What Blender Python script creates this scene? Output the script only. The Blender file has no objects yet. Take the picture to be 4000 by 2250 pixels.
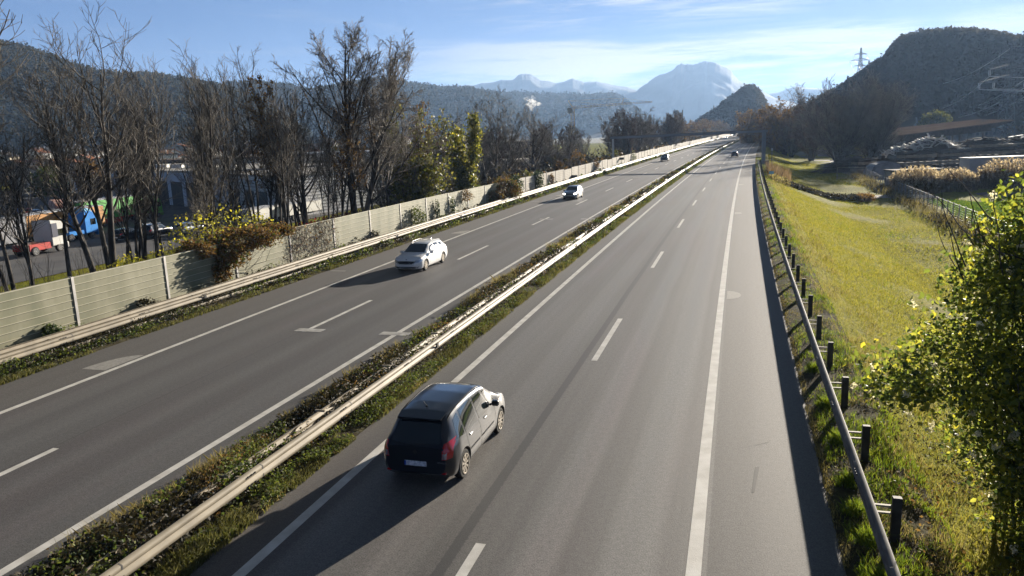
import bpy, bmesh, math, random
import numpy as np
from mathutils import Vector, Matrix, noise as mnoise
from mathutils.bvhtree import BVHTree
SC = bpy.context.scene
COL = SC.collection
R = math.radians

# ------------------------------------------------------------------ camera
CAMZ = 7.5615
cd = bpy.data.cameras.new('camera'); cam = bpy.data.objects.new('camera', cd); COL.objects.link(cam)
cd.sensor_width = 36; cd.lens = 2958.78 / 4000 * 36; cd.clip_start = .1; cd.clip_end = 40000
_a, _r = R(11.3915), R(-2.1452)
_rt, _up, _fw = Vector((1, 0, 0)), Vector((0, math.sin(_a), math.cos(_a))), Vector((0, math.cos(_a), -math.sin(_a)))
_cx = _rt * math.cos(_r) + _up * math.sin(_r); _cy = _up * math.cos(_r) - _rt * math.sin(_r)
M3 = Matrix((_cx, _cy, -_fw)).transposed()
cam.matrix_world = Matrix.Translation((0, 0, CAMZ)) @ M3.to_4x4()
SC.camera = cam

# ------------------------------------------------------------------ light
SUN_AZ = 16.55 + 18.6          # clockwise from +Y
SUN_EL = 11.8
w = bpy.data.worlds.new('World'); SC.world = w; w.use_nodes = True
nt = w.node_tree; nt.nodes.clear()
def N(t, **k):
    n = nt.nodes.new(t)
    for a, b in k.items(): setattr(n, a, b)
    return n
def LK(a, b): nt.links.new(a, b)
def mth(op, a, b=None, c=None, clamp=False):
    n = N('ShaderNodeMath', operation=op); n.use_clamp = clamp
    for i, v in enumerate((a, b, c)):
        if v is None: continue
        if isinstance(v, (int, float)): n.inputs[i].default_value = v
        else: LK(v, n.inputs[i])
    return n.outputs[0]
def mrange(v, a, b, c, d):
    n = N('ShaderNodeMapRange', interpolation_type='SMOOTHSTEP'); LK(v, n.inputs[0])
    for i, q in enumerate((a, b, c, d)): n.inputs[i + 1].default_value = q
    return n.outputs[0]
sky = N('ShaderNodeTexSky', sky_type='NISHITA'); sky.sun_disc = False
sky.sun_elevation = R(SUN_EL); sky.sun_rotation = R(SUN_AZ)
sky.air_density = 1.0; sky.dust_density = .35; sky.ozone_density = 1.6; sky.altitude = 400
tc = N('ShaderNodeTexCoord'); sp = N('ShaderNodeSeparateXYZ'); LK(tc.outputs['Generated'], sp.inputs[0])
az = mth('MULTIPLY', mth('ARCTAN2', sp.outputs[0], sp.outputs[1]), 57.2958)
hyp = mth('SQRT', mth('ADD', mth('MULTIPLY', sp.outputs[0], sp.outputs[0]), mth('MULTIPLY', sp.outputs[1], sp.outputs[1])))
el = mth('MULTIPLY', mth('ARCTAN2', sp.outputs[2], hyp), 57.2958)
def cloud(sx, sy, tilt, detail, off, rough=.6, dist=.6):
    u = mth('MULTIPLY', az, sx); v = mth('MULTIPLY', mth('ADD', el, mth('MULTIPLY', az, tilt)), sy)
    cb = N('ShaderNodeCombineXYZ'); LK(u, cb.inputs[0]); LK(v, cb.inputs[1]); cb.inputs[2].default_value = off
    nz = N('ShaderNodeTexNoise'); nz.inputs['Scale'].default_value = 1; nz.inputs['Detail'].default_value = detail
    nz.inputs['Roughness'].default_value = rough; nz.inputs['Distortion'].default_value = dist
    LK(cb.outputs[0], nz.inputs['Vector']); return nz.outputs['Fac']
def band(x, a, b, c, d): return mth('MULTIPLY', mrange(x, a, b, 0, 1), mrange(x, c, d, 1, 0))
n1 = cloud(.055, .62, .03, 6, 1.3); n2 = cloud(.13, 1.5, -.02, 7, 7.7, .65, 1.2); n3 = cloud(.03, .45, .05, 5, 4.1)
nn = mth('ADD', mth('MULTIPLY', n1, .6), mth('MULTIPLY', n2, .4))
# main bank low over the mountains
elw = mth('ADD', el, mth('MULTIPLY', mth('SUBTRACT', n3, .5), 3.2))
bank = mth('MULTIPLY', band(elw, 1.2, 3.0, 5.9, 7.0), band(az, -15, 7, 25.5, 31))
c1 = mth('MULTIPLY', bank, mrange(nn, .40, .58, .0, 1.0))
# wisps above it
wisp = mth('MULTIPLY', band(el, 6.7, 8.0, 12, 17), band(az, -7, 6, 17, 25))
c2 = mth('MULTIPLY', wisp, mrange(nn, .42, .62, 0, .95))
# thin veil over the right, faint streaks on the left
c3 = mth('MULTIPLY', mrange(az, 12, 34, 0, .12), mrange(n3, .3, .7, .35, 1))
c4 = mth('MULTIPLY', mrange(n1, .50, .75, 0, .25), mrange(az, -45, 0, .4, 1))
c5 = mth('MULTIPLY', band(el, 4.4, 5.0, 5.9, 7.2), mth('MULTIPLY', mrange(az, 27, 31, 0, .8), mrange(nn, .35, .6, .2, 1)))
cm = mth('MAXIMUM', mth('MAXIMUM', mth('MAXIMUM', c1, c2), mth('MAXIMUM', c3, c4)), c5)
cm = mth('MULTIPLY', cm, mrange(el, -1, 2, 0, 1), None, True)
ccr = N('ShaderNodeMix', data_type='RGBA'); LK(mrange(el, 2, 8, 0, 1), ccr.inputs['Factor'])
ccr.inputs['A'].default_value = (4.9, 4.1, 3.0, 1); ccr.inputs['B'].default_value = (4.2, 4.2, 4.1, 1)
CLOUD_MIX = N('ShaderNodeMix', data_type='RGBA'); LK(cm, CLOUD_MIX.inputs['Factor'])
tint = N('ShaderNodeMix', data_type='RGBA', blend_type='MULTIPLY'); tint.inputs['Factor'].default_value = 1
KS = 2.1                         # soft shoulder: keeps the glow round the low sun from burning out
def vm(op, a, b):
    n = N('ShaderNodeVectorMath', operation=op)
    for i, v in enumerate((a, b)):
        if isinstance(v, tuple): n.inputs[i].default_value = v
        else: LK(v, n.inputs[i])
    return n.outputs[0]
dk_ = mrange(el, 10.5, 30, 1, .08)   # sky above the view dimmed to cut fill light and deepen shadows
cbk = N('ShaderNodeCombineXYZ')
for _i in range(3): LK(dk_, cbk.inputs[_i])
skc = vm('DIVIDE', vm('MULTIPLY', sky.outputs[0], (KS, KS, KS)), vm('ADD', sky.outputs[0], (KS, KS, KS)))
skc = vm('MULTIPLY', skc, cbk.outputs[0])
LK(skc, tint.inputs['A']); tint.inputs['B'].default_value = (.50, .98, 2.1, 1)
LK(tint.outputs['Result'], CLOUD_MIX.inputs['A']); LK(ccr.outputs['Result'], CLOUD_MIX.inputs['B'])
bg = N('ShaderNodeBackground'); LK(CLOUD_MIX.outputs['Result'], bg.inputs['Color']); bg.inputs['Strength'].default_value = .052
wo = N('ShaderNodeOutputWorld'); LK(bg.outputs[0], wo.inputs['Surface'])
sl = bpy.data.lights.new('sun', 'SUN'); so_ = bpy.data.objects.new('sun', sl); COL.objects.link(so_)
sl.energy = 5.0; sl.angle = R(.6); sl.color = (1, .90, .76)
_sd = Vector((math.sin(R(SUN_AZ)) * math.cos(R(SUN_EL)), math.cos(R(SUN_AZ)) * math.cos(R(SUN_EL)), math.sin(R(SUN_EL))))
so_.rotation_euler = _sd.to_track_quat('Z', 'Y').to_euler()
SC.view_settings.view_transform = 'Standard'; SC.view_settings.look = 'None'
SC.view_settings.exposure = 1.6; SC.view_settings.gamma = 1
SC.render.engine = 'CYCLES'
SC.cycles.max_bounces = 6; SC.cycles.transparent_max_bounces = 12; SC.cycles.volume_bounces = 1

# ------------------------------------------------------------------ helpers
def link(name, me, parent=None, mat=None):
    o = bpy.data.objects.new(name, me); COL.objects.link(o)
    if parent is not None: o.parent = parent
    if mat is not None and me is not None and len(me.materials) == 0:
        for m in (mat if isinstance(mat, (list, tuple)) else [mat]): me.materials.append(m)
    return o
def tag(o, label=None, cat=None, group=None, kind=None):
    if label: o['label'] = label
    if cat: o['category'] = cat
    if group: o['group'] = group
    if kind: o['kind'] = kind
    return o
def empty(name, loc=(0, 0, 0), rz=0, label=None, cat=None, group=None):
    o = bpy.data.objects.new(name, None); COL.objects.link(o); o.location = loc; o.rotation_euler = (0, 0, rz)
    o.empty_display_size = .3
    return tag(o, label, cat, group)
def dup(root, loc=None, rz=None, sc=None, label=None, group=None, cat=None):
    r = root.copy(); COL.objects.link(r)
    for ch in root.children:
        c = ch.copy(); COL.objects.link(c); c.parent = r
        for g in ch.children:
            d = g.copy(); COL.objects.link(d); d.parent = c
    if loc is not None: r.location = loc
    if rz is not None: r.rotation_euler = (0, 0, rz)
    if sc is not None: r.scale = sc if hasattr(sc, '__len__') else (sc, sc, sc)
    if label: r['label'] = label
    if group: r['group'] = group
    if cat: r['category'] = cat
    return r
def mesh_np(name, V, F, smooth=False, uv=None):
    V = np.asarray(V, np.float32).reshape(-1, 3); F = np.asarray(F, np.int32)
    me = bpy.data.meshes.new(name); me.vertices.add(len(V)); me.vertices.foreach_set('co', V.ravel())
    n, k = F.shape
    me.loops.add(n * k); me.loops.foreach_set('vertex_index', F.ravel())
    me.polygons.add(n); me.polygons.foreach_set('loop_start', np.arange(0, n * k, k, dtype=np.int32))
    if smooth: me.polygons.foreach_set('use_smooth', np.ones(n, bool))
    if uv is not None:
        l = me.uv_layers.new(name='UVMap'); l.data.foreach_set('uv', np.asarray(uv, np.float32)[F.ravel()].ravel())
    me.update(calc_edges=True)
    return me
class MB:
    def __init__(s): s.v = []; s.f = []
    def add(s, V, F):
        n = len(s.v); s.v += [tuple(p) for p in V]; s.f += [tuple(i + n for i in f) for f in F]; return s
    def box(s, x0, x1, y0, y1, z0, z1):
        return s.add([(x0, y0, z0), (x1, y0, z0), (x1, y1, z0), (x0, y1, z0), (x0, y0, z1), (x1, y0, z1), (x1, y1, z1), (x0, y1, z1)],
                     [(0, 3, 2, 1), (4, 5, 6, 7), (0, 1, 5, 4), (1, 2, 6, 5), (2, 3, 7, 6), (3, 0, 4, 7)])
    def hexa(s, P):   # 4 bottom + 4 top points, counter-clockwise
        return s.add(P, [(0, 3, 2, 1), (4, 5, 6, 7), (0, 1, 5, 4), (1, 2, 6, 5), (2, 3, 7, 6), (3, 0, 4, 7)])
    def bar(s, a, b, w, h=None, up=(0, 0, 1)):
        h = w if h is None else h
        a = Vector(a); b = Vector(b); d = (b - a).normalized(); u = Vector(up)
        if abs(d.dot(u)) > .95: u = Vector((1, 0, 0))
        sd = d.cross(u).normalized() * w / 2; u = sd.cross(d).normalized() * h / 2
        return s.hexa([a - sd - u, a + sd - u, b + sd - u, b - sd - u, a - sd + u, a + sd + u, b + sd + u, b - sd + u])
    def cyl(s, a, b, r0, r1=None, n=12, cap=True):
        r1 = r0 if r1 is None else r1; a = Vector(a); b = Vector(b); d = (b - a).normalized()
        u = Vector((0, 0, 1)) if abs(d.z) < .9 else Vector((1, 0, 0)); e = d.cross(u).normalized(); g = d.cross(e)
        V = []
        for c, r in ((a, r0), (b, r1)):
            for i in range(n): t = 2 * math.pi * i / n; V.append(c + e * (r * math.cos(t)) + g * (r * math.sin(t)))
        F = [(i, (i + 1) % n, n + (i + 1) % n, n + i) for i in range(n)]
        if cap: F += [tuple(range(n))[::-1], tuple(range(n, 2 * n))]
        return s.add(V, F)
    def prism(s, poly, y0, y1, axis='y'):   # poly in (x,z), extruded along y
        n = len(poly)
        if axis == 'y': V = [(p[0], y0, p[1]) for p in poly] + [(p[0], y1, p[1]) for p in poly]
        else: V = [(y0, p[0], p[1]) for p in poly] + [(y1, p[0], p[1]) for p in poly]
        return s.add(V, [(i, (i + 1) % n, n + (i + 1) % n, n + i) for i in range(n)] + [tuple(range(n))[::-1], tuple(range(n, 2 * n))])
    def build(s, name, mat, parent=None, bevel=0, smooth=False, seg=2):
        me = bpy.data.meshes.new(name); me.from_pydata([tuple(p) for p in s.v], [], s.f); me.update()
        bm = bmesh.new(); bm.from_mesh(me); bmesh.ops.recalc_face_normals(bm, faces=bm.faces)
        if bevel: bmesh.ops.bevel(bm, geom=[e for e in bm.edges if e.is_manifold and e.calc_face_angle(0) > .5], offset=bevel, segments=seg, affect='EDGES', clamp_overlap=True)
        bm.to_mesh(me); bm.free()
        if smooth:
            me.polygons.foreach_set('use_smooth', [True] * len(me.polygons)); me.set_sharp_from_angle(angle=R(38))
        return link(name, me, parent, mat)

# ------------------------------------------------------------------ materials
def pmat(name, c1, c2=None, scale=5, rough=.8, metal=0, bump=0, bscale=None, trans=0, island=False, detail=5, coat=0, spec=.35, emit=None, stretch=None, rough2=None, contrast=(.35, .65)):
    m = bpy.data.materials.new(name); m.use_nodes = True; t = m.node_tree; t.nodes.clear()
    def n(ty, **k):
        q = t.nodes.new(ty)
        for a, b in k.items(): setattr(q, a, b)
        return q
    out = n('ShaderNodeOutputMaterial'); b = n('ShaderNodeBsdfPrincipled')
    b.inputs['Roughness'].default_value = rough; b.inputs['Metallic'].default_value = metal
    b.inputs['Coat Weight'].default_value = coat; b.inputs['Coat Roughness'].default_value = .04
    b.inputs['Specular IOR Level'].default_value = spec
    tcn = n('ShaderNodeTexCoord'); mp = n('ShaderNodeMapping'); t.links.new(tcn.outputs['Object'], mp.inputs[0])
    if stretch: mp.inputs['Scale'].default_value = stretch
    nz = n('ShaderNodeTexNoise'); nz.inputs['Scale'].default_value = scale; nz.inputs['Detail'].default_value = detail
    t.links.new(mp.outputs[0], nz.inputs['Vector'])
    src = nz.outputs['Fac']
    if island:
        g = n('ShaderNodeNewGeometry'); mx = n('ShaderNodeMix'); mx.inputs[0].default_value = .7
        t.links.new(src, mx.inputs[2]); t.links.new(g.outputs['Random Per Island'], mx.inputs[3]); src = mx.outputs[0]
        contrast = (.12, .88)
    if c2 is None: c2 = tuple(c * .8 for c in c1)
    cr = n('ShaderNodeValToRGB'); cols = [c1, c2] if not isinstance(c2[0], tuple) else [c1] + list(c2)
    e = cr.color_ramp.elements; lo, hi = contrast
    e[0].position = lo; e[0].color = (*cols[0], 1); e[1].position = hi; e[1].color = (*cols[-1], 1)
    for i, c in enumerate(cols[1:-1]):
        q = e.new(lo + (hi - lo) * (i + 1) / (len(cols) - 1)); q.color = (*c, 1)
    t.links.new(src, cr.inputs[0]); t.links.new(cr.outputs[0], b.inputs['Base Color'])
    if rough2 is not None:
        rr = n('ShaderNodeMapRange'); t.links.new(nz.outputs['Fac'], rr.inputs[0]); rr.inputs[1].default_value = .3; rr.inputs[2].default_value = .7
        rr.inputs[3].default_value = rough; rr.inputs[4].default_value = rough2; t.links.new(rr.outputs[0], b.inputs['Roughness'])
    if bump:
        n2_ = n('ShaderNodeTexNoise'); n2_.inputs['Scale'].default_value = bscale or scale * 4; n2_.inputs['Detail'].default_value = 4
        t.links.new(mp.outputs[0], n2_.inputs['Vector'])
        bp = n('ShaderNodeBump'); bp.inputs['Strength'].default_value = bump; bp.inputs['Distance'].default_value = .05
        t.links.new(n2_.outputs['Fac'], bp.inputs['Height']); t.links.new(bp.outputs[0], b.inputs['Normal'])
    if emit:
        b.inputs['Emission Color'].default_value = (*emit[:3], 1); b.inputs['Emission Strength'].default_value = emit[3]
    res = b.outputs[0]
    if trans:
        tr = n('ShaderNodeBsdfTranslucent'); tm = n('ShaderNodeMix', data_type='RGBA', blend_type='MULTIPLY'); tm.inputs['Factor'].default_value = 1; tm.inputs['B'].default_value = (1.9, 1.9, 1.4, 1); t.links.new(cr.outputs[0], tm.inputs['A']); t.links.new(tm.outputs['Result'], tr.inputs[0]); ms = n('ShaderNodeMixShader')
        ms.inputs[0].default_value = trans; t.links.new(res, ms.inputs[1]); t.links.new(tr.outputs[0], ms.inputs[2]); res = ms.outputs[0]
    t.links.new(res, out.inputs[0])
    return m

# ------------------------------------------------------------------ the road line: station s along it, offset off to its right
_TH0, _K0, _K1, _X0 = R(16.55088), .000161772, -2.28706e-7, -4.68969
_S = np.arange(-60, 1400, .5)
_th = _TH0 + np.where(_S < 650, _K0 * _S + _K1 * _S * _S / 2, _K0 * 650 + _K1 * 650 ** 2 / 2 + (_K0 + _K1 * 650) * (_S - 650) * .3)
_cx_ = np.concatenate([[0], np.cumsum((np.sin(_th[1:]) + np.sin(_th[:-1])) / 2 * .5)]); _cy_ = np.concatenate([[0], np.cumsum((np.cos(_th[1:]) + np.cos(_th[:-1])) / 2 * .5)])
_i0 = 120; _cx_ = _cx_ - _cx_[_i0] + _X0; _cy_ = _cy_ - _cy_[_i0]
def zroad(s): return -.000710197 * s + 3.90156e-6 * s * s
def rp(s, off, z=0.):
    s = np.asarray(s, float); off = np.asarray(off, float)
    x = np.interp(s, _S, _cx_); y = np.interp(s, _S, _cy_); th = np.interp(s, _S, _th)
    return np.stack(np.broadcast_arrays(x + off * np.cos(th), y - off * np.sin(th), zroad(s) + z), -1)
def heading(s): return float(np.interp(s, _S, _th))      # clockwise from +Y
PROF_X = [-44, -31, -24.2, -22.6, -19.1, 6.5, 8.3, 12.2, 16.5, 19, 40]
PROF_Z = [-3.4, -3.35, -.75, -.08, -.05, -.05, -.08, -1.75, -3.25, -3.5, -3.5]
def terrain(s, off):      # absolute height of the ground
    s = np.asarray(s, float); off = np.asarray(off, float)
    p = np.interp(off, PROF_X, PROF_Z); k = np.clip((p + 3.4) / 3.3, 0, 1)
    return p + k * zroad(s)
def sheet(name, offs, s0, s1, step, zf, mat, kind='structure', smooth=True):
    S = np.arange(s0, s1 + step * .5, step); O = np.asarray(offs, float); SS, OO = np.meshgrid(S, O, indexing='ij')
    V = rp(SS, OO); Z = zf(SS, OO) if callable(zf) else zroad(SS) + zf
    V[..., 2] = Z; n, m = SS.shape; idx = np.arange(n * m).reshape(n, m)
    F = np.stack([idx[:-1, :-1], idx[:-1, 1:], idx[1:, 1:], idx[1:, :-1]], -1).reshape(-1, 4)
    o = link(name, mesh_np(name, V.reshape(-1, 3), F, smooth, np.stack([OO.ravel(), SS.ravel()], -1)), None, mat)
    return tag(o, kind=kind) if kind else o
# ================================================================== GROUND AND ROADS
def field_material():
    m = bpy.data.materials.new('field_grass'); m.use_nodes = True; t = m.node_tree; b = t.nodes['Principled BSDF']
    def n(ty): return t.nodes.new(ty)
    g = n('ShaderNodeNewGeometry')
    def noise(sc, d=5, stretch=None):
        z = n('ShaderNodeTexNoise'); z.inputs['Scale'].default_value = sc; z.inputs['Detail'].default_value = d
        if stretch:
            mp = n('ShaderNodeMapping'); mp.inputs['Scale'].default_value = stretch; mp.inputs['Rotation'].default_value = (0, 0, R(17)); t.links.new(g.outputs['Position'], mp.inputs[0]); t.links.new(mp.outputs[0], z.inputs[0])
        else: t.links.new(g.outputs['Position'], z.inputs['Vector'])
        return z
    a = noise(.09); c = noise(1.7, 6); f = noise(11, 4)
    r1 = n('ShaderNodeValToRGB'); e = r1.color_ramp.elements
    e[0].position = .3; e[0].color = (.16, .175, .022, 1); e[1].position = .7; e[1].color = (.31, .28, .03, 1)
    t.links.new(a.outputs['Fac'], r1.inputs[0])
    r2 = n('ShaderNodeValToRGB'); e = r2.color_ramp.elements
    e[0].position = .36; e[0].color = (.42, .45, .36, 1); e[1].position = .6; e[1].color = (1.1, 1.1, 1, 1)
    mx0 = n('ShaderNodeMix'); mx0.inputs[0].default_value = .55; t.links.new(c.outputs['Fac'], mx0.inputs[2]); t.links.new(f.outputs['Fac'], mx0.inputs[3]); t.links.new(mx0.outputs[0], r2.inputs[0])
    mx = n('ShaderNodeMix'); mx.data_type = 'RGBA'; mx.blend_type = 'MULTIPLY'; mx.inputs['Factor'].default_value = 1
    t.links.new(r1.outputs[0], mx.inputs['A']); t.links.new(r2.outputs[0], mx.inputs['B'])
    # dry straw-coloured patches
    p = noise(.35, 6); r3 = n('ShaderNodeMapRange'); r3.inputs[1].default_value = .56; r3.inputs[2].default_value = .72; r3.inputs[4].default_value = .6; t.links.new(p.outputs['Fac'], r3.inputs[0])
    mx2 = n('ShaderNodeMix'); mx2.data_type = 'RGBA'; t.links.new(r3.outputs[0], mx2.inputs['Factor']); t.links.new(mx.outputs['Result'], mx2.inputs['A']); mx2.inputs['B'].default_value = (.26, .20, .05, 1)
    t.links.new(mx2.outputs['Result'], b.inputs['Base Color']); b.inputs['Roughness'].default_value = .9
    b.inputs['Specular IOR Level'].default_value = .03
    bp = n('ShaderNodeBump'); bp.inputs['Strength'].default_value = 1; bp.inputs['Distance'].default_value = .16
    ad = n('ShaderNodeMath'); ad.operation = 'ADD'; t.links.new(c.outputs['Fac'], ad.inputs[0]); t.links.new(f.outputs['Fac'], ad.inputs[1])
    t.links.new(ad.outputs[0], bp.inputs['Height']); t.links.new(bp.outputs[0], b.inputs['Normal'])
    # low sun shines through the blades: part of the light is passed on
    tr = n('ShaderNodeBsdfTranslucent'); t.links.new(mx2.outputs['Result'], tr.inputs[0]); t.links.new(bp.outputs[0], tr.inputs['Normal'])
    return m
M = {}
M['field'] = field_material()
M['earth'] = pmat('bare_earth', (.06, .047, .032), (.11, .085, .05), 1.2, .95, bump=.6)
M['far_ground'] = pmat('valley_floor', (.05, .06, .025), (.10, .085, .05), .01, .95)
M['yard'] = pmat('yard_asphalt', (.075, .075, .078), (.12, .118, .115), .25, .85, detail=8, bump=.2, bscale=20)
M['path'] = pmat('gravel_path', (.20, .18, .15), (.30, .27, .22), 3, .95, bump=.4)

offs = [-900, -300, -120, -70, -52, -44, -38, -34, -31, -28, -26, -24.2, -22.6, -21, -19.1, -12, -4, 2, 6.5, 7.4, 8.3, 9.2, 10.2, 11.2, 12.2, 13.3, 14.4, 15.5, 16.5, 17.7, 19, 20.5, 22, 24, 26, 28, 31, 35, 40, 48, 60, 75, 95, 120, 170, 300]
def gz_(s, o):
    z = terrain(s, o)
    wob = .10 * np.sin(o * .55 + s * .11) + .07 * np.sin(s * .37 + o * .2) + .12 * np.sin(s * .05 + 1)
    k = np.clip((o - 9.5) / 6, 0, 1) * np.clip((60 - o) / 20, .15, 1)
    z = z + wob * k
    # the ditch that crosses the meadow
    d = np.exp(-((s - 122.5 + (o - 18) * .05) / 1.7) ** 2) * np.clip((o - 10.5) / 3, 0, 1) * np.clip((23.5 - o) / 2, 0, 1)
    return z - .9 * d
ground = sheet('ground', offs, -40, 760, 2.5, gz_, M['field'])
_g = MB(); _g.add([(-4100, -400, -3.75), (5100, -400, -3.75), (5100, 6600, -3.75), (-4100, 6600, -3.75)], [(0, 1, 2, 3)])
tag(_g.build('valley_floor', M['far_ground']), kind='structure')
tag(link('yard', mesh_np('yard', [(-175, 60, -3.33), (-44, 60, -3.33), (-22, 135, -3.33), (-24, 215, -3.33), (-175, 235, -3.33)], [[0, 1, 2, 3, 4]]), None, M['yard']), kind='structure')
sheet('leaf_litter', [-44, -38, -31, -28, -26, -24.2, -22.5], 0, 420, 3, lambda s, o: terrain(s, o) + .03, M['earth'])

def asphalt_material(name, lo, hi, tracks, seams=(), base_r=.62):
    """u = offset across the road, v = metres along it"""
    m = bpy.data.materials.new(name); m.use_nodes = True; t = m.node_tree; b = t.nodes['Principled BSDF']
    def n(ty, **k):
        q = t.nodes.new(ty)
        for a, c in k.items(): setattr(q, a, c)
        return q
    def mt(op, a, c=None, clamp=False):
        q = n('ShaderNodeMath', operation=op); q.use_clamp = clamp
        for i, v in enumerate((a, c)):
            if v is None: continue
            if isinstance(v, (int, float)): q.inputs[i].default_value = v
            else: t.links.new(v, q.inputs[i])
        return q.outputs[0]
    uv = n('ShaderNodeUVMap'); sx = n('ShaderNodeSeparateXYZ'); t.links.new(uv.outputs[0], sx.inputs[0]); U, Vv = sx.outputs[0], sx.outputs[1]
    def noise(su, sv, d=4, w=0, rough=.5):
        cb = n('ShaderNodeCombineXYZ'); t.links.new(mt('MULTIPLY', U, su), cb.inputs[0]); t.links.new(mt('MULTIPLY', Vv, sv), cb.inputs[1]); cb.inputs[2].default_value = w
        z = n('ShaderNodeTexNoise'); z.inputs['Scale'].default_value = 1; z.inputs['Detail'].default_value = d; z.inputs['Roughness'].default_value = rough; t.links.new(cb.outputs[0], z.inputs[0]); return z.outputs['Fac']
    streak = noise(1.6, .012, 4, 1); patch = noise(.35, .05, 5, 5); spk = noise(34, 34, 3, 2, .7); spk2 = noise(9, 9, 3, 8, .7); wob = noise(.0, .05, 2, 9)
    tot = None
    for c, wd, amp in tracks:
        uu = mt('ADD', U, mt('MULTIPLY', mt('SUBTRACT', wob, .5), .5))
        q = mt('DIVIDE', mt('ABSOLUTE', mt('SUBTRACT', uu, c)), wd); q = mt('MULTIPLY', mt('SUBTRACT', 1, mt('MULTIPLY', q, q), True), amp)
        tot = q if tot is None else mt('ADD', tot, q)
    trk = mt('MULTIPLY', tot, mt('ADD', .55, mt('MULTIPLY', streak, .9)))
    f = mt('ADD', mt('ADD', mt('MULTIPLY', streak, .62), mt('MULTIPLY', patch, .42)), mt('MULTIPLY', trk, .5))
    cr = n('ShaderNodeValToRGB'); e = cr.color_ramp.elements; e[0].position = .2; e[0].color = (*lo, 1); e[1].position = .95; e[1].color = (*hi, 1); t.links.new(f, cr.inputs[0])
    sp_ = mt('ADD', mt('MULTIPLY', mt('SUBTRACT', spk, .5), 2.6), mt('MULTIPLY', mt('SUBTRACT', spk2, .5), .9)); sp_ = mt('ADD', sp_, 1.0)
    mx = n('ShaderNodeMix', data_type='RGBA', blend_type='MULTIPLY'); mx.inputs['Factor'].default_value = 1
    cb = n('ShaderNodeCombineXYZ')
    for i in range(3): t.links.new(sp_, cb.inputs[i])
    t.links.new(cr.outputs[0], mx.inputs['A']); t.links.new(cb.outputs[0], mx.inputs['B']); col = mx.outputs['Result']
    # reddish mottling
    rd = noise(.5, .045, 3, 20); rr = n('ShaderNodeMapRange'); rr.inputs[1].default_value = .5; rr.inputs[2].default_value = .7; rr.inputs[4].default_value = .38; t.links.new(rd, rr.inputs[0])
    m2 = n('ShaderNodeMix', data_type='RGBA', blend_type='MULTIPLY'); t.links.new(rr.outputs[0], m2.inputs['Factor']); t.links.new(col, m2.inputs['A']); m2.inputs['B'].default_value = (1.05, .82, .86, 1); col = m2.outputs['Result']
    for c, wd, dk in seams:     # sealed joints: dark strips with ragged edges
        q = mt('ABSOLUTE', mt('SUBTRACT', mt('ADD', U, mt('MULTIPLY', mt('SUBTRACT', wob, .5), .12)), c)); q = mt('ADD', q, mt('MULTIPLY', mt('SUBTRACT', spk2, .5), .05))
        k = n('ShaderNodeMapRange'); k.inputs[1].default_value = wd; k.inputs[2].default_value = wd + .03; k.inputs[3].default_value = dk; k.inputs[4].default_value = 0; t.links.new(q, k.inputs[0])
        m3 = n('ShaderNodeMix', data_type='RGBA'); t.links.new(k.outputs[0], m3.inputs['Factor']); t.links.new(col, m3.inputs['A']); m3.inputs['B'].default_value = (.028, .028, .030, 1); col = m3.outputs['Result']
    t.links.new(col, b.inputs['Base Color'])
    ro = mt('SUBTRACT', base_r, mt('MULTIPLY', trk, .08)); t.links.new(ro, b.inputs['Roughness']); b.inputs['Specular IOR Level'].default_value = .42
    bp = n('ShaderNodeBump'); bp.inputs['Strength'].default_value = .35; bp.inputs['Distance'].default_value = .012; t.links.new(spk, bp.inputs['Height']); t.links.new(bp.outputs[0], b.inputs['Normal'])
    return m
TR = [(-3.0, .55, .55), (-1.25, .55, .55), (1.15, .55, 1), (2.85, .6, 1)]  # wheel tracks; their low-sun sheen is partly painted as paler colour
M['asphalt_r'] = asphalt_material('asphalt_right', (.062, .058, .055), (.185, .178, .165), TR, [(-.42, .10, .75), (4.25, .02, .3)], .64)
M['asphalt_l'] = asphalt_material('asphalt_left', (.068, .066, .065), (.126, .123, .119), [(-15.3, .6, .5), (-13.6, .6, .5), (-11.4, .6, .35), (-9.5, .6, .35)], [(-12.55, .012, .4)], .7)
M['shoulder'] = asphalt_material('asphalt_shoulder', (.088, .084, .079), (.128, .122, .115), [(5.5, 1.2, .4)], [], .75)
ro = np.linspace(-4.9, 4.15, 12)
sheet('road', ro, -40, 1250, 4, lambda s, o: zroad(s) + 0, M['asphalt_r'])
sheet('road', np.linspace(-16.75, -8.05, 10), -40, 1250, 4, lambda s, o: zroad(s) + 0, M['asphalt_l'])
for a, c in ((4.15, 6.45), (-19.05, -16.75), (-8.05, -7.35)): sheet('road_shoulder', [a, (a + c) / 2, c], -40, 1250, 4, lambda s, o: zroad(s) + 0, M['shoulder'])
M['paint'] = pmat('road_paint', (.52, .50, .45), (.70, .68, .63), 2.2, .6, bump=.15, bscale=40, detail=8)
M['paint_worn'] = pmat('worn_road_paint', (.24, .23, .21), (.34, .33, .30), 9, .7, detail=8)
M['paint_pale'] = pmat('pale_road_paint', (.28, .27, .25), (.48, .47, .44), 3, .7, detail=8)
def strip(name, c, wd, s0, s1, z=.004, mat='paint', step=4):
    n = max(1, int((s1 - s0) / step)); return sheet(name, [c - wd / 2, c + wd / 2], s0, s1 + 1e-6, (s1 - s0) / n, z, M[mat])
for c, wd in ((3.93, .26), (-3.92, .24), (-8.37, .22), (-16.46, .22)): strip('road_marking', c, wd, -30, 1200)
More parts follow.
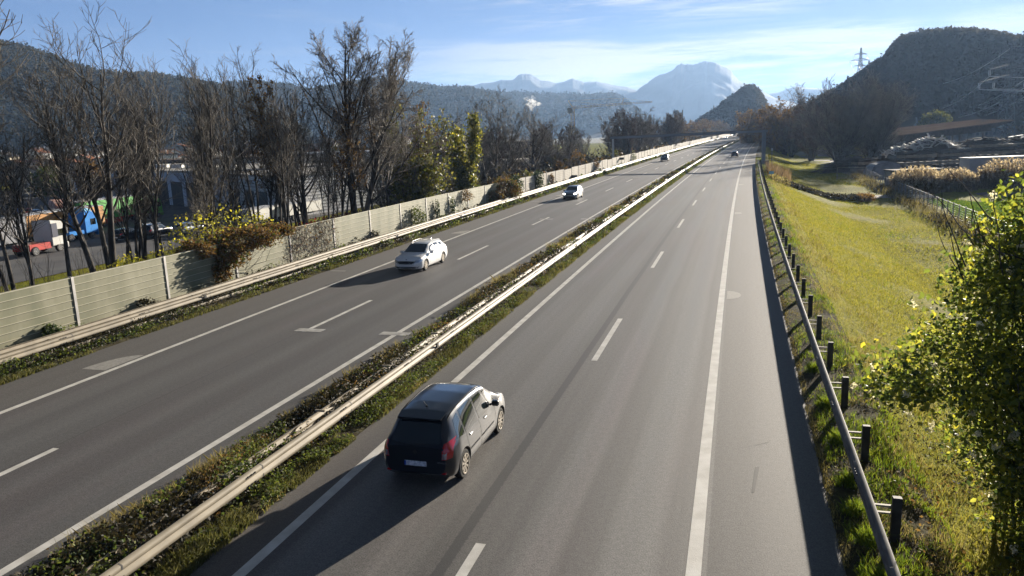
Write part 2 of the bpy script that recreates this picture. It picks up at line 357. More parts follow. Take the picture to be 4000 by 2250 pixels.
def dashes(c, s0, wd, n):
    V = []; F = []
    for k in range(-2, n):
        a = rp([s0 + 18 * k - 6] * 2, [c - wd / 2, c + wd / 2], .004); d = rp([s0 + 18 * k] * 2, [c + wd / 2, c - wd / 2], .004)
        i = len(V); V += [tuple(p) for p in a] + [tuple(p) for p in d]; F.append((i, i + 1, i + 2, i + 3))
    tag(link('road_marking', mesh_np('dashes', V, F), None, M['paint']), kind='structure')
dashes(0, 13.71, .20, 50); dashes(-12.39, 15.75, .20, 50)
def flat(name, pts, z, mat):
    P = [tuple(rp(s, o, z)) for s, o in pts]; tag(link(name, mesh_np(name, P, [list(range(len(P)))[::-1]] if True else None), None, M[mat]), kind='structure')
for s in (28.0, 68.1, 128):
    for c in (-12.27, -8.43): flat('road_marking', [(s - .24, c - .62), (s + .24, c - .62), (s + .24, c + .62), (s - .24, c + .62)], .008, 'paint_pale')
for s in (22.6, 59, 94.5, 131):         # half-moon distance marks on the shoulders
    flat('road_marking', [(s - .85, -16.68)] + [(s - .85 + 2.0 * math.sin(a) ** 1.0 * .95, -16.68 - 1.0 * math.cos(a)) for a in np.linspace(0, math.pi / 2, 9)], .004, 'paint_worn')
for s in (36.9, 72.2, 108):
    flat('road_marking', [(s - .9, 4.16)] + [(s - .9 * math.cos(a), 4.16 + .62 * math.sin(a)) for a in np.linspace(0, math.pi, 11)], .004, 'paint_worn')
flat('road_marking', [(41.1, -18.85), (41.3, -18.85), (41.3, -17.85), (41.1, -17.85)], .004, 'paint_worn')
flat('road_marking', [(86.1, -18.7), (86.4, -18.7), (86.4, -17.7), (86.1, -17.7)], .004, 'paint_worn')
M['skid'] = pmat('skid_mark', (.03, .03, .03), (.05, .05, .05), 8, .7)
for a, b_ in (((16.9, 4.95), (18.2, 5.05)), ((19.2, 4.75), (19.7, 5.35))):
    flat('skid_mark', [(a[0], a[1]), (b_[0], b_[1]), (b_[0] + .05, b_[1] + .09), (a[0] + .05, a[1] + .06)], .004, 'skid')
M['verge'] = pmat('verge_soil', (.045, .038, .025), (.095, .085, .045), 3, 1, spec=.05, bump=.7)
sheet('median_strip', [-7.4, -7.1, -6.6, -6.1, -5.6, -5.1, -4.85], -40, 1250, 3, lambda s, o: zroad(s) + np.interp(o, [-7.4, -7.0, -6.1, -5.2, -4.85], [-.03, .07, .12, .07, -.03]), M['verge'])
sheet('verge', [-22.3, -21.5, -20.4, -19.4, -18.98], -40, 1250, 3, lambda s, o: zroad(s) + np.interp(o, [-22.3, -20, -19.1, -18.98], [.02, .06, .05, -.03]), M['verge'])
sheet('verge', [6.38, 6.6, 7.2, 7.9, 8.5], -20, 1250, 3, lambda s, o: zroad(s) + np.interp(o, [6.38, 6.6, 7.4, 8.5], [-.03, .05, .07, -.12]), M['verge'])
sheet('path', [20.8, 22.5, 24.5, 26.5, 28.5, 31], 121.8, 126.3, 1.5, lambda s, o: gz_(s, o * 0 + 26) + .10, M['path'])

# ================================================================== BARRIERS
def extrude(name, prof, s0, s1, mat, parent=None, step=2.0, off=0, flip=1, ends=True, mid=None):
    """prof: closed list of (depth towards the road, height) run along the road at offset off"""
    n = max(1, int(round((s1 - s0) / step))); S = np.linspace(s0, s1, n + 1); P = np.array(prof, float); m = len(P)
    V = rp(np.repeat(S, m), off + flip * np.tile(P[:, 0], n + 1), 0); V[:, 2] += np.tile(P[:, 1], n + 1)
    F = [(i * m + j, i * m + (j + 1) % m, (i + 1) * m + (j + 1) % m, (i + 1) * m + j) for i in range(n) for j in range(m)]
    me = mesh_np(name, V, F, False)
    o = link(name, me, parent, mat); return o
_W = [(0, .0), (.075, .03), (.08, .105), (.012, .14), (.012, .17), (.08, .205), (.075, .28), (0, .31), (-.02, .31)]
WB = _W + [(p[0] - .03, p[1]) for p in _W[::-1]][1:]
def wbeam(z0): return [(a, b + z0) for a, b in WB]
M['galv'] = pmat('galvanised_steel', (.22, .19, .14), (.33, .285, .21), 1.5, .62, metal=.0, detail=6, spec=.3)
M['galv_dark'] = pmat('weathered_steel', (.10, .095, .09), (.17, .16, .15), 3, .7, metal=.1, detail=6)
M['post_dark'] = pmat('dark_steel_post', (.035, .032, .03), (.07, .062, .055), 4, .65, metal=.3)
M['bolt'] = pmat('dark_bolt', (.02, .02, .02), (.04, .04, .04), 4, .5)
M['black'] = pmat('black_plastic', (.012, .012, .012), (.02, .02, .02), 4, .5)
def local_box(mb, s, off, ds, do, z0, z1, zb=None):
    """box aligned with the road; ds along, do across"""
    P = [rp(s + a * ds / 2, off + b * do / 2) for a, b in ((-1, -1), (-1, 1), (1, 1), (1, -1))]; zz = float(zroad(s)) if zb is None else zb
    return mb.hexa([(p[0], p[1], zz + z0) for p in P] + [(p[0], p[1], zz + z1) for p in P])
def barrier(name, label, group, beams, post_off, s0, s1, spacing, post, mat_beam, mat_post, ph, spacer=None, extra=None):
    t = empty(name, tuple(rp(ph, post_off)), 0, label, 'guardrail', group)
    inv = Matrix.Translation(-Vector(t.location))
    def put(o): o.matrix_parent_inverse = inv; return o
    for off, z0, fl in beams: put(extrude('rail_beam', wbeam(z0), s0, s1, mat_beam, t, 2.0, off, fl))
    near = []; far = MB(); n = 0; s = ph
    while s < s1:
        if n < 60:
            mb = MB(); local_box(mb, s, post_off, post[0], post[1], -.3, post[2])
            o = put(mb.build('post', mat_post, t, .008 if n < 12 else 0))
            if spacer and n < 45:
                for (oa, ob, z, th) in spacer:
                    b2 = MB(); local_box(b2, s, (oa + ob) / 2, .06, abs(ob - oa), z - th / 2, z + th / 2); b2.build('spacer', M['galv'], o)
        elif n < 300: local_box(far, s, post_off, post[0], post[1], -.3, post[2])
        n += 1; s += spacing
    if far.v: tag(put(far.build('post', mat_post, t)), kind='stuff')
    # splice bolts, a few at every beam joint
    bo = MB()
    for off, z0, fl in beams:
        s = ph
        while s < min(s1, 70):
            for zz in (.055, .255):
                for d in (-.12, 0, .12):
                    local_box(bo, s + d, off + fl * .084, .035, .03, z0 + zz - .016, z0 + zz + .016)
            s += 4.0
    if bo.v: tag(put(bo.build('bolts', M['bolt'], t)), kind='stuff')
    # joints: overlapping end of the next beam, 3 mm proud
    jo = MB()
    for off, z0, fl in beams:
        s = ph + .4
        while s < min(s1, 90):
            for a, b_ in ((0, 2), (5, 7)):
                pts = [WB[i] for i in range(a, b_ + 1)]
                for q in range(len(pts) - 1):
                    A = [rp(s + ds, off + fl * (pts[q + k][0] + .004), z0 + pts[q + k][1]) for ds, k in ((0, 0), (.03, 0), (.03, 1), (0, 1))]
                    jo.add([tuple(p) for p in A], [(0, 1, 2, 3)])
            s += 4.0
    tag(put(jo.build('beam_joints', M['galv_dark'], t)), kind='stuff')
    if extra: extra(t, put)
    return t
def lower_board(t, put): put(extrude('lower_board', [(0, .10), (.03, .10), (.03, .26), (0, .26)], 4, 600, M['galv'], t, 2, -19.95, 1))
def reflectors(off, ss, z, col='black', dx=0):
    def f(t, put):
        for s in ss:
            mb = MB(); local_box(mb, s, off, .16, .05, z, z + .15); put(mb.build('reflector', M[col], t))
    return f
barrier('guardrail', 'grey steel guardrail on tall dark posts along the grass verge right of the road', None, [(7.02, .44, -1)], 7.42, 3.5, 168, 3.52, (.12, .16, .90), M['galv_dark'], M['post_dark'], 4.85, [(7.05, 7.36, .72, .03), (7.05, 7.36, .58, .03)])
barrier('guardrail', 'pale double-sided steel guardrail running through the weedy median strip between the carriageways', None, [(-5.32, .46, 1), (-6.12, .20, -1)], -5.72, 3, 900, 4.0, (.10, .14, .50), M['galv'], M['galv_dark'], 6.1, [(-6.08, -5.80, .62, .05), (-5.64, -5.36, .62, .05)], reflectors(-5.22, (24.6, 48, 96), .55))
barrier('guardrail', 'pale double-sided steel guardrail in front of the noise barrier at the left shoulder', None, [(-19.78, .46, 1), (-20.45, .48, -1)], -20.12, 6, 900, 4.0, (.10, .12, .64), M['galv'], M['galv_dark'], 7.0, [(-20.42, -20.2, .62, .05), (-20.04, -19.82, .62, .05)], lambda t, put: (lower_board(t, put), reflectors(-19.68, (31.0, 52.5, 66), .52)(t, put)))

# noise barrier: H posts with boarded aluminium panels
M['panel'] = pmat('noise_panel', (.145, .15, .09), ((.20, .195, .125), (.265, .255, .175)), .8, .6, metal=.05, detail=6, bump=.08, bscale=6, stretch=(1, 1, .3))
M['panel_line'] = pmat('panel_ridge', (.40, .385, .28), (.46, .44, .33), 2, .5, metal=.15)
M['panel_old'] = pmat('grey_noise_panel', (.27, .245, .20), (.40, .37, .31), .7, .8, detail=7, bump=.3, bscale=8, stretch=(1, 1, .25))
M['groove'] = pmat('panel_groove', (.10, .10, .065), (.15, .145, .10), 2, .8)
M['wall_post'] = pmat('galvanised_wall_post', (.38, .37, .35), (.50, .48, .45), 3, .5, metal=.4)
WO = -21.95
nb = empty('noise_barrier', tuple(rp(25.8, WO)), 0, 'long greenish beige noise barrier of boarded panels between steel posts along the left shoulder', 'noise barrier')
_inv = Matrix.Translation(-Vector(nb.location))
def put_nb(o, p=None): o.matrix_parent_inverse = _inv; return o
farp, farq = MB(), MB()
for k in range(-4, 112):
    s0 = 25.8 + 5.35 * k; s1 = s0 + 5.35; old = s0 > 85; top = 2.43 - (.16 if k % 7 == 3 and old else 0)
    if s0 > 62: top -= min(.28, (s0 - 62) * .006)
    pm = M['panel_old'] if old else M['panel']
    if -.9 < 1:
        tgt = MB() if k < 90 else farp
        A = rp([s0 + .07] * 2 + [s1 - .07] * 2, [WO - .05, WO + .05, WO + .05, WO - .05])
        tgt.hexa([(*p[:2], float(zroad(s0)) - .25) for p in A] + [(*p[:2], float(zroad(s0)) + top) for p in A])
        if k < 90:
            pn = put_nb(tgt.build('panel', pm, nb))
            if s0 < 330:
                rg, gr = MB(), MB()
                for j in range(1, 8 if True else 0):
                    z = j * top / 8; dd = .25 if j % 2 else .12
                    A = rp([s0 + .08] * 2 + [s1 - .08] * 2, [WO + .05, WO + .072, WO + .072, WO + .05])
                    zz = float(zroad(s0))
                    rg.hexa([(*p[:2], zz + z) for p in A] + [(*p[:2], zz + z + .022) for p in A])
                    gr.hexa([(*(WOp := p)[:2], zz + z - .028) for p in rp([s0 + .08] * 2 + [s1 - .08] * 2, [WO + .05, WO + .054, WO + .054, WO + .05])] + [(*p[:2], zz + z - .002) for p in rp([s0 + .08] * 2 + [s1 - .08] * 2, [WO + .05, WO + .054, WO + .054, WO + .05])])
                A = rp([s0 + .07] * 2 + [s1 - .07] * 2, [WO - .06, WO + .075, WO + .075, WO - .06]); rg.hexa([(*p[:2], zz + top) for p in A] + [(*p[:2], zz + top + .035) for p in A])
                tag(rg.build('ridge', M['panel_line'] if not old else pm, pn), kind='stuff')
                tag(gr.build('groove', M['groove'], pn), kind='stuff')
    mb = MB() if k < 90 else farq
    for a, b_, c, d in ((-.065, .065, .056, .09), (-.065, .065, -.09, -.056), (-.006, .006, -.056, .056)):
        P = rp([s0 + a] * 2 + [s0 + b_] * 2, [WO + c, WO + d, WO + d, WO + c]); zz = float(zroad(s0))
        mb.hexa([(*p[:2], zz - .3) for p in P] + [(*p[:2], zz + top + .06) for p in P])
    if k < 90: put_nb(mb.build('post', M['wall_post'] if not old else M['post_dark'], nb))
tag(put_nb(farp.build('panel', M['panel_old'], nb)), kind='stuff'); tag(put_nb(farq.build('post', M['wall_post'], nb)), kind='stuff')
# ================================================================== HILLS, MOUNTAINS, FORESTS, HAZE
def direction(azd, d): return math.sin(R(azd)) * d, math.cos(R(azd)) * d
def quads(C, size, rng, squash=1.0, up=0.0):
    """randomly turned four-cornered leaf clumps at the points C"""
    C = np.asarray(C, float); n = len(C)
    a = rng.normal(size=(n, 3)); a[:, 2] *= squash; a /= np.linalg.norm(a, axis=1)[:, None] + 1e-9
    b = rng.normal(size=(n, 3)); b -= (b * a).sum(1)[:, None] * a; b /= np.linalg.norm(b, axis=1)[:, None] + 1e-9
    sz = (np.asarray(size) * rng.uniform(.6, 1.3, n))[:, None]
    a = a * sz; b = b * sz * rng.uniform(.45, .9, n)[:, None]
    V = np.stack([C - a, C - b * .9 + a * .1, C + a, C + b * .9 + a * .1], 1).reshape(-1, 3)
    return V, np.arange(4 * n).reshape(n, 4)
def fbm(x, y, seed, sc):
    s = 0; 
    for o in range(5):
        f = 2 ** o / sc; p = seed * 13.7 + o * 5.1
        s = s + np.sin(x * f * 1.1 + p + 1.7 * np.sin(y * f * .8 + p * 1.3)) * np.cos(y * f * 1.23 + p * .7 + 1.3 * np.sin(x * f * .7 + p)) / 2 ** o
    return s
M['wood_hill'] = pmat('autumn_woodland_floor', (.020, .021, .018), ((.030, .028, .022), (.045, .040, .028)), .02, .95, detail=10, contrast=(.3, .7))
M['wood_leaf'] = pmat('autumn_wood_canopy', (.014, .016, .013), ((.020, .020, .015), (.032, .026, .017)), .02, .9, island=True, trans=.45)
M['wood_brown'] = pmat('bare_wood_canopy', (.030, .028, .026), ((.034, .031, .027), (.042, .036, .029)), .02, .9, island=True, trans=.45)
M['conifer'] = pmat('dark_conifer', (.014, .022, .014), (.035, .045, .025), .02, .9, island=True)
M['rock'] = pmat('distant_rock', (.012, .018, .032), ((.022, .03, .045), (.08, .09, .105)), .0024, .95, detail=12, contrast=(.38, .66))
def hill(name, prof, D, mat, depth, tree_n=0, tree_h=9, tree_mat=None, foot=-3.6, back=1.3, seed=1, jag=0, leafn=26, conif=.0, trunks=False, ridge_bias=.5, leaf=None, nz=.03, woodlabel=None):
    pa = np.array([p[0] for p in prof]); pe = np.array([p[1] for p in prof])
    rng = np.random.default_rng(seed); rowsU = []; nA = int((pa[-1] - pa[0]) * (18 if jag else 7)) + 2
    A = np.linspace(pa[0], pa[-1], nA); E = np.interp(A, pa, pe)
    Hc = D * np.tan(np.radians(E)) + CAMZ - (tree_h * .75 if tree_n else 0)
    JG = jag * fbm(A * 40, A * 0, seed, 30) * .6 + jag * .5 * rng.normal(size=nA) * np.clip((E - 3) / 2, .15, 1) if jag else 0
    T = np.concatenate([np.linspace(0, 1, 46 if jag else 22), 1 + np.linspace(.06, 1, 10) * back])
    V = np.zeros((nA, len(T), 3))
    def hz(ai, t, hc, d):
        k = np.where(t <= 1, np.sin(np.clip(t, 0, 1) * math.pi / 2) ** 1.25, np.cos(np.clip((t - 1) / back, 0, 1) * math.pi / 2) ** .9)
        return k
    for j, t in enumerate(T):
        d = D - depth * (1 - t); k = hz(A, np.full(nA, t), Hc, d); x = np.sin(np.radians(A)) * d; y = np.cos(np.radians(A)) * d
        if jag: rel0 = JG * k ** 10
        rel = fbm(x, y, seed, D * (.025 if jag else .06)) * nz * np.maximum(Hc - foot, 1) * (k * (1 - k) * 3 if not jag else np.clip(1.05 - k, 0, 1) ** .7)
        V[:, j] = np.stack([x, y, foot - .5 + (Hc - foot + .5) * k + rel + (rel0 if jag else 0)], -1)
    idx = np.arange(nA * len(T)).reshape(nA, len(T)); F = np.stack([idx[:-1, :-1], idx[1:, :-1], idx[1:, 1:], idx[:-1, 1:]], -1).reshape(-1, 4)
    o = link(name, mesh_np(name, V.reshape(-1, 3), F, True), None, mat); tag(o, kind='structure')
    if tree_n:
        n = tree_n; ia = rng.uniform(0, nA - 1.001, n); kk = rng.uniform(0, 1, n) < ridge_bias
        tj = np.where(kk, rng.normal(21.2, 1.1, n), rng.uniform(3, 25, n)); tj = np.clip(tj, 2, len(T) - 2.01)
        i0 = ia.astype(int); j0 = tj.astype(int); fa = (ia - i0)[:, None]; fj = (tj - j0)[:, None]
        P = (V[i0, j0] * (1 - fa) + V[i0 + 1, j0] * fa) * (1 - fj) + (V[i0, j0 + 1] * (1 - fa) + V[i0 + 1, j0 + 1] * fa) * fj
        h = tree_h * rng.uniform(.6, 1.15, n) * (1.0 if not trunks else 1)
        iscon = rng.uniform(size=n) < conif
        m = leafn; u = rng.normal(size=(n, m, 3)); u /= np.linalg.norm(u, axis=2)[:, :, None]; rr = rng.uniform(.3, 1, (n, m, 1)) ** .5
        cen = P[:, None, :] + np.array([0, 0, 1.]) * (h[:, None, None] * (.68 if trunks else .55))
        rad = np.stack([h * .33, h * .33, h * (.30 if trunks else .45)], -1)[:, None, :]
        C = cen + u * rr * rad
        # conifers: cone instead of ball
        tt = rng.uniform(0, 1, (n, m)); an = rng.uniform(0, 2 * math.pi, (n, m)); rc = (1 - tt) * h[:, None] * .24
        Cc = P[:, None, :] + np.stack([np.cos(an) * rc, np.sin(an) * rc, h[:, None] * (.1 + tt * 1.05)], -1)
        dec = C[~iscon].reshape(-1, 3); con = Cc[iscon].reshape(-1, 3)
        V1, F1 = quads(dec, tree_h * (leaf or .13), rng)
        f = link('forest', mesh_np('forest', V1, F1), None, tree_mat); tag(f, woodlabel, None, None, 'stuff')
        if len(con):
            V2, F2 = quads(con, tree_h * (leaf or .13) * .8, rng, .4); tag(link('conifers', mesh_np('conifers', V2, F2), None, M['conifer']), kind='stuff')
        if trunks:
            b = P[tj > 15]; hh = h[tj > 15]; r = .22
            vv = []; q = len(b)
            dd = np.array([[1, 0, 0], [-.5, .87, 0], [-.5, -.87, 0]]) * r
            vv = np.concatenate([b[:, None, :] + dd, b[:, None, :] + dd * .5 + np.array([0, 0, 1.]) * hh[:, None, None]], 1).reshape(-1, 3)
            base = np.arange(q)[:, None] * 6
            FF = np.concatenate([base + np.array([[i, (i + 1) % 3, 3 + (i + 1) % 3, 3 + i]]) for i in range(3)], 0)
            tag(link('wood_trunks', mesh_np('wood_trunks', vv, FF), None, M['wood_brown']), kind='stuff')
    return V
hillA = [(-44, 4.5), (-38, 6.6), (-34, 7.0), (-32.31, 6.58), (-31.11, 6.34), (-29.5, 5.71), (-27.16, 4.88), (-23.66, 4.7), (-22.22, 4.49), (-20.25, 4.08), (-18.26, 3.39), (-16.3, 2.2), (-14.2, .7)]
hillB = [(-23.9, 1.4), (-21.9, 2.93), (-20.26, 4.0), (-19.22, 4.15), (-17.65, 4.23), (-16.07, 4.08), (-13.94, 3.63), (-11.71, 3.93), (-10.58, 4.13), (-8.88, 4.2), (-6.62, 3.86), (-4.62, 3.55), (-2.59, 3.48), (-.86, 3.06), (.83, 2.1), (2.6, .8)]
hillD = [(-6, .8), (-4, 1.8), (-2.64, 2.41), (-.86, 3.0), (.88, 2.96), (2.92, 2.77), (6.11, 2.59), (7.84, 2.63), (8.69, 2.26), (9.54, 1.52), (10.68, .77), (12, .2)]
mtE = [(-9, 1.5), (-6, 3.0), (-3.47, 3.43), (-2.73, 3.66), (-2.15, 3.55), (-1.6, 3.68), (-.98, 3.71), (-.19, 3.93), (.2, 3.86), (.62, 3.85), (1.0, 4.15), (1.28, 4.3), (1.94, 4.22), (2.66, 3.8), (3.2, 3.72), (3.81, 3.58), (4.4, 3.66), (4.98, 3.84), (5.84, 3.5), (6.2, 3.55), (6.7, 3.55), (7.84, 3.27), (8.98, 3.08), (9.55, 2.83), (12, 1.2)]
mtF = [(6.5, 1.2), (8.41, 2.55), (9.55, 2.78), (10.26, 3.3), (10.96, 3.68), (11.5, 3.78), (12.08, 3.9), (12.2, 4.0), (12.36, 4.2), (12.69, 4.46), (12.9, 4.37), (13.32, 4.38), (13.6, 4.34), (14.01, 4.43), (14.33, 4.56), (14.5, 4.42), (14.69, 4.45), (15.0, 4.45), (15.2, 4.35), (15.5, 4.2), (15.85, 3.98), (16.18, 3.7), (16.35, 3.4), (16.7, 3.08), (17.0, 2.95), (17.81, 2.7), (19.14, 1.91), (22, .8)]
mtG = [(15, .6), (17.82, 1.9), (18.87, 2.15), (19.4, 2.2), (19.91, 2.4), (20.42, 2.54), (20.9, 2.42), (21.69, 2.39), (22.95, 2.24), (26, 2.3), (30, 1.5)]
knoll = [(13.6, .1), (14.33, .72), (15.15, 1.15), (15.68, 1.65), (16.2, 2.0), (16.49, 2.15), (16.8, 2.4), (17.01, 2.62), (17.41, 2.72), (17.81, 2.6), (18.1, 2.3), (18.3, 1.9), (18.55, 1.3), (18.75, .5), (18.95, -.2)]
hillR = [(19.2, .1), (20.3, .9), (21.22, 1.15), (22.46, 1.8), (23.4, 2.3), (24.14, 2.8), (24.6, 3.0), (25.31, 3.63), (26.1, 4.0), (26.35, 4.75), (26.9, 5.05), (27.54, 5.25), (28.65, 5.32), (29.75, 5.29), (30.83, 5.18), (31.9, 4.9), (32.95, 4.62), (33.49, 4.45), (35.95, 3.84), (40, 4.2), (46, 2.0)]
hill('hill', hillA, 950, M['wood_hill'], 330, 9500, 10.5, M['wood_leaf'], seed=3, conif=.10, ridge_bias=.16, leaf=.14, leafn=18)
hill('hill', hillB, 1750, M['wood_hill'], 650, 6500, 14, M['wood_leaf'], seed=5, conif=.2, ridge_bias=.28, leafn=12, leaf=.2)
hill('hill', hillD, 2400, M['wood_hill'], 900, 4200, 20, M['wood_leaf'], seed=7, conif=.4, ridge_bias=.35, leafn=12, leaf=.2)
hill('hill', knoll, 900, M['wood_hill'], 120, 2200, 11, M['wood_brown'], seed=9, conif=.05, ridge_bias=.25, leafn=24, leaf=.12, back=.6)
HR = hill('hill', hillR, 620, M['wood_hill'], 190, 7600, 10.5, M['wood_brown'], seed=11, conif=.05, ridge_bias=.22, leafn=22, leaf=.12, trunks=True)
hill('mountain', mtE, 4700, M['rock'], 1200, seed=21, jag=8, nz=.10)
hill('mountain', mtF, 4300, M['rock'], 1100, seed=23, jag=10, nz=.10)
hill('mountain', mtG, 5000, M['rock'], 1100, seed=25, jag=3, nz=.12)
# the air: one even, closed box of haze round camera, ground and mountains
hz = MB(); hz.box(-4200, 5200, -420, 6700, -4.8, 445)
hm = bpy.data.materials.new('haze_air'); hm.use_nodes = True; t_ = hm.node_tree; t_.nodes.clear()
pv = t_.nodes.new('ShaderNodeVolumePrincipled'); pv.inputs['Color'].default_value = (.41, .63, 1, 1); pv.inputs['Density'].default_value = 1.25e-4; pv.inputs['Anisotropy'].default_value = .30
mo = t_.nodes.new('ShaderNodeOutputMaterial'); t_.links.new(pv.outputs[0], mo.inputs['Volume'])
tag(hz.build('haze', hm), kind='stuff')
# ================================================================== TREES
M['bark'] = pmat('bark', (.028, .025, .022), ((.055, .049, .042), (.13, .115, .098)), 3, .9, bump=.4, bscale=12, stretch=(1, 1, .25))
M['twig'] = pmat('twig_bark', (.07, .063, .055), (.24, .215, .18), .8, .85)
M['twig_red'] = pmat('reddish_twigs', (.055, .036, .030), (.13, .085, .065), .8, .85)
M['leaf_yellow'] = pmat('yellow_leaf', (.16, .17, .02), ((.30, .28, .03), (.44, .37, .05)), 2, .5, trans=.5, island=True)
M['leaf_green'] = pmat('autumn_green_leaf', (.045, .06, .014), ((.10, .105, .025), (.22, .19, .045)), .6, .5, trans=.4, island=True)
M['leaf_brown'] = pmat('brown_leaf', (.07, .040, .018), ((.13, .075, .03), (.22, .14, .05)), .6, .8, trans=.35, island=True)
M['leaf_red'] = pmat('red_leaf', (.10, .012, .015), (.25, .03, .03), 2, .7, trans=.3, island=True)
M['ivy'] = pmat('ivy_leaf', (.018, .034, .012), ((.04, .065, .02), (.11, .13, .04)), 1.2, .5, trans=.25, island=True)
def unit(a): return a / (np.linalg.norm(a, axis=-1, keepdims=True) + 1e-9)
def grow(base, d, L, r, K, wander, trop, rng, taper=.35):
    n = len(base); P = np.zeros((n, K + 1, 3)); P[:, 0] = base; d = unit(d.copy())
    for k in range(K):
        d = unit(d + rng.normal(size=(n, 3)) * wander + np.array([0, 0, trop]))
        P[:, k + 1] = P[:, k] + d * (L / K)[:, None]
    Rr = r[:, None] * (1 - (1 - taper) * np.linspace(0, 1, K + 1))[None, :]
    return P, Rr
def kids(P, Rr, L, n, t0, t1, ang, lf, rng, rf=.55, decay=.6, angv=.25):
    q, K1, _ = P.shape; K = K1 - 1
    t = t0 + (t1 - t0) * (np.arange(n)[None, :] + rng.uniform(0, 1, (q, n))) / n
    f = t * K; i = np.minimum(f.astype(int), K - 1); fr = (f - i)[..., None]; row = np.arange(q)[:, None]
    b = P[row, i] * (1 - fr) + P[row, i + 1] * fr; tg = unit(P[row, i + 1] - P[row, i])
    rr = Rr[row, i] * (1 - fr[..., 0]) + Rr[row, i + 1] * fr[..., 0]
    pp = rng.normal(size=(q, n, 3)); pp = unit(pp - (pp * tg).sum(-1, keepdims=True) * tg)
    a = (ang + rng.normal(size=(q, n)) * angv)[..., None]
    d = tg * np.cos(a) + pp * np.sin(a)
    ll = L[:, None] * lf * (1 - decay * (t - t0) / max(t1 - t0, .01)) * rng.uniform(.65, 1.2, (q, n))
    return b.reshape(-1, 3), d.reshape(-1, 3), ll.ravel(), (rr * rf).ravel()
def tubes(P, Rr, m):
    n, K1, _ = P.shape; tg = np.zeros_like(P); tg[:, :-1] = P[:, 1:] - P[:, :-1]; tg[:, -1] = tg[:, -2]; tg = unit(tg)
    ref = np.where(np.abs(tg[..., 2:3]) > .9, np.array([1., 0, 0]), np.array([0, 0, 1.])); e = unit(np.cross(tg, ref)); g = np.cross(tg, e)
    a = np.arange(m) * 2 * math.pi / m
    V = P[:, :, None, :] + (e[:, :, None, :] * np.cos(a)[None, None, :, None] + g[:, :, None, :] * np.sin(a)[None, None, :, None]) * Rr[:, :, None, None]
    idx = np.arange(n * K1 * m).reshape(n, K1, m); a0 = idx[:, :-1]; a1 = idx[:, 1:]
    F = np.stack([a0, np.roll(a0, -1, 2), np.roll(a1, -1, 2), a1], -1).reshape(-1, 4)
    return V.reshape(-1, 3), F
def merge(L):
    V = []; F = []; n = 0
    for v, f in L: V.append(v); F.append(f + n); n += len(v)
    return np.concatenate(V), np.concatenate(F)
def tree(kind, H, seed, r0=.16, stems=1, spread=.30, n1=14, n2=7, n3=6, n4=0, t0=.25, ang=.75, trop=.12, wander=.07, lean=.02, twig='twig', leaves=None, leaf_n=0, leaf_sz=.1, l1f=None, stemsp=.15, r3=.010, ivy=0, ivyH=.6, ivymat='leaf_green', umb=.6, mr=1):
    """a tree of height H at the world origin: a trunk mesh and a crown mesh (and leaves)"""
    rng = np.random.default_rng(seed); t = empty(kind)
    n = stems; an = rng.uniform(0, 6.28, n); b = np.stack([np.cos(an) * .18 * (n > 1), np.sin(an) * .18 * (n > 1), np.full(n, -.3)], -1)
    d = np.stack([np.cos(an) * stemsp * (n > 1) + rng.normal(0, lean, n), np.sin(an) * stemsp * (n > 1) + rng.normal(0, lean, n), np.ones(n)], -1)
    L0 = H * rng.uniform(.78, 1.0, n); L0[0] = H
    P0, R0 = grow(b, d, L0, np.full(n, r0) * rng.uniform(.7, 1.05, n), 12, wander * .55, .05, rng, .12)
    R0[:, 0] *= 1.35
    b1 = kids(P0, R0, L0, n1, t0, .97, ang, l1f or spread * 1.45, rng, .5, umb); P1, R1 = grow(b1[0], b1[1], b1[2], np.maximum(b1[3], .028), 7, wander * 1.4, trop, rng, .3)
    b2 = kids(P1, R1, b1[2], n2, .15, .98, .70, .48, rng, .55, .5); P2, R2 = grow(b2[0], b2[1], b2[2], np.maximum(b2[3], r3 * 1.3), 4, wander * 1.5, trop * .8, rng, .45)
    b3 = kids(P2, R2, b2[2], n3, .1, 1, .65, .5, rng, .6, .4); P3, R3 = grow(b3[0], b3[1], b3[2], np.maximum(b3[3], r3), 3, wander * 1.5, trop * .7, rng, .6)
    zs = H / max(P0[..., 2].max(), P2[..., 2].max() - .2)
    for q_ in (P0, P1, P2, P3): q_[..., 2] *= zs
    v, f = merge([tubes(P0, R0, 7), tubes(P1, R1, 5)]); link('trunk', mesh_np('trunk', v, f, True), t, M['bark'])
    ll = [tubes(P2, R2, 3), tubes(P3, R3, 3)]; tips = P3[:, 1:].reshape(-1, 3)
    if n4:
        b4 = kids(P3, R3, b3[2], n4, .1, 1, .6, .55, rng, .7, .3); P4, R4 = grow(b4[0], b4[1], b4[2], np.full(len(b4[0]), r3 * .75), 2, .1, trop * .5, rng, .7); ll.append(tubes(P4, R4, 3)); tips = np.concatenate([tips, P4[:, -1]])
    v, f = merge(ll); link('crown', mesh_np('crown', v, f), t, M[twig])
    if leaves and leaf_n:
        c = tips[rng.integers(0, len(tips), leaf_n)] + rng.normal(size=(leaf_n, 3)) * leaf_sz * .8
        v, f = quads(c, leaf_sz, rng); link('leaves', mesh_np('leaves', v, f), t, M[leaves])
    if ivy:      # climbing leaves clothing stems and lower limbs
        PP = np.concatenate([P0.reshape(-1, 3), P1[:, :5].reshape(-1, 3)]); PP = PP[PP[:, 2] < H * ivyH]
        fill = rng.integers(0, len(PP), ivy); c = PP[fill] * np.array([1, 1, 1]) + rng.normal(size=(ivy, 3)) * np.array([.5, .5, .42]) * (H / 14)
        c[:, 2] = np.abs(c[:, 2]); v, f = quads(c, leaf_sz * 1.5, rng); link('climbing_leaves', mesh_np('climbing_leaves', v, f), t, M[ivymat])
    return t
T = {}
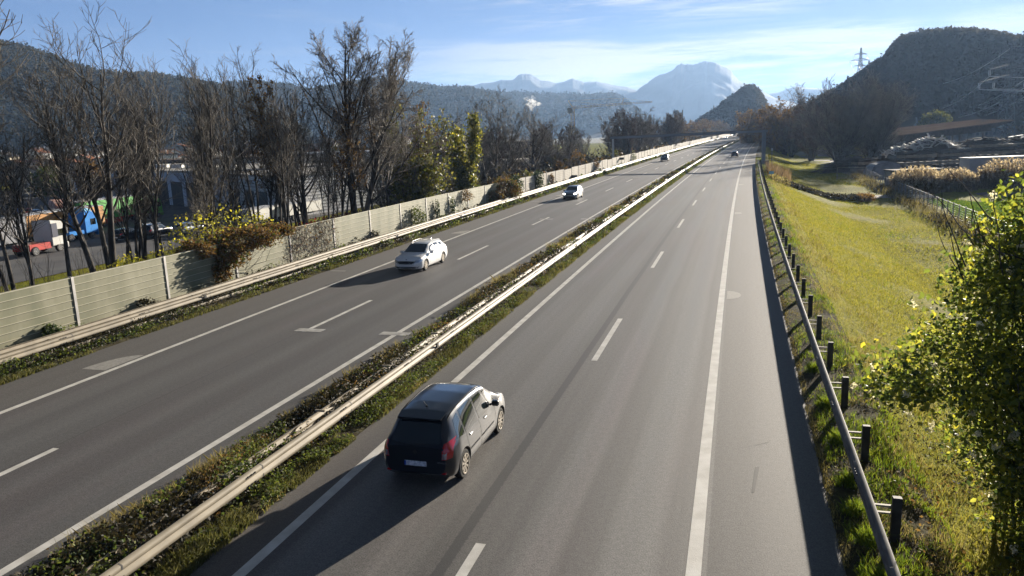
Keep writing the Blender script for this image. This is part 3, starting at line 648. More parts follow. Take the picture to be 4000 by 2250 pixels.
T['slim'] = tree('bare_tree', 14, 1, .18, 1, .26, 21, 8, 4, 0, .48, .60, .20, r3=.010, umb=.15)
T['slim2'] = tree('bare_tree', 14, 2, .15, 3, .19, 14, 8, 4, 0, .48, .56, .18, stemsp=.10, r3=.010, umb=.15)
T['slim3'] = tree('bare_tree', 14, 3, .19, 2, .24, 15, 8, 4, 0, .46, .60, .17, stemsp=.13, r3=.010, umb=.2)
T['fork'] = tree('bare_tree', 14, 4, .22, 2, .25, 15, 8, 5, 0, .45, .58, .20, wander=.05, r3=.011, stemsp=.06, umb=.2)
T['wispy'] = tree('bare_tree', 14, 5, .12, 4, .16, 12, 7, 4, 0, .46, .52, .18, stemsp=.13, r3=.009, umb=.15)
T['rusty'] = tree('bare_tree', 13, 6, .18, 2, .24, 13, 6, 4, 0, .46, .62, .14, leaves='leaf_brown', leaf_n=2200, leaf_sz=.09, twig='twig_red', r3=.010)
T['broad'] = tree('broad_bare_tree', 17, 7, .34, 2, .30, 20, 10, 8, 3, .24, .62, .10, stemsp=.22, wander=.06, umb=.75, l1f=.56, r3=.015)
T['ivy1'] = tree('ivy_clad_tree', 12.7, 8, .17, 5, .26, 14, 8, 6, 0, .2, .75, .10, stemsp=.24, leaves='leaf_green', leaf_n=4200, leaf_sz=.12, ivy=5200, ivyH=.55, twig='twig_red', r3=.014)
T['ivy2'] = tree('ivy_clad_tree', 11, 9, .14, 3, .17, 10, 6, 5, 0, .2, .6, .12, stemsp=.12, leaves='leaf_yellow', leaf_n=1800, leaf_sz=.12, ivy=6200, ivyH=1.0, ivymat='leaf_green')
T['round'] = tree('bare_tree', 15, 10, .22, 3, .28, 16, 9, 7, 0, .2, .72, .13, stemsp=.17, umb=.35, r3=.018)
T['bush'] = tree('bare_tree', 14, 11, .14, 5, .28, 13, 8, 7, 0, .08, .7, .14, stemsp=.26, r3=.026)
T['dense'] = tree('bare_tree', 15, 12, .16, 6, .26, 14, 8, 7, 0, .05, .7, .15, stemsp=.26, r3=.034, twig='twig_red')
T['far'] = tree('bare_tree', 15, 13, .2, 6, .26, 12, 8, 6, 0, .05, .8, .10, stemsp=.32, r3=.05, leaves='leaf_brown', leaf_n=2000, leaf_sz=.28)
T['willow'] = tree('bare_tree', 24, 14, .40, 11, .24, 15, 8, 6, 0, .10, .60, .12, stemsp=.42, r3=.032, umb=.15)
T['poll'] = tree('pollard_tree', 12.5, 15, .42, 1, .30, 16, 8, 6, 0, .25, .8, .14, umb=.2, r3=.018)
T['rustyR'] = tree('bare_tree', 20, 16, .3, 6, .26, 16, 9, 7, 0, .06, .8, .12, stemsp=.34, r3=.028, leaves='leaf_brown', leaf_n=5200, leaf_sz=.26, twig='twig_red', umb=.2)
used = set()
def plant(key, s, off, H, rz, label, group=None, cat='tree', sx=1.0):
    src = T[key]; h0 = {'willow': 24, 'broad': 17, 'ivy1': 12.7, 'ivy2': 11, 'round': 15, 'dense': 15, 'far': 15, 'rusty': 13, 'poll': 12.5, 'rustyR': 20}.get(key, 14)
    p = rp(s, off); p[2] = float(terrain(s, off)); k = H / h0
    if key in used: o = dup(src)
    else: o = src; used.add(key)
    o.location = tuple(p); o.rotation_euler = (0, 0, rz); o.scale = (k * sx, k * sx, k)
    tag(o, label, cat, group)
    return o
GL = 'bare trees behind the noise barrier'
LT = [
 ('slim3', 21.0, -24.6, 18.5, 0.4, 'bare tree at the left frame edge, only its right branches in view'),
 ('slim2', 27.6, -26.8, 14.1, 1.2, 'slender three-stemmed bare tree in front of the blue lorry, leftmost of the pair'),
 ('slim', 29.0, -25.4, 13.7, 2.6, 'slender single-stemmed bare tree in front of the blue lorry cab'),
 ('fork', 30.6, -25.0, 15.2, .3, 'tall forked bare tree standing over the green trailer, highest near the left'),
 ('slim3', 33.4, -27.0, 14.6, 4.4, 'two-stemmed bare tree just right of the tall forked tree'),
 ('wispy', 36.4, -28.6, 13.4, 1.9, 'wispy many-stemmed bare tree before the truck dealership windows'),
 ('slim', 39.8, -29.6, 13.6, 5.2, 'thin bare tree before the green lorry cab'),
 ('slim2', 38.9, -25.8, 14.6, 3.6, 'bare three-stemmed tree rising from the yellow shrub, left one of two'),
 ('fork', 43.6, -28.4, 13.8, 2.2, 'bare forked tree behind the yellow shrub, right one of two'),
 ('wispy', 44.2, -25.8, 15.0, .2, 'wispy pale-tipped bare tree above the brown hanging bush'),
 ('slim', 48.6, -28.0, 15.6, 1.1, 'single-stemmed bare tree left of the rusty-leaved tree'),
 ('rusty', 48.4, -25.8, 13.6, .5, 'bare tree with rusty brown leaves in its top, before the grey warehouse'),
 ('slim3', 55.4, -28.8, 14.8, 2.9, 'two-stemmed bare tree close left of the broad-crowned tree'),
 ('rusty', 54.0, -25.6, 11.8, 3.9, 'lower rusty-leaved tree between the warehouse and the barrier'),
 ('broad', 57.9, -26.0, 17.9, 1.0, 'tallest bare tree with a wide rounded crown on a thick dark trunk'),
 ('slim3', 63.2, -27.6, 12.6, .9, 'thin bare tree under the right side of the broad crown'),
 ('round', 72.4, -30.0, 14.6, .4, 'bare round-crowned tree left of the ivy-covered trees'),
 ('ivy1', 69.6, -25.7, 12.4, .8, 'bushy tree hung with green and yellow leaves, left of the ivy column'),
 ('rusty', 76.4, -27.5, 13.4, 5.5, 'dark reddish bare tree between the two ivy-covered trees'),
 ('ivy2', 81.7, -25.0, 10.9, .3, 'narrow tree wrapped in bright green yellow ivy by the barrier'),
 ('round', 93.0, -29.5, 13.8, 3.0, 'bare tree behind the ivy column, left one of the dark pair'),
 ('round', 100.4, -27.6, 16.2, 1.9, 'bare dark spreading tree right of the ivy column, right one of the pair'),
 ('poll', 117.8, -27.0, 14.8, .6, 'bare tree with a thick cut-off trunk below the steam cloud'),
]
for k, s, o, h, rz, lb in LT: plant(k, s, o, h, rz, lb)
rng0 = random.Random(5)
extra = [('wispy', 25.2, -29, 11, 1), ('slim2', 46.8, -30.5, 13, 5), ('slim', 51.6, -25, 11.5, .5), ('wispy', 59.8, -29.8, 11.5, 1.5), ('slim', 66.2, -29.4, 12.5, 3.5), ('wispy', 86, -26.2, 9, 4.5), ('slim', 37.4, -24.7, 8.5, .9), ('wispy', 53, -30.8, 13, 2.9), ('slim', 29.8, -28.8, 12.6, 5.9), ('wispy', 40.4, -27.2, 13.8, 2.6), ('wispy', 50.8, -27.2, 13.4, .4), ('slim2', 24.6, -26.4, 14.8, 5.2), ('slim', 34.6, -25.6, 14.6, 1.4), ('slim2', 35.6, -27.4, 14.2, 3.4), ('fork', 51.6, -26.6, 14.4, 4.9), ('slim', 64.8, -26.2, 12.8, 2.9), ('slim2', 45.8, -24.8, 12.5, 3.3), ('slim3', 67.4, -33, 12.5, .3), ('round', 79, -33, 12.5, 4.3), ('rusty', 86.5, -31, 12, 1.6), ('round', 108, -31, 13, 2.6), ('bush', 84, -27.5, 10.5, .6)]
for k, s, o, h, rz in extra: plant(k, s, o, h, rz, 'slim bare young tree among the taller bare trees behind the noise barrier', 'slim young trees filling the row behind the barrier')
for i in range(30):      # the unbroken grey brown belt further along the left side
    s = 112 + i * 8.2 + rng0.uniform(-3, 3); o = -rng0.uniform(24.6, 36); h = rng0.uniform(9.5, 13.5) if s < 190 else rng0.uniform(12.5, 15.5)
    plant(rng0.choice(['bush', 'dense', 'dense']), s, o, h, rng0.uniform(0, 6), 'grey brown bare tree in the dense belt beyond the crane', 'bare trees of the dense left belt', sx=1.15)
for i in range(34):
    s = 330 + i * 17 + rng0.uniform(-6, 6); o = -rng0.uniform(27, 52); h = rng0.uniform(12, 17.5)
    plant('far', s, o, h, rng0.uniform(0, 6), 'distant dark brown tree in the far belt left of the motorway bend', 'trees of the far left belt', sx=1.35)
# right side
plant('willow', 222, 30.0, 26, .2, 'largest bare tree with fanned upright limbs beside the field fence, left one').location = (88.4, 204, -3.5)
plant('willow', 222, 30.0, 24, 2.4, 'broad bare tree overlapping the largest fanned tree on its right').location = (97.5, 205, -3.5)
for i, (x, y, h) in enumerate([(92, 232, 20), (97, 262, 19), (101, 285, 18), (112, 330, 18), (124, 370, 18), (103, 218, 16), (136, 410, 17)]):
    plant('willow' if i % 2 else 'dense', 222, 30, h, i * 1.3, 'bare tree in the shaded row right of the grass lane', 'bare trees of the row along the grass lane', sx=1.0 if i % 2 else 1.5).location = (x, y, -3.5)
plant('rustyR', 300, 14, 21, 1.0, 'round bare tree with rusty brown top beside the gantry, left of the grass lane', sx=1.1).location = (97.2, 268, -3.4)
for i, (x, y, h) in enumerate([(103, 312, 19), (110, 340, 18), (119, 372, 18), (128, 405, 17), (138, 440, 18), (150, 480, 18), (164, 520, 18), (178, 560, 17), (197, 610, 17), (215, 660, 18), (232, 710, 18)]):
    plant('far', 300, 14, h, i * 1.7, 'distant brown tree lining the right edge of the motorway', 'trees along the far right road edge', sx=1.3).location = (x, y, -3.0)
for k in T:
    if k not in used: 
        for c in list(T[k].children): bpy.data.objects.remove(c)
        bpy.data.objects.remove(T[k])
# ================================================================== LOW PLANTS, CLIMBERS, SHRUBS
M['weed_green'] = pmat('weed_leaf', (.030, .045, .012), ((.06, .085, .02), (.15, .16, .035)), 1.5, .7, trans=.35, island=True)
M['weed_dark'] = pmat('dark_bramble_leaf', (.016, .018, .010), ((.035, .030, .018), (.08, .06, .03)), 1.5, .7, trans=.2, island=True)
M['dry_grass'] = pmat('dry_grass_blade', (.10, .085, .03), ((.19, .155, .06), (.30, .25, .12)), 1.5, .8, trans=.4, island=True)
M['green_blade'] = pmat('green_grass_blade', (.05, .085, .010), ((.11, .16, .015), (.22, .24, .025)), 1.2, .7, trans=.5, island=True)
M['lime_blade'] = pmat('meadow_grass_blade', (.10, .11, .018), ((.175, .17, .03), (.26, .225, .045)), .5, .9, trans=.5, island=True, spec=.1)
M['olive_blade'] = pmat('olive_grass_blade', (.045, .05, .014), ((.09, .09, .028), (.17, .155, .06)), 1.2, .8, trans=.35, island=True)
M['gold_blade'] = pmat('golden_grass_blade', (.11, .12, .02), ((.19, .18, .03), (.28, .235, .05)), .4, .8, trans=.5, island=True)
M['fluff'] = pmat('seed_head_fluff', (.45, .42, .36), (.72, .68, .60), 3, .9, trans=.4)
M['reed'] = pmat('reed_stalk', (.10, .07, .04), ((.18, .12, .07), (.28, .20, .12)), 1.5, .8, trans=.3, island=True)
M['plume'] = pmat('reed_plume', (.32, .24, .17), (.52, .43, .34), 3, .9, trans=.4, island=True)
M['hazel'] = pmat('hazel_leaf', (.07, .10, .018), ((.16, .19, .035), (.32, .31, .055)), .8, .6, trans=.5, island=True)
M['shade_leaf'] = pmat('shaded_clematis_leaf', (.03, .05, .018), ((.07, .10, .03), (.16, .18, .05)), 1.0, .6, trans=.4, island=True)  # darker leaf copy: shade inside the shrub put into the colour
def blades(P, h, wd, rng, lean=.35):
    n = len(P); wd = np.broadcast_to(np.asarray(wd, float), (n,))[:, None]; a = rng.uniform(0, 6.28, n); h = h * rng.uniform(.5, 1.25, n); e = np.stack([np.cos(a), np.sin(a), a * 0], -1)
    l = rng.normal(size=(n, 3)) * lean; l[:, 2] = 0; tip = P + (l + [0, 0, 1]) * h[:, None]; w_ = (e * wd / 2)
    mid = P + (l * .3 + [0, 0, .55]) * h[:, None]
    V = np.stack([P - w_, P + w_, mid + w_ * .8, tip, mid - w_ * .8], 1).reshape(-1, 3); i = np.arange(n)[:, None] * 5
    return V, i + np.array([[0, 1, 2, 3, 4]])
def along(n, s0, s1, o0, o1, rng, p=1.6):
    u = rng.uniform(0, 1, n); a = s0 ** (1 - p); b = s1 ** (1 - p); s = (a + (b - a) * u) ** (1 / (1 - p)); return s, rng.uniform(o0, o1, n)
def clumpy(s, o, rng, sc, thr=-.25):
    v = fbm(s * 1.0, o * 1.0, 3.3 + sc, sc); return v > thr
def mound_z(o, base): return base
def strip_leaves(name, n, s0, s1, o0, o1, h, size, mat, seed, sc=1.2, thr=-.3, p=1.6, bl=None, z0=0, hmod=True):
    rng = np.random.default_rng(seed); s, o = along(n, s0, s1, o0, o1, rng, p); k = clumpy(s, o, rng, sc, thr); s, o = s[k], o[k]
    hh = h * (1 + .45 * np.clip(fbm(s, o * .5, seed, 2.1), -1.4, 1.4)) if hmod else h * np.ones(len(s))
    P = rp(s, o); P[:, 2] = np.where(np.abs(o) > 23, terrain(s, o), P[:, 2] + z0)
    P[:, 2] = np.where(o > 8.2, terrain(s, o), P[:, 2])
    g = np.clip(s / 40, .8, 4)
    if bl: V, F = blades(P, hh * np.clip(g, 1, 1.3), bl * g, rng)
    else:
        P[:, 2] += rng.uniform(0, 1, len(s)) ** .8 * hh; V, F = quads(P, size * g, rng, .8)
    return tag(link(name, mesh_np(name, V, F), None, M[mat]), kind='stuff')
# median strip: dark brambles between the rails, dry grass and weeds at both edges
strip_leaves('brambles', 52000, 6, 420, -7.0, -5.45, .50, .060, 'weed_dark', 31, 1.4, -.75)
strip_leaves('weeds', 34000, 6, 420, -6.9, -5.35, .56, .048, 'weed_green', 32, .9, -.05)
strip_leaves('dead_leaves', 16000, 6, 420, -6.9, -5.45, .54, .045, 'leaf_brown', 39, 1.1, .1)
strip_leaves('dry_grass', 38000, 6, 420, -7.45, -6.3, .34, 0, 'dry_grass', 33, 1.2, -.4, bl=.020)
strip_leaves('weeds', 22000, 6, 420, -7.4, -6.6, .22, .04, 'weed_green', 34, .8, -.2)
strip_leaves('brambles', 22000, 6, 420, -7.35, -6.4, .3, .045, 'weed_dark', 35, 1.0, .1)
strip_leaves('verge_grass', 30000, 6, 420, -5.4, -4.80, .18, 0, 'olive_blade', 36, .8, -.4, bl=.018)
strip_leaves('weeds', 30000, 6, 420, -5.45, -4.82, .26, .038, 'weed_green', 37, .7, -.35)
strip_leaves('dry_grass', 16000, 6, 420, -5.4, -4.84, .15, 0, 'dry_grass', 38, .7, -.1, bl=.016)
# left shoulder
strip_leaves('verge_grass', 15000, 12, 420, -19.5, -18.93, .13, 0, 'olive_blade', 41, .9, -.6, bl=.024)
strip_leaves('weeds', 20000, 12, 420, -20.4, -19.25, .42, .06, 'weed_green', 42, 1.2, -.25)
strip_leaves('brambles', 20000, 12, 420, -20.6, -19.3, .38, .06, 'weed_dark', 43, 1.3, -.35)
strip_leaves('brambles', 9000, 12, 300, -21.85, -21.0, .5, .07, 'weed_dark', 44, 1.6, .25)
strip_leaves('weeds', 6000, 12, 300, -21.85, -21.2, .55, .07, 'weed_green', 45, 1.3, .55)
# right shoulder and bank
strip_leaves('verge_grass', 60000, 5, 200, 6.6, 8.6, .15, 0, 'green_blade', 51, .55, -.1, bl=.014)
strip_leaves('dry_grass', 46000, 5, 200, 6.45, 8.3, .13, 0, 'dry_grass', 52, .5, .1, bl=.012)
strip_leaves('weeds', 26000, 5, 60, 6.6, 8.2, .09, .035, 'weed_green', 53, .5, .1)
strip_leaves('dry_grass', 7000, 5, 220, 6.42, 6.62, .09, 0, 'dry_grass', 54, .5, -.9, bl=.016)
strip_leaves('brambles', 9000, 5, 24, 7.8, 10.8, .28, .05, 'leaf_brown' if False else 'weed_dark', 55, 1.1, -.1)
strip_leaves('fallen_leaves', 5200, 5, 22, 7.7, 11.5, .22, .05, 'leaf_brown', 56, 1.3, .0)
strip_leaves('bank_grass', 120000, 10, 130, 8.3, 18, .12, 0, 'gold_blade', 57, 2.2, -1.1, p=1.4, bl=.010, hmod=False)
strip_leaves('bank_grass', 60000, 12, 130, 8.4, 24, .11, 0, 'lime_blade', 58, 2.6, -.6, p=1.4, bl=.012, hmod=False)
strip_leaves('dry_grass', 14000, 10, 170, 8.0, 10.4, .22, 0, 'dry_grass', 59, 1.6, .1, p=1.4, bl=.014)
strip_leaves('meadow_grass', 150000, 22, 340, 9.5, 27, .07, 0, 'lime_blade', 60, 3.0, -1.2, p=1.02, bl=.030)
strip_leaves('meadow_grass', 30000, 24, 340, 12, 27, .08, 0, 'green_blade', 67, 2.4, .3, p=1.02, bl=.030)
def tuft(s, o, n, h, seed, mat='green_blade'):
    rng = np.random.default_rng(seed); P = rp(np.full(n, s), np.full(n, o)) + rng.normal(size=(n, 3)) * [.10, .10, 0]; P[:, 2] = float(zroad(s)) + .03; V, F = blades(P, h, .012, rng, .5); return V, F
V_, F_ = merge([tuft(*a, 420, .30, i) for i, a in enumerate([(15.2, 6.95), (16.3, 6.85), (17.6, 6.92), (19.9, 6.98), (22.4, 6.95), (25.6, 6.9), (13.8, 7.0)])])
tag(link('grass_tufts', mesh_np('grass_tufts', V_, F_), None, M['green_blade']), kind='stuff')
# undergrowth behind the noise barrier
strip_leaves('undergrowth', 14000, 16, 110, -31, -22.8, .8, .07, 'weed_dark', 61, 2.6, -.3, p=1.3)
strip_leaves('undergrowth', 7000, 16, 110, -29, -22.6, 1.2, .075, 'leaf_brown', 62, 2.2, .35, p=1.3)
strip_leaves('undergrowth', 7000, 16, 60, -28, -22.8, 1.6, .06, 'weed_green', 63, 2.0, .55, p=1.3)
strip_leaves('undergrowth', 9000, 90, 420, -34, -22.8, 2.6, .10, 'leaf_brown', 64, 6, -.1, p=1.3)
strip_leaves('undergrowth', 12000, 90, 420, -34, -22.8, 3.2, .11, 'weed_dark', 65, 5, -.4, p=1.3)
def saplings():     # thin upright shoots, uncountable
    rng = np.random.default_rng(66); n = 600; s, o = along(n, 15, 105, -31, -23, rng, 1.3); P = rp(s, o); P[:, 2] = terrain(s, o)
    d = rng.normal(size=(n, 3)) * .16 + [0, 0, 1]; L = rng.uniform(1.5, 5.2, n); Pp, Rr = grow(P, d, L, rng.uniform(.010, .024, n), 6, .10, .05, rng, .3)
    b = kids(Pp, Rr, L, 7, .3, 1, .6, .3, rng, .6); P2, R2 = grow(b[0], b[1], b[2], np.maximum(b[3], .007), 3, .12, .1, rng, .5)
    v, f = merge([tubes(Pp, Rr, 3), tubes(P2, R2, 3)]); tag(link('thin_shoots', mesh_np('thin_shoots', v, f), None, M['twig']), kind='stuff')
saplings()
strip_leaves('undergrowth', 9000, 14, 50, -26.5, -22.4, 1.5, .055, 'leaf_brown', 68, 1.6, .0, p=1.3)
def blob_shrub(name, blobs, n, size, mat, label, cat='shrub', group=None, seed=1, shell=.45, twigs=40, base=None, mat2=None, n2=0, squash=.9, parts='leaves'):
    rng = np.random.default_rng(seed); B = np.array(blobs, float); c0 = np.array(base if base is not None else (B[0, 0], B[0, 1], B[:, 2].min() - B[0, 5]))
    t = empty(name, tuple(c0), 0, label, cat, group); w_ = B[:, 3] * B[:, 4] * B[:, 5]; w_ = w_ ** .66; w_ /= w_.sum()
    def pts(m, sh):
        i = rng.choice(len(B), m, p=w_); u = unit(rng.normal(size=(m, 3))); r = rng.uniform(sh ** 3, 1, m) ** (1 / 3)
        lump = 1 + .22 * fbm(u[:, 0] * 3 + i, u[:, 1] * 3 + u[:, 2] * 2, seed, .8)
        return B[i, :3] + u * B[i, 3:6] * (r * lump)[:, None] - c0
    v, f = quads(pts(n, shell), size, rng, squash); link(parts, mesh_np(parts, v, f), t, M[mat])
    if n2: v, f = quads(pts(n2, .75), size, rng, squash); link('bright_leaves', mesh_np('bright_leaves', v, f), t, M[mat2])
    if twigs:
        e = pts(twigs, .6); b = np.zeros((twigs, 3)) + rng.normal(size=(twigs, 3)) * [.15, .15, 0]; P = np.linspace(0, 1, 7)[None, :, None] * (e - b)[:, None] + b[:, None]; P[:, 1:] += rng.normal(size=(twigs, 6, 3)) * .05 * np.abs(e[:, None, 2:3]).clip(.3, 2)
        v, f = tubes(P, np.linspace(.02, .006, 7)[None] * np.ones((twigs, 1)), 3); link('branches', mesh_np('branches', v, f), t, M['twig'])
    return t
def W3(s, o, z, rs, ro, rz): p = rp(s, o); return (p[0], p[1], float(zroad(s)) + z, rs, ro, rz)
# the brown bush hanging over the noise barrier and the yellow shrubs behind it
blob_shrub('hanging_bush', [W3(35.6, -21.75, 1.9, 1.1, .9, .8), W3(37.5, -21.9, 2.5, 1.9, .9, .65), W3(40.0, -22.0, 2.6, 1.6, .8, .45), W3(34.9, -21.7, 1.1, .6, .45, .7), W3(33.9, -22.2, 2.4, 1.0, .7, .5)], 9000, .075, 'leaf_brown', 'brown tangled bush hanging over the top of the noise barrier', seed=71, mat2='weed_green', n2=1600, base=tuple(rp(37, -22.6, -.2)))
blob_shrub('yellow_shrub', [W3(36.2, -24.2, 2.9, 1.5, 1.1, 1.3), W3(38.8, -24.6, 2.9, 1.7, 1.2, 1.4), W3(34.6, -24.0, 1.9, 1.2, 1, 1.0)], 1150, .085, 'leaf_yellow', 'shrub with sparse bright yellow leaves behind the hanging brown bush', seed=72, twigs=170, shell=.05)
blob_shrub('yellow_shrub', [W3(41.8, -24.6, 2.6, 1.5, 1.1, 1.1), W3(43.6, -25, 2.4, 1.2, 1, 1)], 420, .085, 'leaf_yellow', 'sparse yellow-leaved shrub at the right of the bigger yellow shrub', seed=73, twigs=90, shell=.1)
blob_shrub('yellow_shrub', [W3(31.0, -24.0, 1.9, .8, .8, .7), W3(32.3, -24.2, 1.6, .7, .7, .6)], 700, .08, 'leaf_yellow', 'small golden shrub peeping over the barrier near its tall pale post', seed=74, twigs=30)
blob_shrub('leafy_shrub', [W3(20.2, -24.2, 1.3, 1.3, 1.2, 1.2), W3(22.6, -24.5, 1.1, 1.1, 1.1, 1.0)], 2600, .07, 'leaf_green', 'low dark shrub flecked with yellow at the far left behind the barrier', seed=75, twigs=60, shell=.1, mat2='leaf_yellow', n2=260)
blob_shrub('red_hedge', [W3(50 + 3.0 * i, -26.6 - .6 * i, 1.0 - .1 * i, 1.7, .9, .8) for i in range(6)], 4200, .09, 'leaf_red', 'dark red creeper hedge in front of the grey warehouse', 'hedge', seed=76)
# climbers on the barrier: each a plant of its own
for i, (s, wd, zt, zb, n, mat, lb) in enumerate([
    (60.2, 2.3, 2.0, .0, 1500, 'weed_green', 'widest green creeper on the barrier, below the left ivy-covered tree'),
    (65.2, .55, 2.2, .0, 520, 'ivy', 'narrow green climber on the barrier, left one of two thin ones'),
    (69.0, .6, 2.1, .0, 520, 'ivy', 'narrow green climber on the barrier, right one of two thin ones'),
    (72.5, 1.7, 2.5, 1.2, 700, 'leaf_brown', 'brown climber hanging from the barrier top left of the round brown bush'),
    (100.0, 1.9, 2.9, .2, 1500, 'ivy', 'dark ivy clump covering the barrier, right one of the two dark clumps'),
    (90.0, 1.8, 2.8, .2, 1500, 'ivy', 'dark ivy clump covering the barrier, next to the round brown bush'),
    (108, .8, 2.0, .4, 400, 'leaf_brown', 'thin brown climber on the grey barrier panels just past the ivy clumps'),
    (141, 1.6, 2.4, .5, 500, 'leaf_brown', 'brown climber drooping over the barrier just before the gantry post'),
    (186, 2.2, 2.4, .3, 500, 'weed_green', 'green climber on the far barrier beyond the gantry'),
    (52.6, 1.0, 1.0, .0, 380, 'weed_dark', 'dark low creeper at the barrier foot above the white car'),
    (24.2, 1.3, .9, .0, 700, 'ivy', 'low ivy mound at the barrier foot near the left frame edge'),
    (29.3, 1.6, .8, .0, 700, 'weed_dark', 'low brown bramble mound under the second barrier panel')]):
    bl = [W3(s, -21.66, (zt + zb) / 2, wd * .5, .24, (zt - zb) / 2)]
    blob_shrub('climbing_plant', bl, n, .07 if s < 75 else .10, mat, lb, 'climber', seed=80 + i, shell=.0, twigs=10, base=tuple(rp(s, -21.7)), parts='leaves')
blob_shrub('round_bush', [W3(84.2, -21.2, 1.5, 1.9, .8, 1.3), W3(80.8, -21.5, .9, 1.1, .4, .8)], 4200, .10, 'leaf_brown', 'rounded brown bush bulging over the middle of the barrier', seed=95, mat2='weed_green', n2=1300, twigs=40)
def vines(s0, s1, n, seed):      # leafless creeper clinging to the panels
    rng = np.random.default_rng(seed); t = empty('bare_creeper', tuple(rp(s0, WO + .1)), 0, 'leafless brown creeper netted over the barrier panels right of the hanging bush', 'climber')
    s = rng.uniform(s0, s1, n); P = np.zeros((n, 9, 3)); z = rng.uniform(.1, 2.3, n); a = rng.normal(size=n) * .9 + 1.4
    for k in range(9):
        P[:, k] = rp(s, WO + .10 + rng.uniform(0, .06, n), z) - np.array(t.location); a += rng.normal(size=n) * .55; s = s + np.cos(a) * .13; z = np.clip(z + np.sin(a) * .12, .02, 2.45)
    v, f = tubes(P, np.linspace(.011, .005, 9)[None] * np.ones((n, 1)), 3); link('stems', mesh_np('stems', v, f), t, M['twig_red'])
    c = P[:, rng.integers(2, 9)] + rng.normal(size=(n, 3)) * .04; v, f = quads(c, .05, rng); link('leaves', mesh_np('leaves', v, f), t, M['leaf_brown'])
vines(41.4, 47.2, 330, 97)
# autumn shrubs along the left belt
rng0 = random.Random(9)
for i, (s, o, w_, h, mat, lb) in enumerate([
    (94, -24.3, 3.0, 3.4, 'leaf_brown', 'rust and gold shrub behind the two dark ivy clumps'),
    (104, -24.6, 2.6, 3.6, 'leaf_green', 'dull green shrub behind the barrier right of the ivy clumps'),
    (127, -25, 3.2, 4.0, 'leaf_brown', 'golden brown shrub left of the gantry post'),
    (140, -25, 3.6, 5.2, 'leaf_brown', 'taller golden shrub nearest the gantry post'),
    (182, -25.5, 3.0, 4.6, 'leaf_green', 'green shrub under the left part of the gantry beam'),
    (204, -25.5, 3.2, 4.8, 'leaf_yellow', 'yellow green shrub under the gantry beam'),
    (236, -26, 4.0, 4.6, 'leaf_green', 'pale green shrub under the middle of the gantry beam'),
    (290, -26.5, 3.0, 4.6, 'leaf_green', 'small light green shrub beyond the gantry')]):
    z = float(terrain(s, o)); p = rp(s, o)
    blob_shrub('autumn_shrub', [(p[0], p[1], z + h * .5, w_ * .5, w_ * .5, h * .5), (p[0] + w_ * .3, p[1] + 1.2, z + h * .38, w_ * .4, w_ * .4, h * .38)], 1500, .13 + s / 1600, mat, lb, seed=110 + i, shell=.1, twigs=50, base=(p[0], p[1], z))
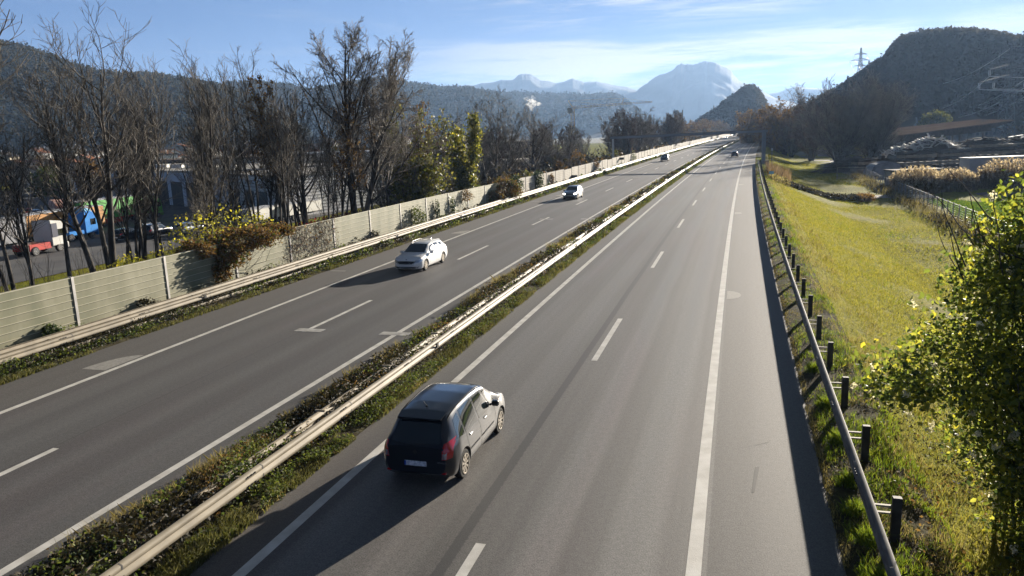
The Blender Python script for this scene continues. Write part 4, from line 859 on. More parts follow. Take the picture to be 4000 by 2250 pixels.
# the big shrub in the right foreground: hazel-like leaves overgrown with seeding clematis
def big_bush():
    rng = np.random.default_rng(130); c0 = np.array([9.6, 14.2, -1.6]); t = empty('overgrown_shrub', tuple(c0), 0, 'large yellow green shrub overgrown with white fluffy seed heads in the right foreground', 'shrub')
    B = np.array([(10.2, 14.0, 3.7, 2.0, 1.7, 1.9), (8.5, 13.6, 2.9, 1.75, 1.1, .85), (10.1, 13.9, 5.5, 1.2, 1.2, .95), (10.3, 13.8, 1.7, 1.6, 1.4, 1.8), (11.2, 13.8, 4.6, 2.2, 1.7, 1.6), (9.5, 13.9, 4.5, 1.0, 1.1, .9), (11.2, 13.2, 1.6, 2.0, 1.4, 2.4), (10.9, 13.1, -.4, 1.7, 1.3, 1.6), (7.4, 13.9, 2.55, .75, .6, .35), (10.6, 13.4, .1, 1.3, 1.2, 1.4), (9.6, 13.8, 1.7, 1.2, 1.1, 1.2), (11.6, 12.6, -.6, 1.4, 1.2, 1.6)])
    w_ = (B[:, 3] * B[:, 4] * B[:, 5]) ** .7; w_ /= w_.sum()
    def pts(m, sh, hi=1.05):
        i = rng.choice(len(B), m, p=w_); u = unit(rng.normal(size=(m, 3))); r = rng.uniform(sh ** 3, hi, m) ** (1 / 3)
        lump = 1 + .30 * fbm(u[:, 0] * 3 + i, u[:, 1] * 3 + u[:, 2] * 2, 5, .55); return B[i, :3] + u * B[i, 3:6] * (r * lump)[:, None] - c0
    def leafmesh(C, size):     # pointed oval leaves folded along the midrib
        n = len(C); a = unit(rng.normal(size=(n, 3)) + [0, -.1, -.35]); b = rng.normal(size=(n, 3)); b = unit(b - (b * a).sum(1)[:, None] * a); c = np.cross(a, b)
        s = size * rng.uniform(.55, 1.25, (n, 1)); fo = .22
        P = [C - a * s * .5, C - a * s * .15 + b * s * .34 + c * s * fo * .5, C + a * s * .2 + b * s * .28 + c * s * fo * .5, C + a * s * .62, C + a * s * .2 - b * s * .28 + c * s * fo * .5, C - a * s * .15 - b * s * .34 + c * s * fo * .5]
        V = np.stack(P, 1).reshape(-1, 3); i = np.arange(n)[:, None] * 6
        return V, np.concatenate([i + np.array([[0, 1, 2, 3]]), i + np.array([[0, 3, 4, 5]])])
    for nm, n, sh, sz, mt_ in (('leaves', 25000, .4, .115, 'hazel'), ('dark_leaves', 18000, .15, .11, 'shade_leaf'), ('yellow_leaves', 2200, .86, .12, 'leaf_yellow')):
        v, f = leafmesh(pts(n, sh), sz); link(nm, mesh_np(nm, v, f), t, M[mt_])
    cc = pts(260, .9, 1.14); m = 42; C = (cc[:, None] + unit(rng.normal(size=(len(cc), m, 3))) * rng.uniform(.02, .095, (len(cc), m, 1))).reshape(-1, 3)
    v, f = quads(C, .026, rng); link('seed_heads', mesh_np('seed_heads', v, f), t, M['fluff'])
    e = pts(110, .3, .9); e = e * [.9, 1, 1] + [.3, 0, .2]; b = np.array([1.3, 0, 0]) + rng.normal(size=(110, 3)) * [.4, .4, .1]; P = np.linspace(0, 1, 9)[None, :, None] * (e - b)[:, None] + b[:, None]; P[:, 1:] += rng.normal(size=(110, 8, 3)) * .09
    vb = tubes(P, np.linspace(.035, .007, 9)[None] * np.ones((110, 1)), 5)
    n = 14; bb = np.array([9.1, 13.8, 4.8]) - c0 + rng.normal(size=(n, 3)) * [.7, .5, .3]; d = np.array([-.6, .1, .75]) + rng.normal(size=(n, 3)) * .3
    P, Rr = grow(bb, d, rng.uniform(.8, 1.6, n), np.full(n, .014), 6, .12, .1, rng, .4); v, f = merge([vb, tubes(P, Rr, 5)]); link('branches', mesh_np('branches', v, f), t, M['bark'])
big_bush()
# field: reeds, ditch plants, molehills
def reeds(cx, cy, rx, ry, h, n, label, seed, z=-3.5):
    rng = np.random.default_rng(seed); t = empty('reed_clump', (cx, cy, z), 0, label, 'reeds', 'reed clumps behind the field fence')
    a = rng.uniform(0, 6.28, n); r = np.sqrt(rng.uniform(0, 1, n)); P = np.stack([np.cos(a) * r * rx, np.sin(a) * r * ry, a * 0], -1); hh = h * (1 - .35 * r ** 2) * rng.uniform(.62, 1.1, n)
    l = np.stack([P[:, 0] / rx, P[:, 1] / ry, a * 0], -1) * .10 + rng.normal(size=(n, 3)) * [.05, .05, 0]
    tip = P + (l + [0, 0, 1]) * hh[:, None]; PP = np.stack([P, (P + tip) / 2 + [0, 0, .02], tip], 1); v, f = tubes(PP, np.full((n, 3), .022), 3); link('stalks', mesh_np('stalks', v, f), t, M['reed'])
    c = P[rng.integers(0, n, n * 3)] + [0, 0, 1.] * rng.uniform(0, .8, (n * 3, 1)) * h * .8; v, f = quads(c, .28, rng, 2.5); link('leaves', mesh_np('leaves', v, f), t, M['reed'])
    k = rng.uniform(size=n) < .8; C = np.repeat(tip[k], 5, 0) + rng.normal(size=(k.sum() * 5, 3)) * [.06, .06, .16]; v, f = quads(C, .13, rng, 3); link('plumes', mesh_np('plumes', v, f), t, M['plume'])
reeds(62.5, 116.5, 3.6, 3, 3.9, 700, 'rust-stemmed reed clump with pink white plumes, tallest behind the field fence', 141)
reeds(69, 118, 3.4, 3, 3.4, 520, 'lower reed clump between the tallest clump and the white container', 142)
reeds(78, 119, 4.2, 3, 4.4, 620, 'white-plumed reed clump before the white container', 143)
reeds(84.5, 118, 4.0, 3, 4.0, 520, 'dark reed clump at the right under the white container', 144)
def ditch_plants():
    rng = np.random.default_rng(150); n = 5200; s = rng.normal(122.6, 1.3, n); o = rng.uniform(10.5, 21, n); P = rp(s, o); P[:, 2] = terrain(s, o) - .2 + rng.uniform(0, .9, n); v, f = quads(P, .13, rng)
    tag(link('ditch_plants', mesh_np('ditch_plants', v, f), None, M['weed_dark']), kind='stuff')
    n = 900; s = rng.uniform(126, 143, n); o = 8.2 + rng.uniform(0, 1, n) * 3.6; P = rp(s, o); P[:, 2] = terrain(s, o); v, f = blades(P, 1.9, .05, rng, .18); tag(link('dry_stems', mesh_np('dry_stems', v, f), None, M['reed']), kind='stuff')
    n = 2600; s = rng.uniform(118, 150, n); o = 8.4 + rng.uniform(0, 1, n) * 2.8; P = rp(s, o); P[:, 2] = terrain(s, o) + rng.uniform(0, .8, n); v, f = quads(P, .14, rng); tag(link('dry_plants', mesh_np('dry_plants', v, f), None, M['dry_grass']), kind='stuff')
    n = 1400; s = rng.normal(121, 1.4, n); o = rng.uniform(20.5, 22.5, n); P = rp(s, o); P[:, 2] = terrain(s, o) + rng.uniform(0, .9, n); v, f = quads(P, .12, rng); tag(link('dry_plants', mesh_np('dry_plants', v, f), None, M['leaf_brown']), kind='stuff')
    # rough growth along the fence foot
    n = 9000; s = 74 + 105 * rng.uniform(0, 1, n); o = 26.4 + rng.normal(size=n) * .8; k = fbm(s, o, 2.2, 5) > -.5; s, o = s[k], o[k]; P = rp(s, o); P[:, 2] = terrain(s, o) + rng.uniform(0, .5, len(s)); v, f = quads(P, .14, rng)
    tag(link('fence_weeds', mesh_np('fence_weeds', v, f), None, M['weed_dark']), kind='stuff')
    n = 3000; s = 74 + 105 * rng.uniform(0, 1, n); o = 26.2 + rng.normal(size=n) * .9; P = rp(s, o); P[:, 2] = terrain(s, o); v, f = blades(P, 1.0, .03, rng, .3); tag(link('fence_weeds', mesh_np('fence_weeds', v, f), None, M['dry_grass']), kind='stuff')
ditch_plants()
def lawn_blades():
    rng = np.random.default_rng(171); n = 30000; x = rng.uniform(46, 92, n); y = rng.uniform(62, 107, n); k = (x > 41 + (y - 62) * .42) ; x, y = x[k], y[k]
    P = np.stack([x, y, x * 0 + -3.42], -1); v, f = blades(P, .12, .05, rng, .3); tag(link('lawn_grass', mesh_np('lawn_grass', v, f), None, M['green_blade']), kind='stuff')
lawn_blades()
# ================================================================== VEHICLES
M['paint_black'] = pmat('black_car_paint', (.006, .009, .016), (.010, .013, .022), 2, .28, metal=.3, coat=1)
M['paint_white'] = pmat('white_car_paint', (.74, .74, .72), (.80, .80, .78), 2, .35, coat=.8)
M['paint_silver'] = pmat('silver_car_paint', (.30, .34, .40), (.36, .40, .46), 2, .3, metal=.6, coat=1)
M['paint_dark'] = pmat('dark_blue_car_paint', (.015, .018, .028), (.02, .025, .035), 2, .3, metal=.4, coat=1)
M['glass'] = pmat('tinted_car_glass', (.010, .014, .016), (.018, .024, .026), 3, .06, spec=.9, coat=.5)
M['tyre'] = pmat('tyre_rubber', (.015, .015, .015), (.03, .028, .025), 6, .85)
M['alloy'] = pmat('alloy_rim', (.42, .38, .32), (.55, .50, .43), 3, .35, metal=.7)
M['rim_dark'] = pmat('dark_rim_gap', (.012, .012, .012), (.02, .02, .02), 3, .7)
M['red_lens'] = pmat('red_lamp_lens', (.42, .004, .010), (.55, .008, .015), 3, .15, coat=1)
M['clear_lens'] = pmat('clear_lamp_lens', (.30, .32, .36), (.50, .52, .55), 9, .1, metal=.4, coat=1)
M['plate'] = pmat('licence_plate', (.38, .40, .46), (.80, .81, .84), 14, .5)
M['plate_blue'] = pmat('plate_blue_band', (.02, .07, .4), (.02, .07, .4), 3, .5)
M['lamp_on'] = pmat('lit_headlamp', (.9, .9, .9), (.9, .9, .9), 3, .3, emit=(1, .97, .9, 7))
M['chrome'] = pmat('bright_trim', (.6, .6, .6), (.7, .7, .7), 3, .2, metal=.9)
M['seam'] = pmat('dark_panel_gap', (.004, .004, .004), (.006, .006, .006), 3, .8)
M['seam_w'] = pmat('grey_panel_gap', (.10, .10, .10), (.12, .12, .12), 3, .8)
def crom(P, sub):
    P = [Vector(p) for p in P]; out = []
    for i in range(len(P) - 1):
        a = P[max(i - 1, 0)]; b = P[i]; c = P[i + 1]; d = P[min(i + 2, len(P) - 1)]
        for k in range(sub):
            t = k / sub; out.append(.5 * ((2 * b) + (c - a) * t + (2 * a - 5 * b + 4 * c - d) * t * t + (3 * b - a - 3 * c + d) * t ** 3))
    out.append(P[-1]); return out
def car_body(sp, sub=3, dx=.055, bool_=True):
    Lc = sp['L']; X = np.unique(np.concatenate([np.linspace(0, .12, 5), np.arange(.12, Lc - .12, dx), np.linspace(Lc - .12, Lc, 5)]))
    def cv(k, sg=.045):
        xs, ys = zip(*sp[k]); g = np.arange(-.3, Lc + .3, .01); y = np.interp(g, xs, ys); kk = np.exp(-np.linspace(-3, 3, int(6 * sg / .01) | 1) ** 2 / 2); kk /= kk.sum(); pad = len(kk) // 2
        y2 = np.convolve(np.pad(y, pad, mode='edge'), kk, 'valid'); return np.interp(X, g, y2)
    zt, zb, wp, wt, zl = cv('top'), cv('belt'), cv('plan'), cv('roofw'), cv('low')
    rings = []
    for i, x in enumerate(X):
        w_, t, b, r, l = wp[i], zt[i], min(zb[i], zt[i] - .035), min(wt[i], wp[i] - .02), zl[i]
        gh = max(t - b, .035); e = min(1, gh / .35)
        rr = r * e + (w_ * .90) * (1 - e)
        pts = [(0, l), (w_ - .16, l), (w_ - .035, l + .10), (w_, l + (b - l) * .45), (w_ - .01, l + (b - l) * .78), (w_ - .045, b - .01), (w_ - .06 - (w_ - .06 - rr) * .5, b + gh * .48), (rr, t - .09 * e - .012), (rr - .10, t - .02 * e - .006), (rr * .5, t + .008), (0, t + .014)]
        rings.append([(x - Lc / 2, p[0], p[1]) for p in crom([(q[0], q[1], 0) for q in pts], sub)])
    V = []; m = len(rings[0]); full = []
    for rg in rings: full.append([(p[0], p[1], p[2]) for p in rg] + [(p[0], -p[1], p[2]) for p in rg[-2:0:-1]])
    k = len(full[0]); V = [p for rg in full for p in rg]; n = len(full)
    F = [(i * k + j, (i + 1) * k + j, (i + 1) * k + (j + 1) % k, i * k + (j + 1) % k) for i in range(n - 1) for j in range(k)]
    F += [tuple(range(k)), tuple(range((n - 1) * k, n * k))[::-1]]
    me = bpy.data.meshes.new('body'); me.from_pydata(V, [], F); me.update()
    bm = bmesh.new(); bm.from_mesh(me); bmesh.ops.recalc_face_normals(bm, faces=bm.faces); bm.to_mesh(me); bm.free()
    bvh = BVHTree.FromPolygons([v.co.copy() for v in me.vertices], [tuple(p.vertices) for p in me.polygons])
    if bool_:
        o = link('tmp', me); cut = MB()
        for wx in sp['wheels']:
            for sgn in (1, -1):
                y = sp['W'] / 2; cut.cyl((wx - Lc / 2, sgn * (y - .30), sp['wr']), (wx - Lc / 2, sgn * (y + .1), sp['wr']), sp['wr'] + .055, n=28)
        co = cut.build('cut', None); md = o.modifiers.new('b', 'BOOLEAN'); md.object = co; md.operation = 'DIFFERENCE'; md.solver = 'EXACT'
        dg = bpy.context.evaluated_depsgraph_get(); me2 = bpy.data.meshes.new_from_object(o.evaluated_get(dg)); bpy.data.objects.remove(o); bpy.data.objects.remove(co); me = me2; me.name = 'body'
    me.materials.clear(); me.polygons.foreach_set('use_smooth', [True] * len(me.polygons)); me.set_sharp_from_angle(angle=R(32))
    return me, bvh
def patch(name, bvh, axis, sgn, lo, hi, mat, parent, n=10, m=6, lift=.004, th=.0, mirror=False):
    """a panel draped on the body. axis 'y': polylines in (x,z) seen from the side; 'x': (y,z) from front or rear; 'z': (x,y) from above"""
    def sample(L, t):
        q = [0]
        for a, b in zip(L, L[1:]): q.append(q[-1] + math.hypot(b[0] - a[0], b[1] - a[1]))
        d = t * q[-1]
        for i in range(len(L) - 1):
            if d <= q[i + 1] + 1e-9: f = (d - q[i]) / max(q[i + 1] - q[i], 1e-9); return (L[i][0] + (L[i + 1][0] - L[i][0]) * f, L[i][1] + (L[i + 1][1] - L[i][1]) * f)
        return L[-1]
    V = []; 
    for i in range(n + 1):
        a = sample(lo, i / n); b = sample(hi, i / n)
        for j in range(m + 1):
            u = a[0] + (b[0] - a[0]) * j / m; v = a[1] + (b[1] - a[1]) * j / m
            if axis == 'y': o = Vector((u, sgn * 3, v)); d = Vector((0, -sgn, 0))
            elif axis == 'x': o = Vector((sgn * 5, u, v)); d = Vector((-sgn, 0, 0))
            else: o = Vector((u, v, 4)); d = Vector((0, 0, -1))
            h = bvh.ray_cast(o, d)
            if h[0] is None: V.append(None); continue
            nr = h[1]; nr = nr if nr.dot(d) < 0 else -nr; V.append(h[0] + nr * lift)
    F = []; k = m + 1
    for i in range(n):
        for j in range(m):
            q = (i * k + j, (i + 1) * k + j, (i + 1) * k + j + 1, i * k + j + 1)
            if all(V[z] is not None for z in q): F.append(q)
    V = [v if v is not None else Vector((0, 0, 0)) for v in V]
    me = bpy.data.meshes.new(name); me.from_pydata([tuple(v) for v in V], [], F); me.update(); me.polygons.foreach_set('use_smooth', [True] * len(me.polygons))
    return link(name, me, parent, mat)
def wheel(parent, x, y, r, sgn, spokes=8, rim='alloy', wd=.20):
    V = []; F = []; n = 32; prof = [(-wd / 2 + .02, r * .68), (-wd / 2, r * .80), (-wd / 2 + .01, r * .95), (-wd / 2 + .04, r), (wd / 2 - .04, r), (wd / 2 - .01, r * .95), (wd / 2, r * .80), (wd / 2 - .02, r * .68)]
    for i in range(n):
        a = 2 * math.pi * i / n
        for p, q in prof: V.append((x + q * math.cos(a), y - sgn * wd / 2 + p, r + q * math.sin(a)))
    k = len(prof); F = [(i * k + j, ((i + 1) % n) * k + j, ((i + 1) % n) * k + (j + 1) % k, i * k + (j + 1) % k) for i in range(n) for j in range(k)]
    w_ = MB(); w_.add(V, F); t = w_.build('wheel', M['tyre'], parent, smooth=True)
    rm = MB(); yo = y - sgn * .018; rr = r * .68
    for i in range(spokes):
        a = 2 * math.pi * i / spokes; da = math.pi / spokes * .62
        P = [(r * .10, a - da * 1.6), (rr, a - da * .75), (rr, a + da * .75), (r * .10, a + da * 1.6)]
        rm.hexa([(x + q * math.cos(c), yo - .02, r + q * math.sin(c)) for q, c in P] + [(x + q * math.cos(c), yo + .012, r + q * math.sin(c)) for q, c in P])
    rm.cyl((x, yo - .02, r), (x, yo + .02, r), r * .2, n=16)
    ring = []; 
    for q, yy in ((rr * .93, yo - .03), (rr * 1.03, yo - .03), (rr * 1.03, yo + sgn * .012), (rr * .93, yo + sgn * .012)): ring.append((q, yy))
    V = [(x + q * math.cos(2 * math.pi * i / n), yy, r + q * math.sin(2 * math.pi * i / n)) for i in range(n) for q, yy in ring]
    rm.add(V, [(i * 4 + j, ((i + 1) % n) * 4 + j, ((i + 1) % n) * 4 + (j + 1) % 4, i * 4 + (j + 1) % 4) for i in range(n) for j in range(4)])
    rm.build('rim', M[rim], t)
    bk = MB(); bk.cyl((x, y - sgn * .13, r), (x, y - sgn * .07, r), rr, n=24); bk.build('rim_back', M['rim_dark'], t)
    return t
def mirror_pod(parent, x, y, z, sgn, mat, d=1):
    mb = MB(); mb.hexa([(x - .09, sgn * (y + .03), z - .02), (x + .09, sgn * (y + .03), z), (x + .06, sgn * (y + .22), z + .01), (x - .09, sgn * (y + .22), z - .01), (x - .09, sgn * (y + .03), z + .13), (x + .05, sgn * (y + .03), z + .13), (x + .01, sgn * (y + .22), z + .13), (x - .09, sgn * (y + .22), z + .13)])
    mb.box(x - .02, x + .05, min(sgn * (y - .08), sgn * (y + .05)), max(sgn * (y - .08), sgn * (y + .05)), z - .02, z + .03)
    return mb.build('wing_mirror', mat, parent, .022, True)
def strip2(a, w_): return a, [(p[0] + w_[0], p[1] + w_[1]) for p in a]
def make_car(name, sp, paint, label, detail=2):
    t = empty(name, (0, 0, 0), 0, label, sp.get('cat', 'car')); me, bvh = car_body(sp, dx=.055 if detail == 2 else .11, bool_=detail > 0)
    h = sp['L'] / 2; link('body', me, t, paint); W2 = sp['W'] / 2; S = lambda L: [(p[0] - h, p[1]) for p in L]
    for wx in sp['wheels']:
        for sgn in (1, -1): wheel(t, wx - h, sgn * (W2 - .03), sp['wr'], sgn, sp.get('spokes', 8), sp.get('rim', 'alloy'))
    for sgn in (1, -1):
        for nm, lo, hi in sp['sidewin']: patch(nm, bvh, 'y', sgn, S(lo), S(hi), M['glass'], t)
        for lo, hi, mt_ in sp.get('sidelamps', []): patch('lamp_side', bvh, 'y', sgn, S(lo), S(hi), M[mt_], t, 5, 4, .006)
        if detail == 2:
            for lo, w_ in sp.get('seams', []): patch('panel_gap', bvh, 'y', sgn, *[S(q) for q in strip2(lo, w_)], sp.get('seam', M['seam']), t, 14, 1, .003)
            for x, z in sp.get('handles', []):
                mb = MB(); y = bvh.ray_cast(Vector((x - h, sgn * 3, z)), Vector((0, -sgn, 0)))[0].y; mb.box(x - h - .10, x - h + .09, min(y, y + sgn * .03), max(y, y + sgn * .03), z - .018, z + .018); mb.build('door_handle', sp.get('handle_mat', M['chrome']), t, .01)
            for lo, hi in sp.get('mould', []): patch('side_moulding', bvh, 'y', sgn, S(lo), S(hi), sp.get('mould_mat', paint), t, 20, 1, .02)
        mx_, mz = sp['mirror']; mirror_pod(t, mx_ - h, W2 - .06, mz, sgn, sp.get('mirror_mat', paint))
    y0 = sp['ws']; patch('windscreen', bvh, 'z', 1, [(y0[0][0] - h, -y0[0][1]), (y0[0][0] - h + .05, 0), (y0[0][0] - h, y0[0][1])], [(y0[1][0] - h, -y0[1][1]), (y0[1][0] - h + .03, 0), (y0[1][0] - h, y0[1][1])], M['glass'], t, 14, 10)
    for nm, sg, lo, hi, mt_ in sp.get('ends', []): 
        o = patch(nm, bvh, 'x', sg, lo, hi, M[mt_], t, 10, 5, .006)
    return t, bvh
def mir(L): return [(-p[0], p[1]) for p in L]
MPV = dict(L=4.26, W=1.81, wr=.335, wheels=(.76, 3.45), spokes=9, rim='alloy',
    top=[(0, .96), (.03, 1.0), (.10, 1.08), (.30, 1.36), (.46, 1.51), (.65, 1.575), (1.1, 1.62), (1.8, 1.635), (2.4, 1.60), (2.75, 1.53), (3.15, 1.30), (3.5, 1.08), (3.7, 1.02), (4.0, .93), (4.16, .80), (4.24, .60), (4.26, .50)],
    belt=[(0, .93), (.6, .97), (1.5, .93), (2.8, .90), (3.4, .92), (4.26, .8)],
    plan=[(0, .68), (.05, .77), (.2, .85), (.5, .89), (3.6, .905), (3.95, .87), (4.12, .78), (4.22, .62), (4.26, .5)],
    roofw=[(0, .68), (.3, .60), (.6, .61), (2.2, .665), (2.9, .69), (3.5, .74)], low=[(0, .40), (.15, .26), (.6, .20), (3.8, .20), (4.1, .24), (4.26, .34)],
    sidewin=[('quarter_window', [(.50, 1.03), (.93, .99)], [(.66, 1.40), (.93, 1.47)]), ('side_window', [(1.01, .98), (1.60, .965), (1.82, .96)], [(1.03, 1.49), (1.5, 1.515), (1.78, 1.51)]), ('side_window', [(1.92, .955), (2.72, .945)], [(1.88, 1.505), (2.35, 1.49)]), ('quarter_window', [(2.80, .945), (3.22, .95)], [(2.50, 1.45), (2.62, 1.41)])],
    ws=((3.42, .66), (2.72, .60)), mirror=(2.86, .98), handles=[(1.25, .87), (2.30, .87)],
    seams=[([(1.0, .99), (.98, .8), (1.10, .50), (1.13, .28)], (.012, 0)), ([(1.86, .95), (1.88, .6), (1.88, .28)], (.012, 0)), ([(2.98, .94), (3.0, .6), (2.98, .28)], (.012, 0)), ([(1.13, .28), (2.98, .28)], (0, .010))],
    mould=[([(1.16, .50), (1.84, .50)], [(1.16, .545), (1.84, .545)]), ([(1.92, .50), (2.9, .50)], [(1.92, .545), (2.9, .545)])],
    sidelamps=[([(.04, .74), (.17, .78)], [(.12, 1.06), (.30, 1.08)], 'red_lens')],
    ends=[('rear_window', -1, [(-.58, 1.05), (0, 1.02), (.58, 1.05)], [(-.50, 1.43), (0, 1.46), (.50, 1.43)], 'glass'),
          ('tail_lamp', -1, [(.62, .72), (.82, .74)], [(.65, 1.05), (.80, 1.10)], 'red_lens'), ('tail_lamp', -1, [(-.62, .72), (-.82, .74)], [(-.65, 1.05), (-.80, 1.10)], 'red_lens'),
          ('reversing_lens', -1, [(.62, .73), (.72, .74)], [(.64, .86), (.73, .88)], 'clear_lens'), ('reversing_lens', -1, [(-.62, .73), (-.72, .74)], [(-.64, .86), (-.73, .88)], 'clear_lens')])
mpv, bv = make_car('parked_car', MPV, M['paint_black'], 'black compact people carrier seen from behind, nearest car on the right carriageway')
mpv.name = 'car'
h = MPV['L'] / 2
def plate(parent, x, y, z, sg, wd=.52, ht=.115, band=True):
    mb = MB(); mb.box(min(x, x + sg * .012), max(x, x + sg * .012), y - wd / 2, y + wd / 2, z - ht / 2, z + ht / 2); p = mb.build('licence_plate', M['plate'], parent, .004)
    if band: mb = MB(); yy = y - sg * (-1) * 0 + (wd / 2 - .02) * (1 if sg < 0 else -1); mb.box(min(x, x + sg * .015), max(x, x + sg * .015), yy - .02, yy + .02, z - ht / 2 + .005, z + ht / 2 - .005); mb.build('plate_band', M['plate_blue'], p)
plate(mpv, -h - .005, 0, .60, -1)
patch('boot_gap', bv, 'x', -1, [(-.72, .50), (.72, .50)], [(-.72, .512), (.72, .512)], M['seam'], mpv, 12, 1, .003)
mb = MB(); mb.cyl((-h + .02, 0, .86), (-h - .012, 0, .86), .055, n=4); mb.build('badge', M['chrome' if False else 'black'], mpv)
mb = MB(); mb.hexa([(-h + .32, -.52, 1.48), (-h + .32, .52, 1.48), (-h + .62, .54, 1.55), (-h + .62, -.54, 1.55), (-h + .30, -.52, 1.52), (-h + .30, .52, 1.52), (-h + .62, .55, 1.588), (-h + .62, -.55, 1.588)]); mb.build('roof_spoiler', M['paint_black'], mpv, .012, True)
mb = MB(); mb.cyl((-h + .78, 0, 1.62), (-h + .78, 0, 1.66), .028, n=10); mb.cyl((-h + .78, 0, 1.655), (-h + .60, 0, 1.83), .006, .004, n=6); mb.build('roof_antenna', M['black'], mpv)
mb = MB(); mb.bar((-h + .13, .02, 1.05), (-h + .235, -.42, 1.12), .022, .02); mb.build('rear_wiper', M['black'], mpv)
for sgn in (1, -1):
    mb = MB(); P = []
    for x in np.linspace(-h + .5, -h + 2.6, 12):
        q = bv.ray_cast(Vector((x, sgn * .585, 4)), Vector((0, 0, -1)))[0]; P.append(q + Vector((0, 0, .006)))
    for a, b in zip(P, P[1:]): mb.bar(a, b, .02, .018)
    mb.build('roof_strip', M['black'], mpv)
    mb = MB(); mb.bar((-h - .0 + .03, sgn * .70, .40), (-h + .03, sgn * .60, .40), .05, .035); mb.build('rear_reflector', M['red_lens'], mpv)
def lettering(txt, parent, loc, rot, size, mat, ext=.004, name='lettering'):
    c = bpy.data.curves.new(name, 'FONT'); c.body = txt; c.size = size; c.extrude = ext; c.align_x = 'CENTER'; o = bpy.data.objects.new('tmp', c); COL.objects.link(o)
    dg = bpy.context.evaluated_depsgraph_get(); me = bpy.data.meshes.new_from_object(o.evaluated_get(dg)); bpy.data.objects.remove(o); me.materials.clear()
    r = link(name, me, parent, mat); r.location = loc; r.rotation_euler = rot; return r
lettering('RENAULT', mpv, (-h - .006, -.62, .635), (R(90), 0, R(-90)), .05, M['chrome'])
def put_car(t, s, off, flip=False, dyaw=0):
    p = rp(s, off); a = heading(s); t.location = (p[0], p[1], float(zroad(s)) + .002); t.rotation_euler = (0, 0, math.pi / 2 - a + (math.pi if flip else 0) + dyaw)
# white estate, coming towards the camera
EST = dict(L=4.67, W=1.81, wr=.325, wheels=(.98, 3.69), spokes=10, rim='alloy',
    top=[(0, .85), (.04, .95), (.10, 1.02), (.30, 1.25), (.52, 1.40), (.7, 1.44), (1.6, 1.475), (2.3, 1.46), (2.65, 1.40), (3.1, 1.16), (3.42, .99), (3.6, .965), (4.2, .88), (4.45, .78), (4.60, .66), (4.67, .52)],
    belt=[(0, .84), (.8, .92), (1.6, .90), (3.2, .88), (4.67, .75)],
    plan=[(0, .74), (.06, .81), (.25, .87), (.6, .90), (3.9, .905), (4.25, .87), (4.45, .78), (4.60, .62), (4.67, .48)],
    roofw=[(0, .72), (.4, .60), (1.0, .60), (2.2, .61), (2.8, .66), (3.4, .72)], low=[(0, .38), (.2, .24), (.6, .18), (4.2, .18), (4.55, .2), (4.67, .28)],
    sidewin=[('quarter_window', [(.55, .98), (1.22, .95)], [(.80, 1.27), (1.24, 1.34)]), ('side_window', [(1.32, .945), (2.02, .925)], [(1.33, 1.35), (2.0, 1.37)]), ('side_window', [(2.11, .925), (3.05, .925)], [(2.09, 1.37), (2.60, 1.29)])],
    ws=((3.36, .66), (2.60, .555)), mirror=(2.98, .90), handles=[(1.62, .83), (2.60, .82)], handle_mat=M['paint_white'], seam=M['seam_w'],
    seams=[([(2.07, .92), (2.08, .6), (2.06, .26)], (.012, 0)), ([(1.28, .94), (1.26, .75), (1.42, .5), (1.45, .26)], (.012, 0)), ([(3.14, .9), (3.16, .6), (3.12, .26)], (.012, 0))],
    sidelamps=[([(4.18, .64), (4.44, .61)], [(4.14, .76), (4.40, .74)], 'clear_lens')], mirror_mat=M['paint_white'],
    ends=[('radiator_grille', 1, [(-.50, .52), (0, .50), (.50, .52)], [(-.58, .66), (0, .675), (.58, .66)], 'black'),
          ('headlight', 1, [(.52, .56), (.80, .60)], [(.56, .70), (.82, .735)], 'clear_lens'), ('headlight', 1, [(-.52, .56), (-.80, .60)], [(-.56, .70), (-.82, .735)], 'clear_lens'),
          ('air_intake', 1, [(-.66, .26), (0, .25), (.66, .26)], [(-.76, .36), (0, .37), (.76, .36)], 'black'), ('fog_lamp', 1, [(.52, .29), (.68, .30)], [(.54, .335), (.70, .345)], 'clear_lens')])
est, bv = make_car('car', EST, M['paint_white'], 'white estate car with silver roof rails driving towards the camera')
h = EST['L'] / 2; plate(est, h - .02, 0, .44, 1, .50, .11, False)
for sgn in (1, -1):
    mb = MB(); xs = np.linspace(.75, 2.35, 9); P = [Vector((x - h, sgn * .585, 1.435 + .075 * math.sin(math.pi * min(1, max(0, (x - .75) / 1.6))) ** .35)) for x in xs]
    for a, b in zip(P, P[1:]): mb.bar(a, b, .035, .03)
    mb.build('roof_rail', M['galv'] if False else M['paint_white'], est, .006)
mb = MB(); mb.hexa([(-h + .62, -.02, 1.45), (-h + .80, -.03, 1.46), (-h + .80, .03, 1.46), (-h + .62, .02, 1.45), (-h + .60, -.008, 1.52), (-h + .68, -.01, 1.51), (-h + .68, .01, 1.51), (-h + .60, .008, 1.52)]); mb.build('roof_antenna', M['paint_white'], est)
mb = MB(); mb.cyl((h - .17, 0, .735), (h - .15, 0, .74), .04, n=14); mb.build('badge', M['chrome'], est)
put_car(est, 41.05 + 2.33 - .15, -13.78, True)
put_car(mpv, 15.60 + 2.13, -2.12)
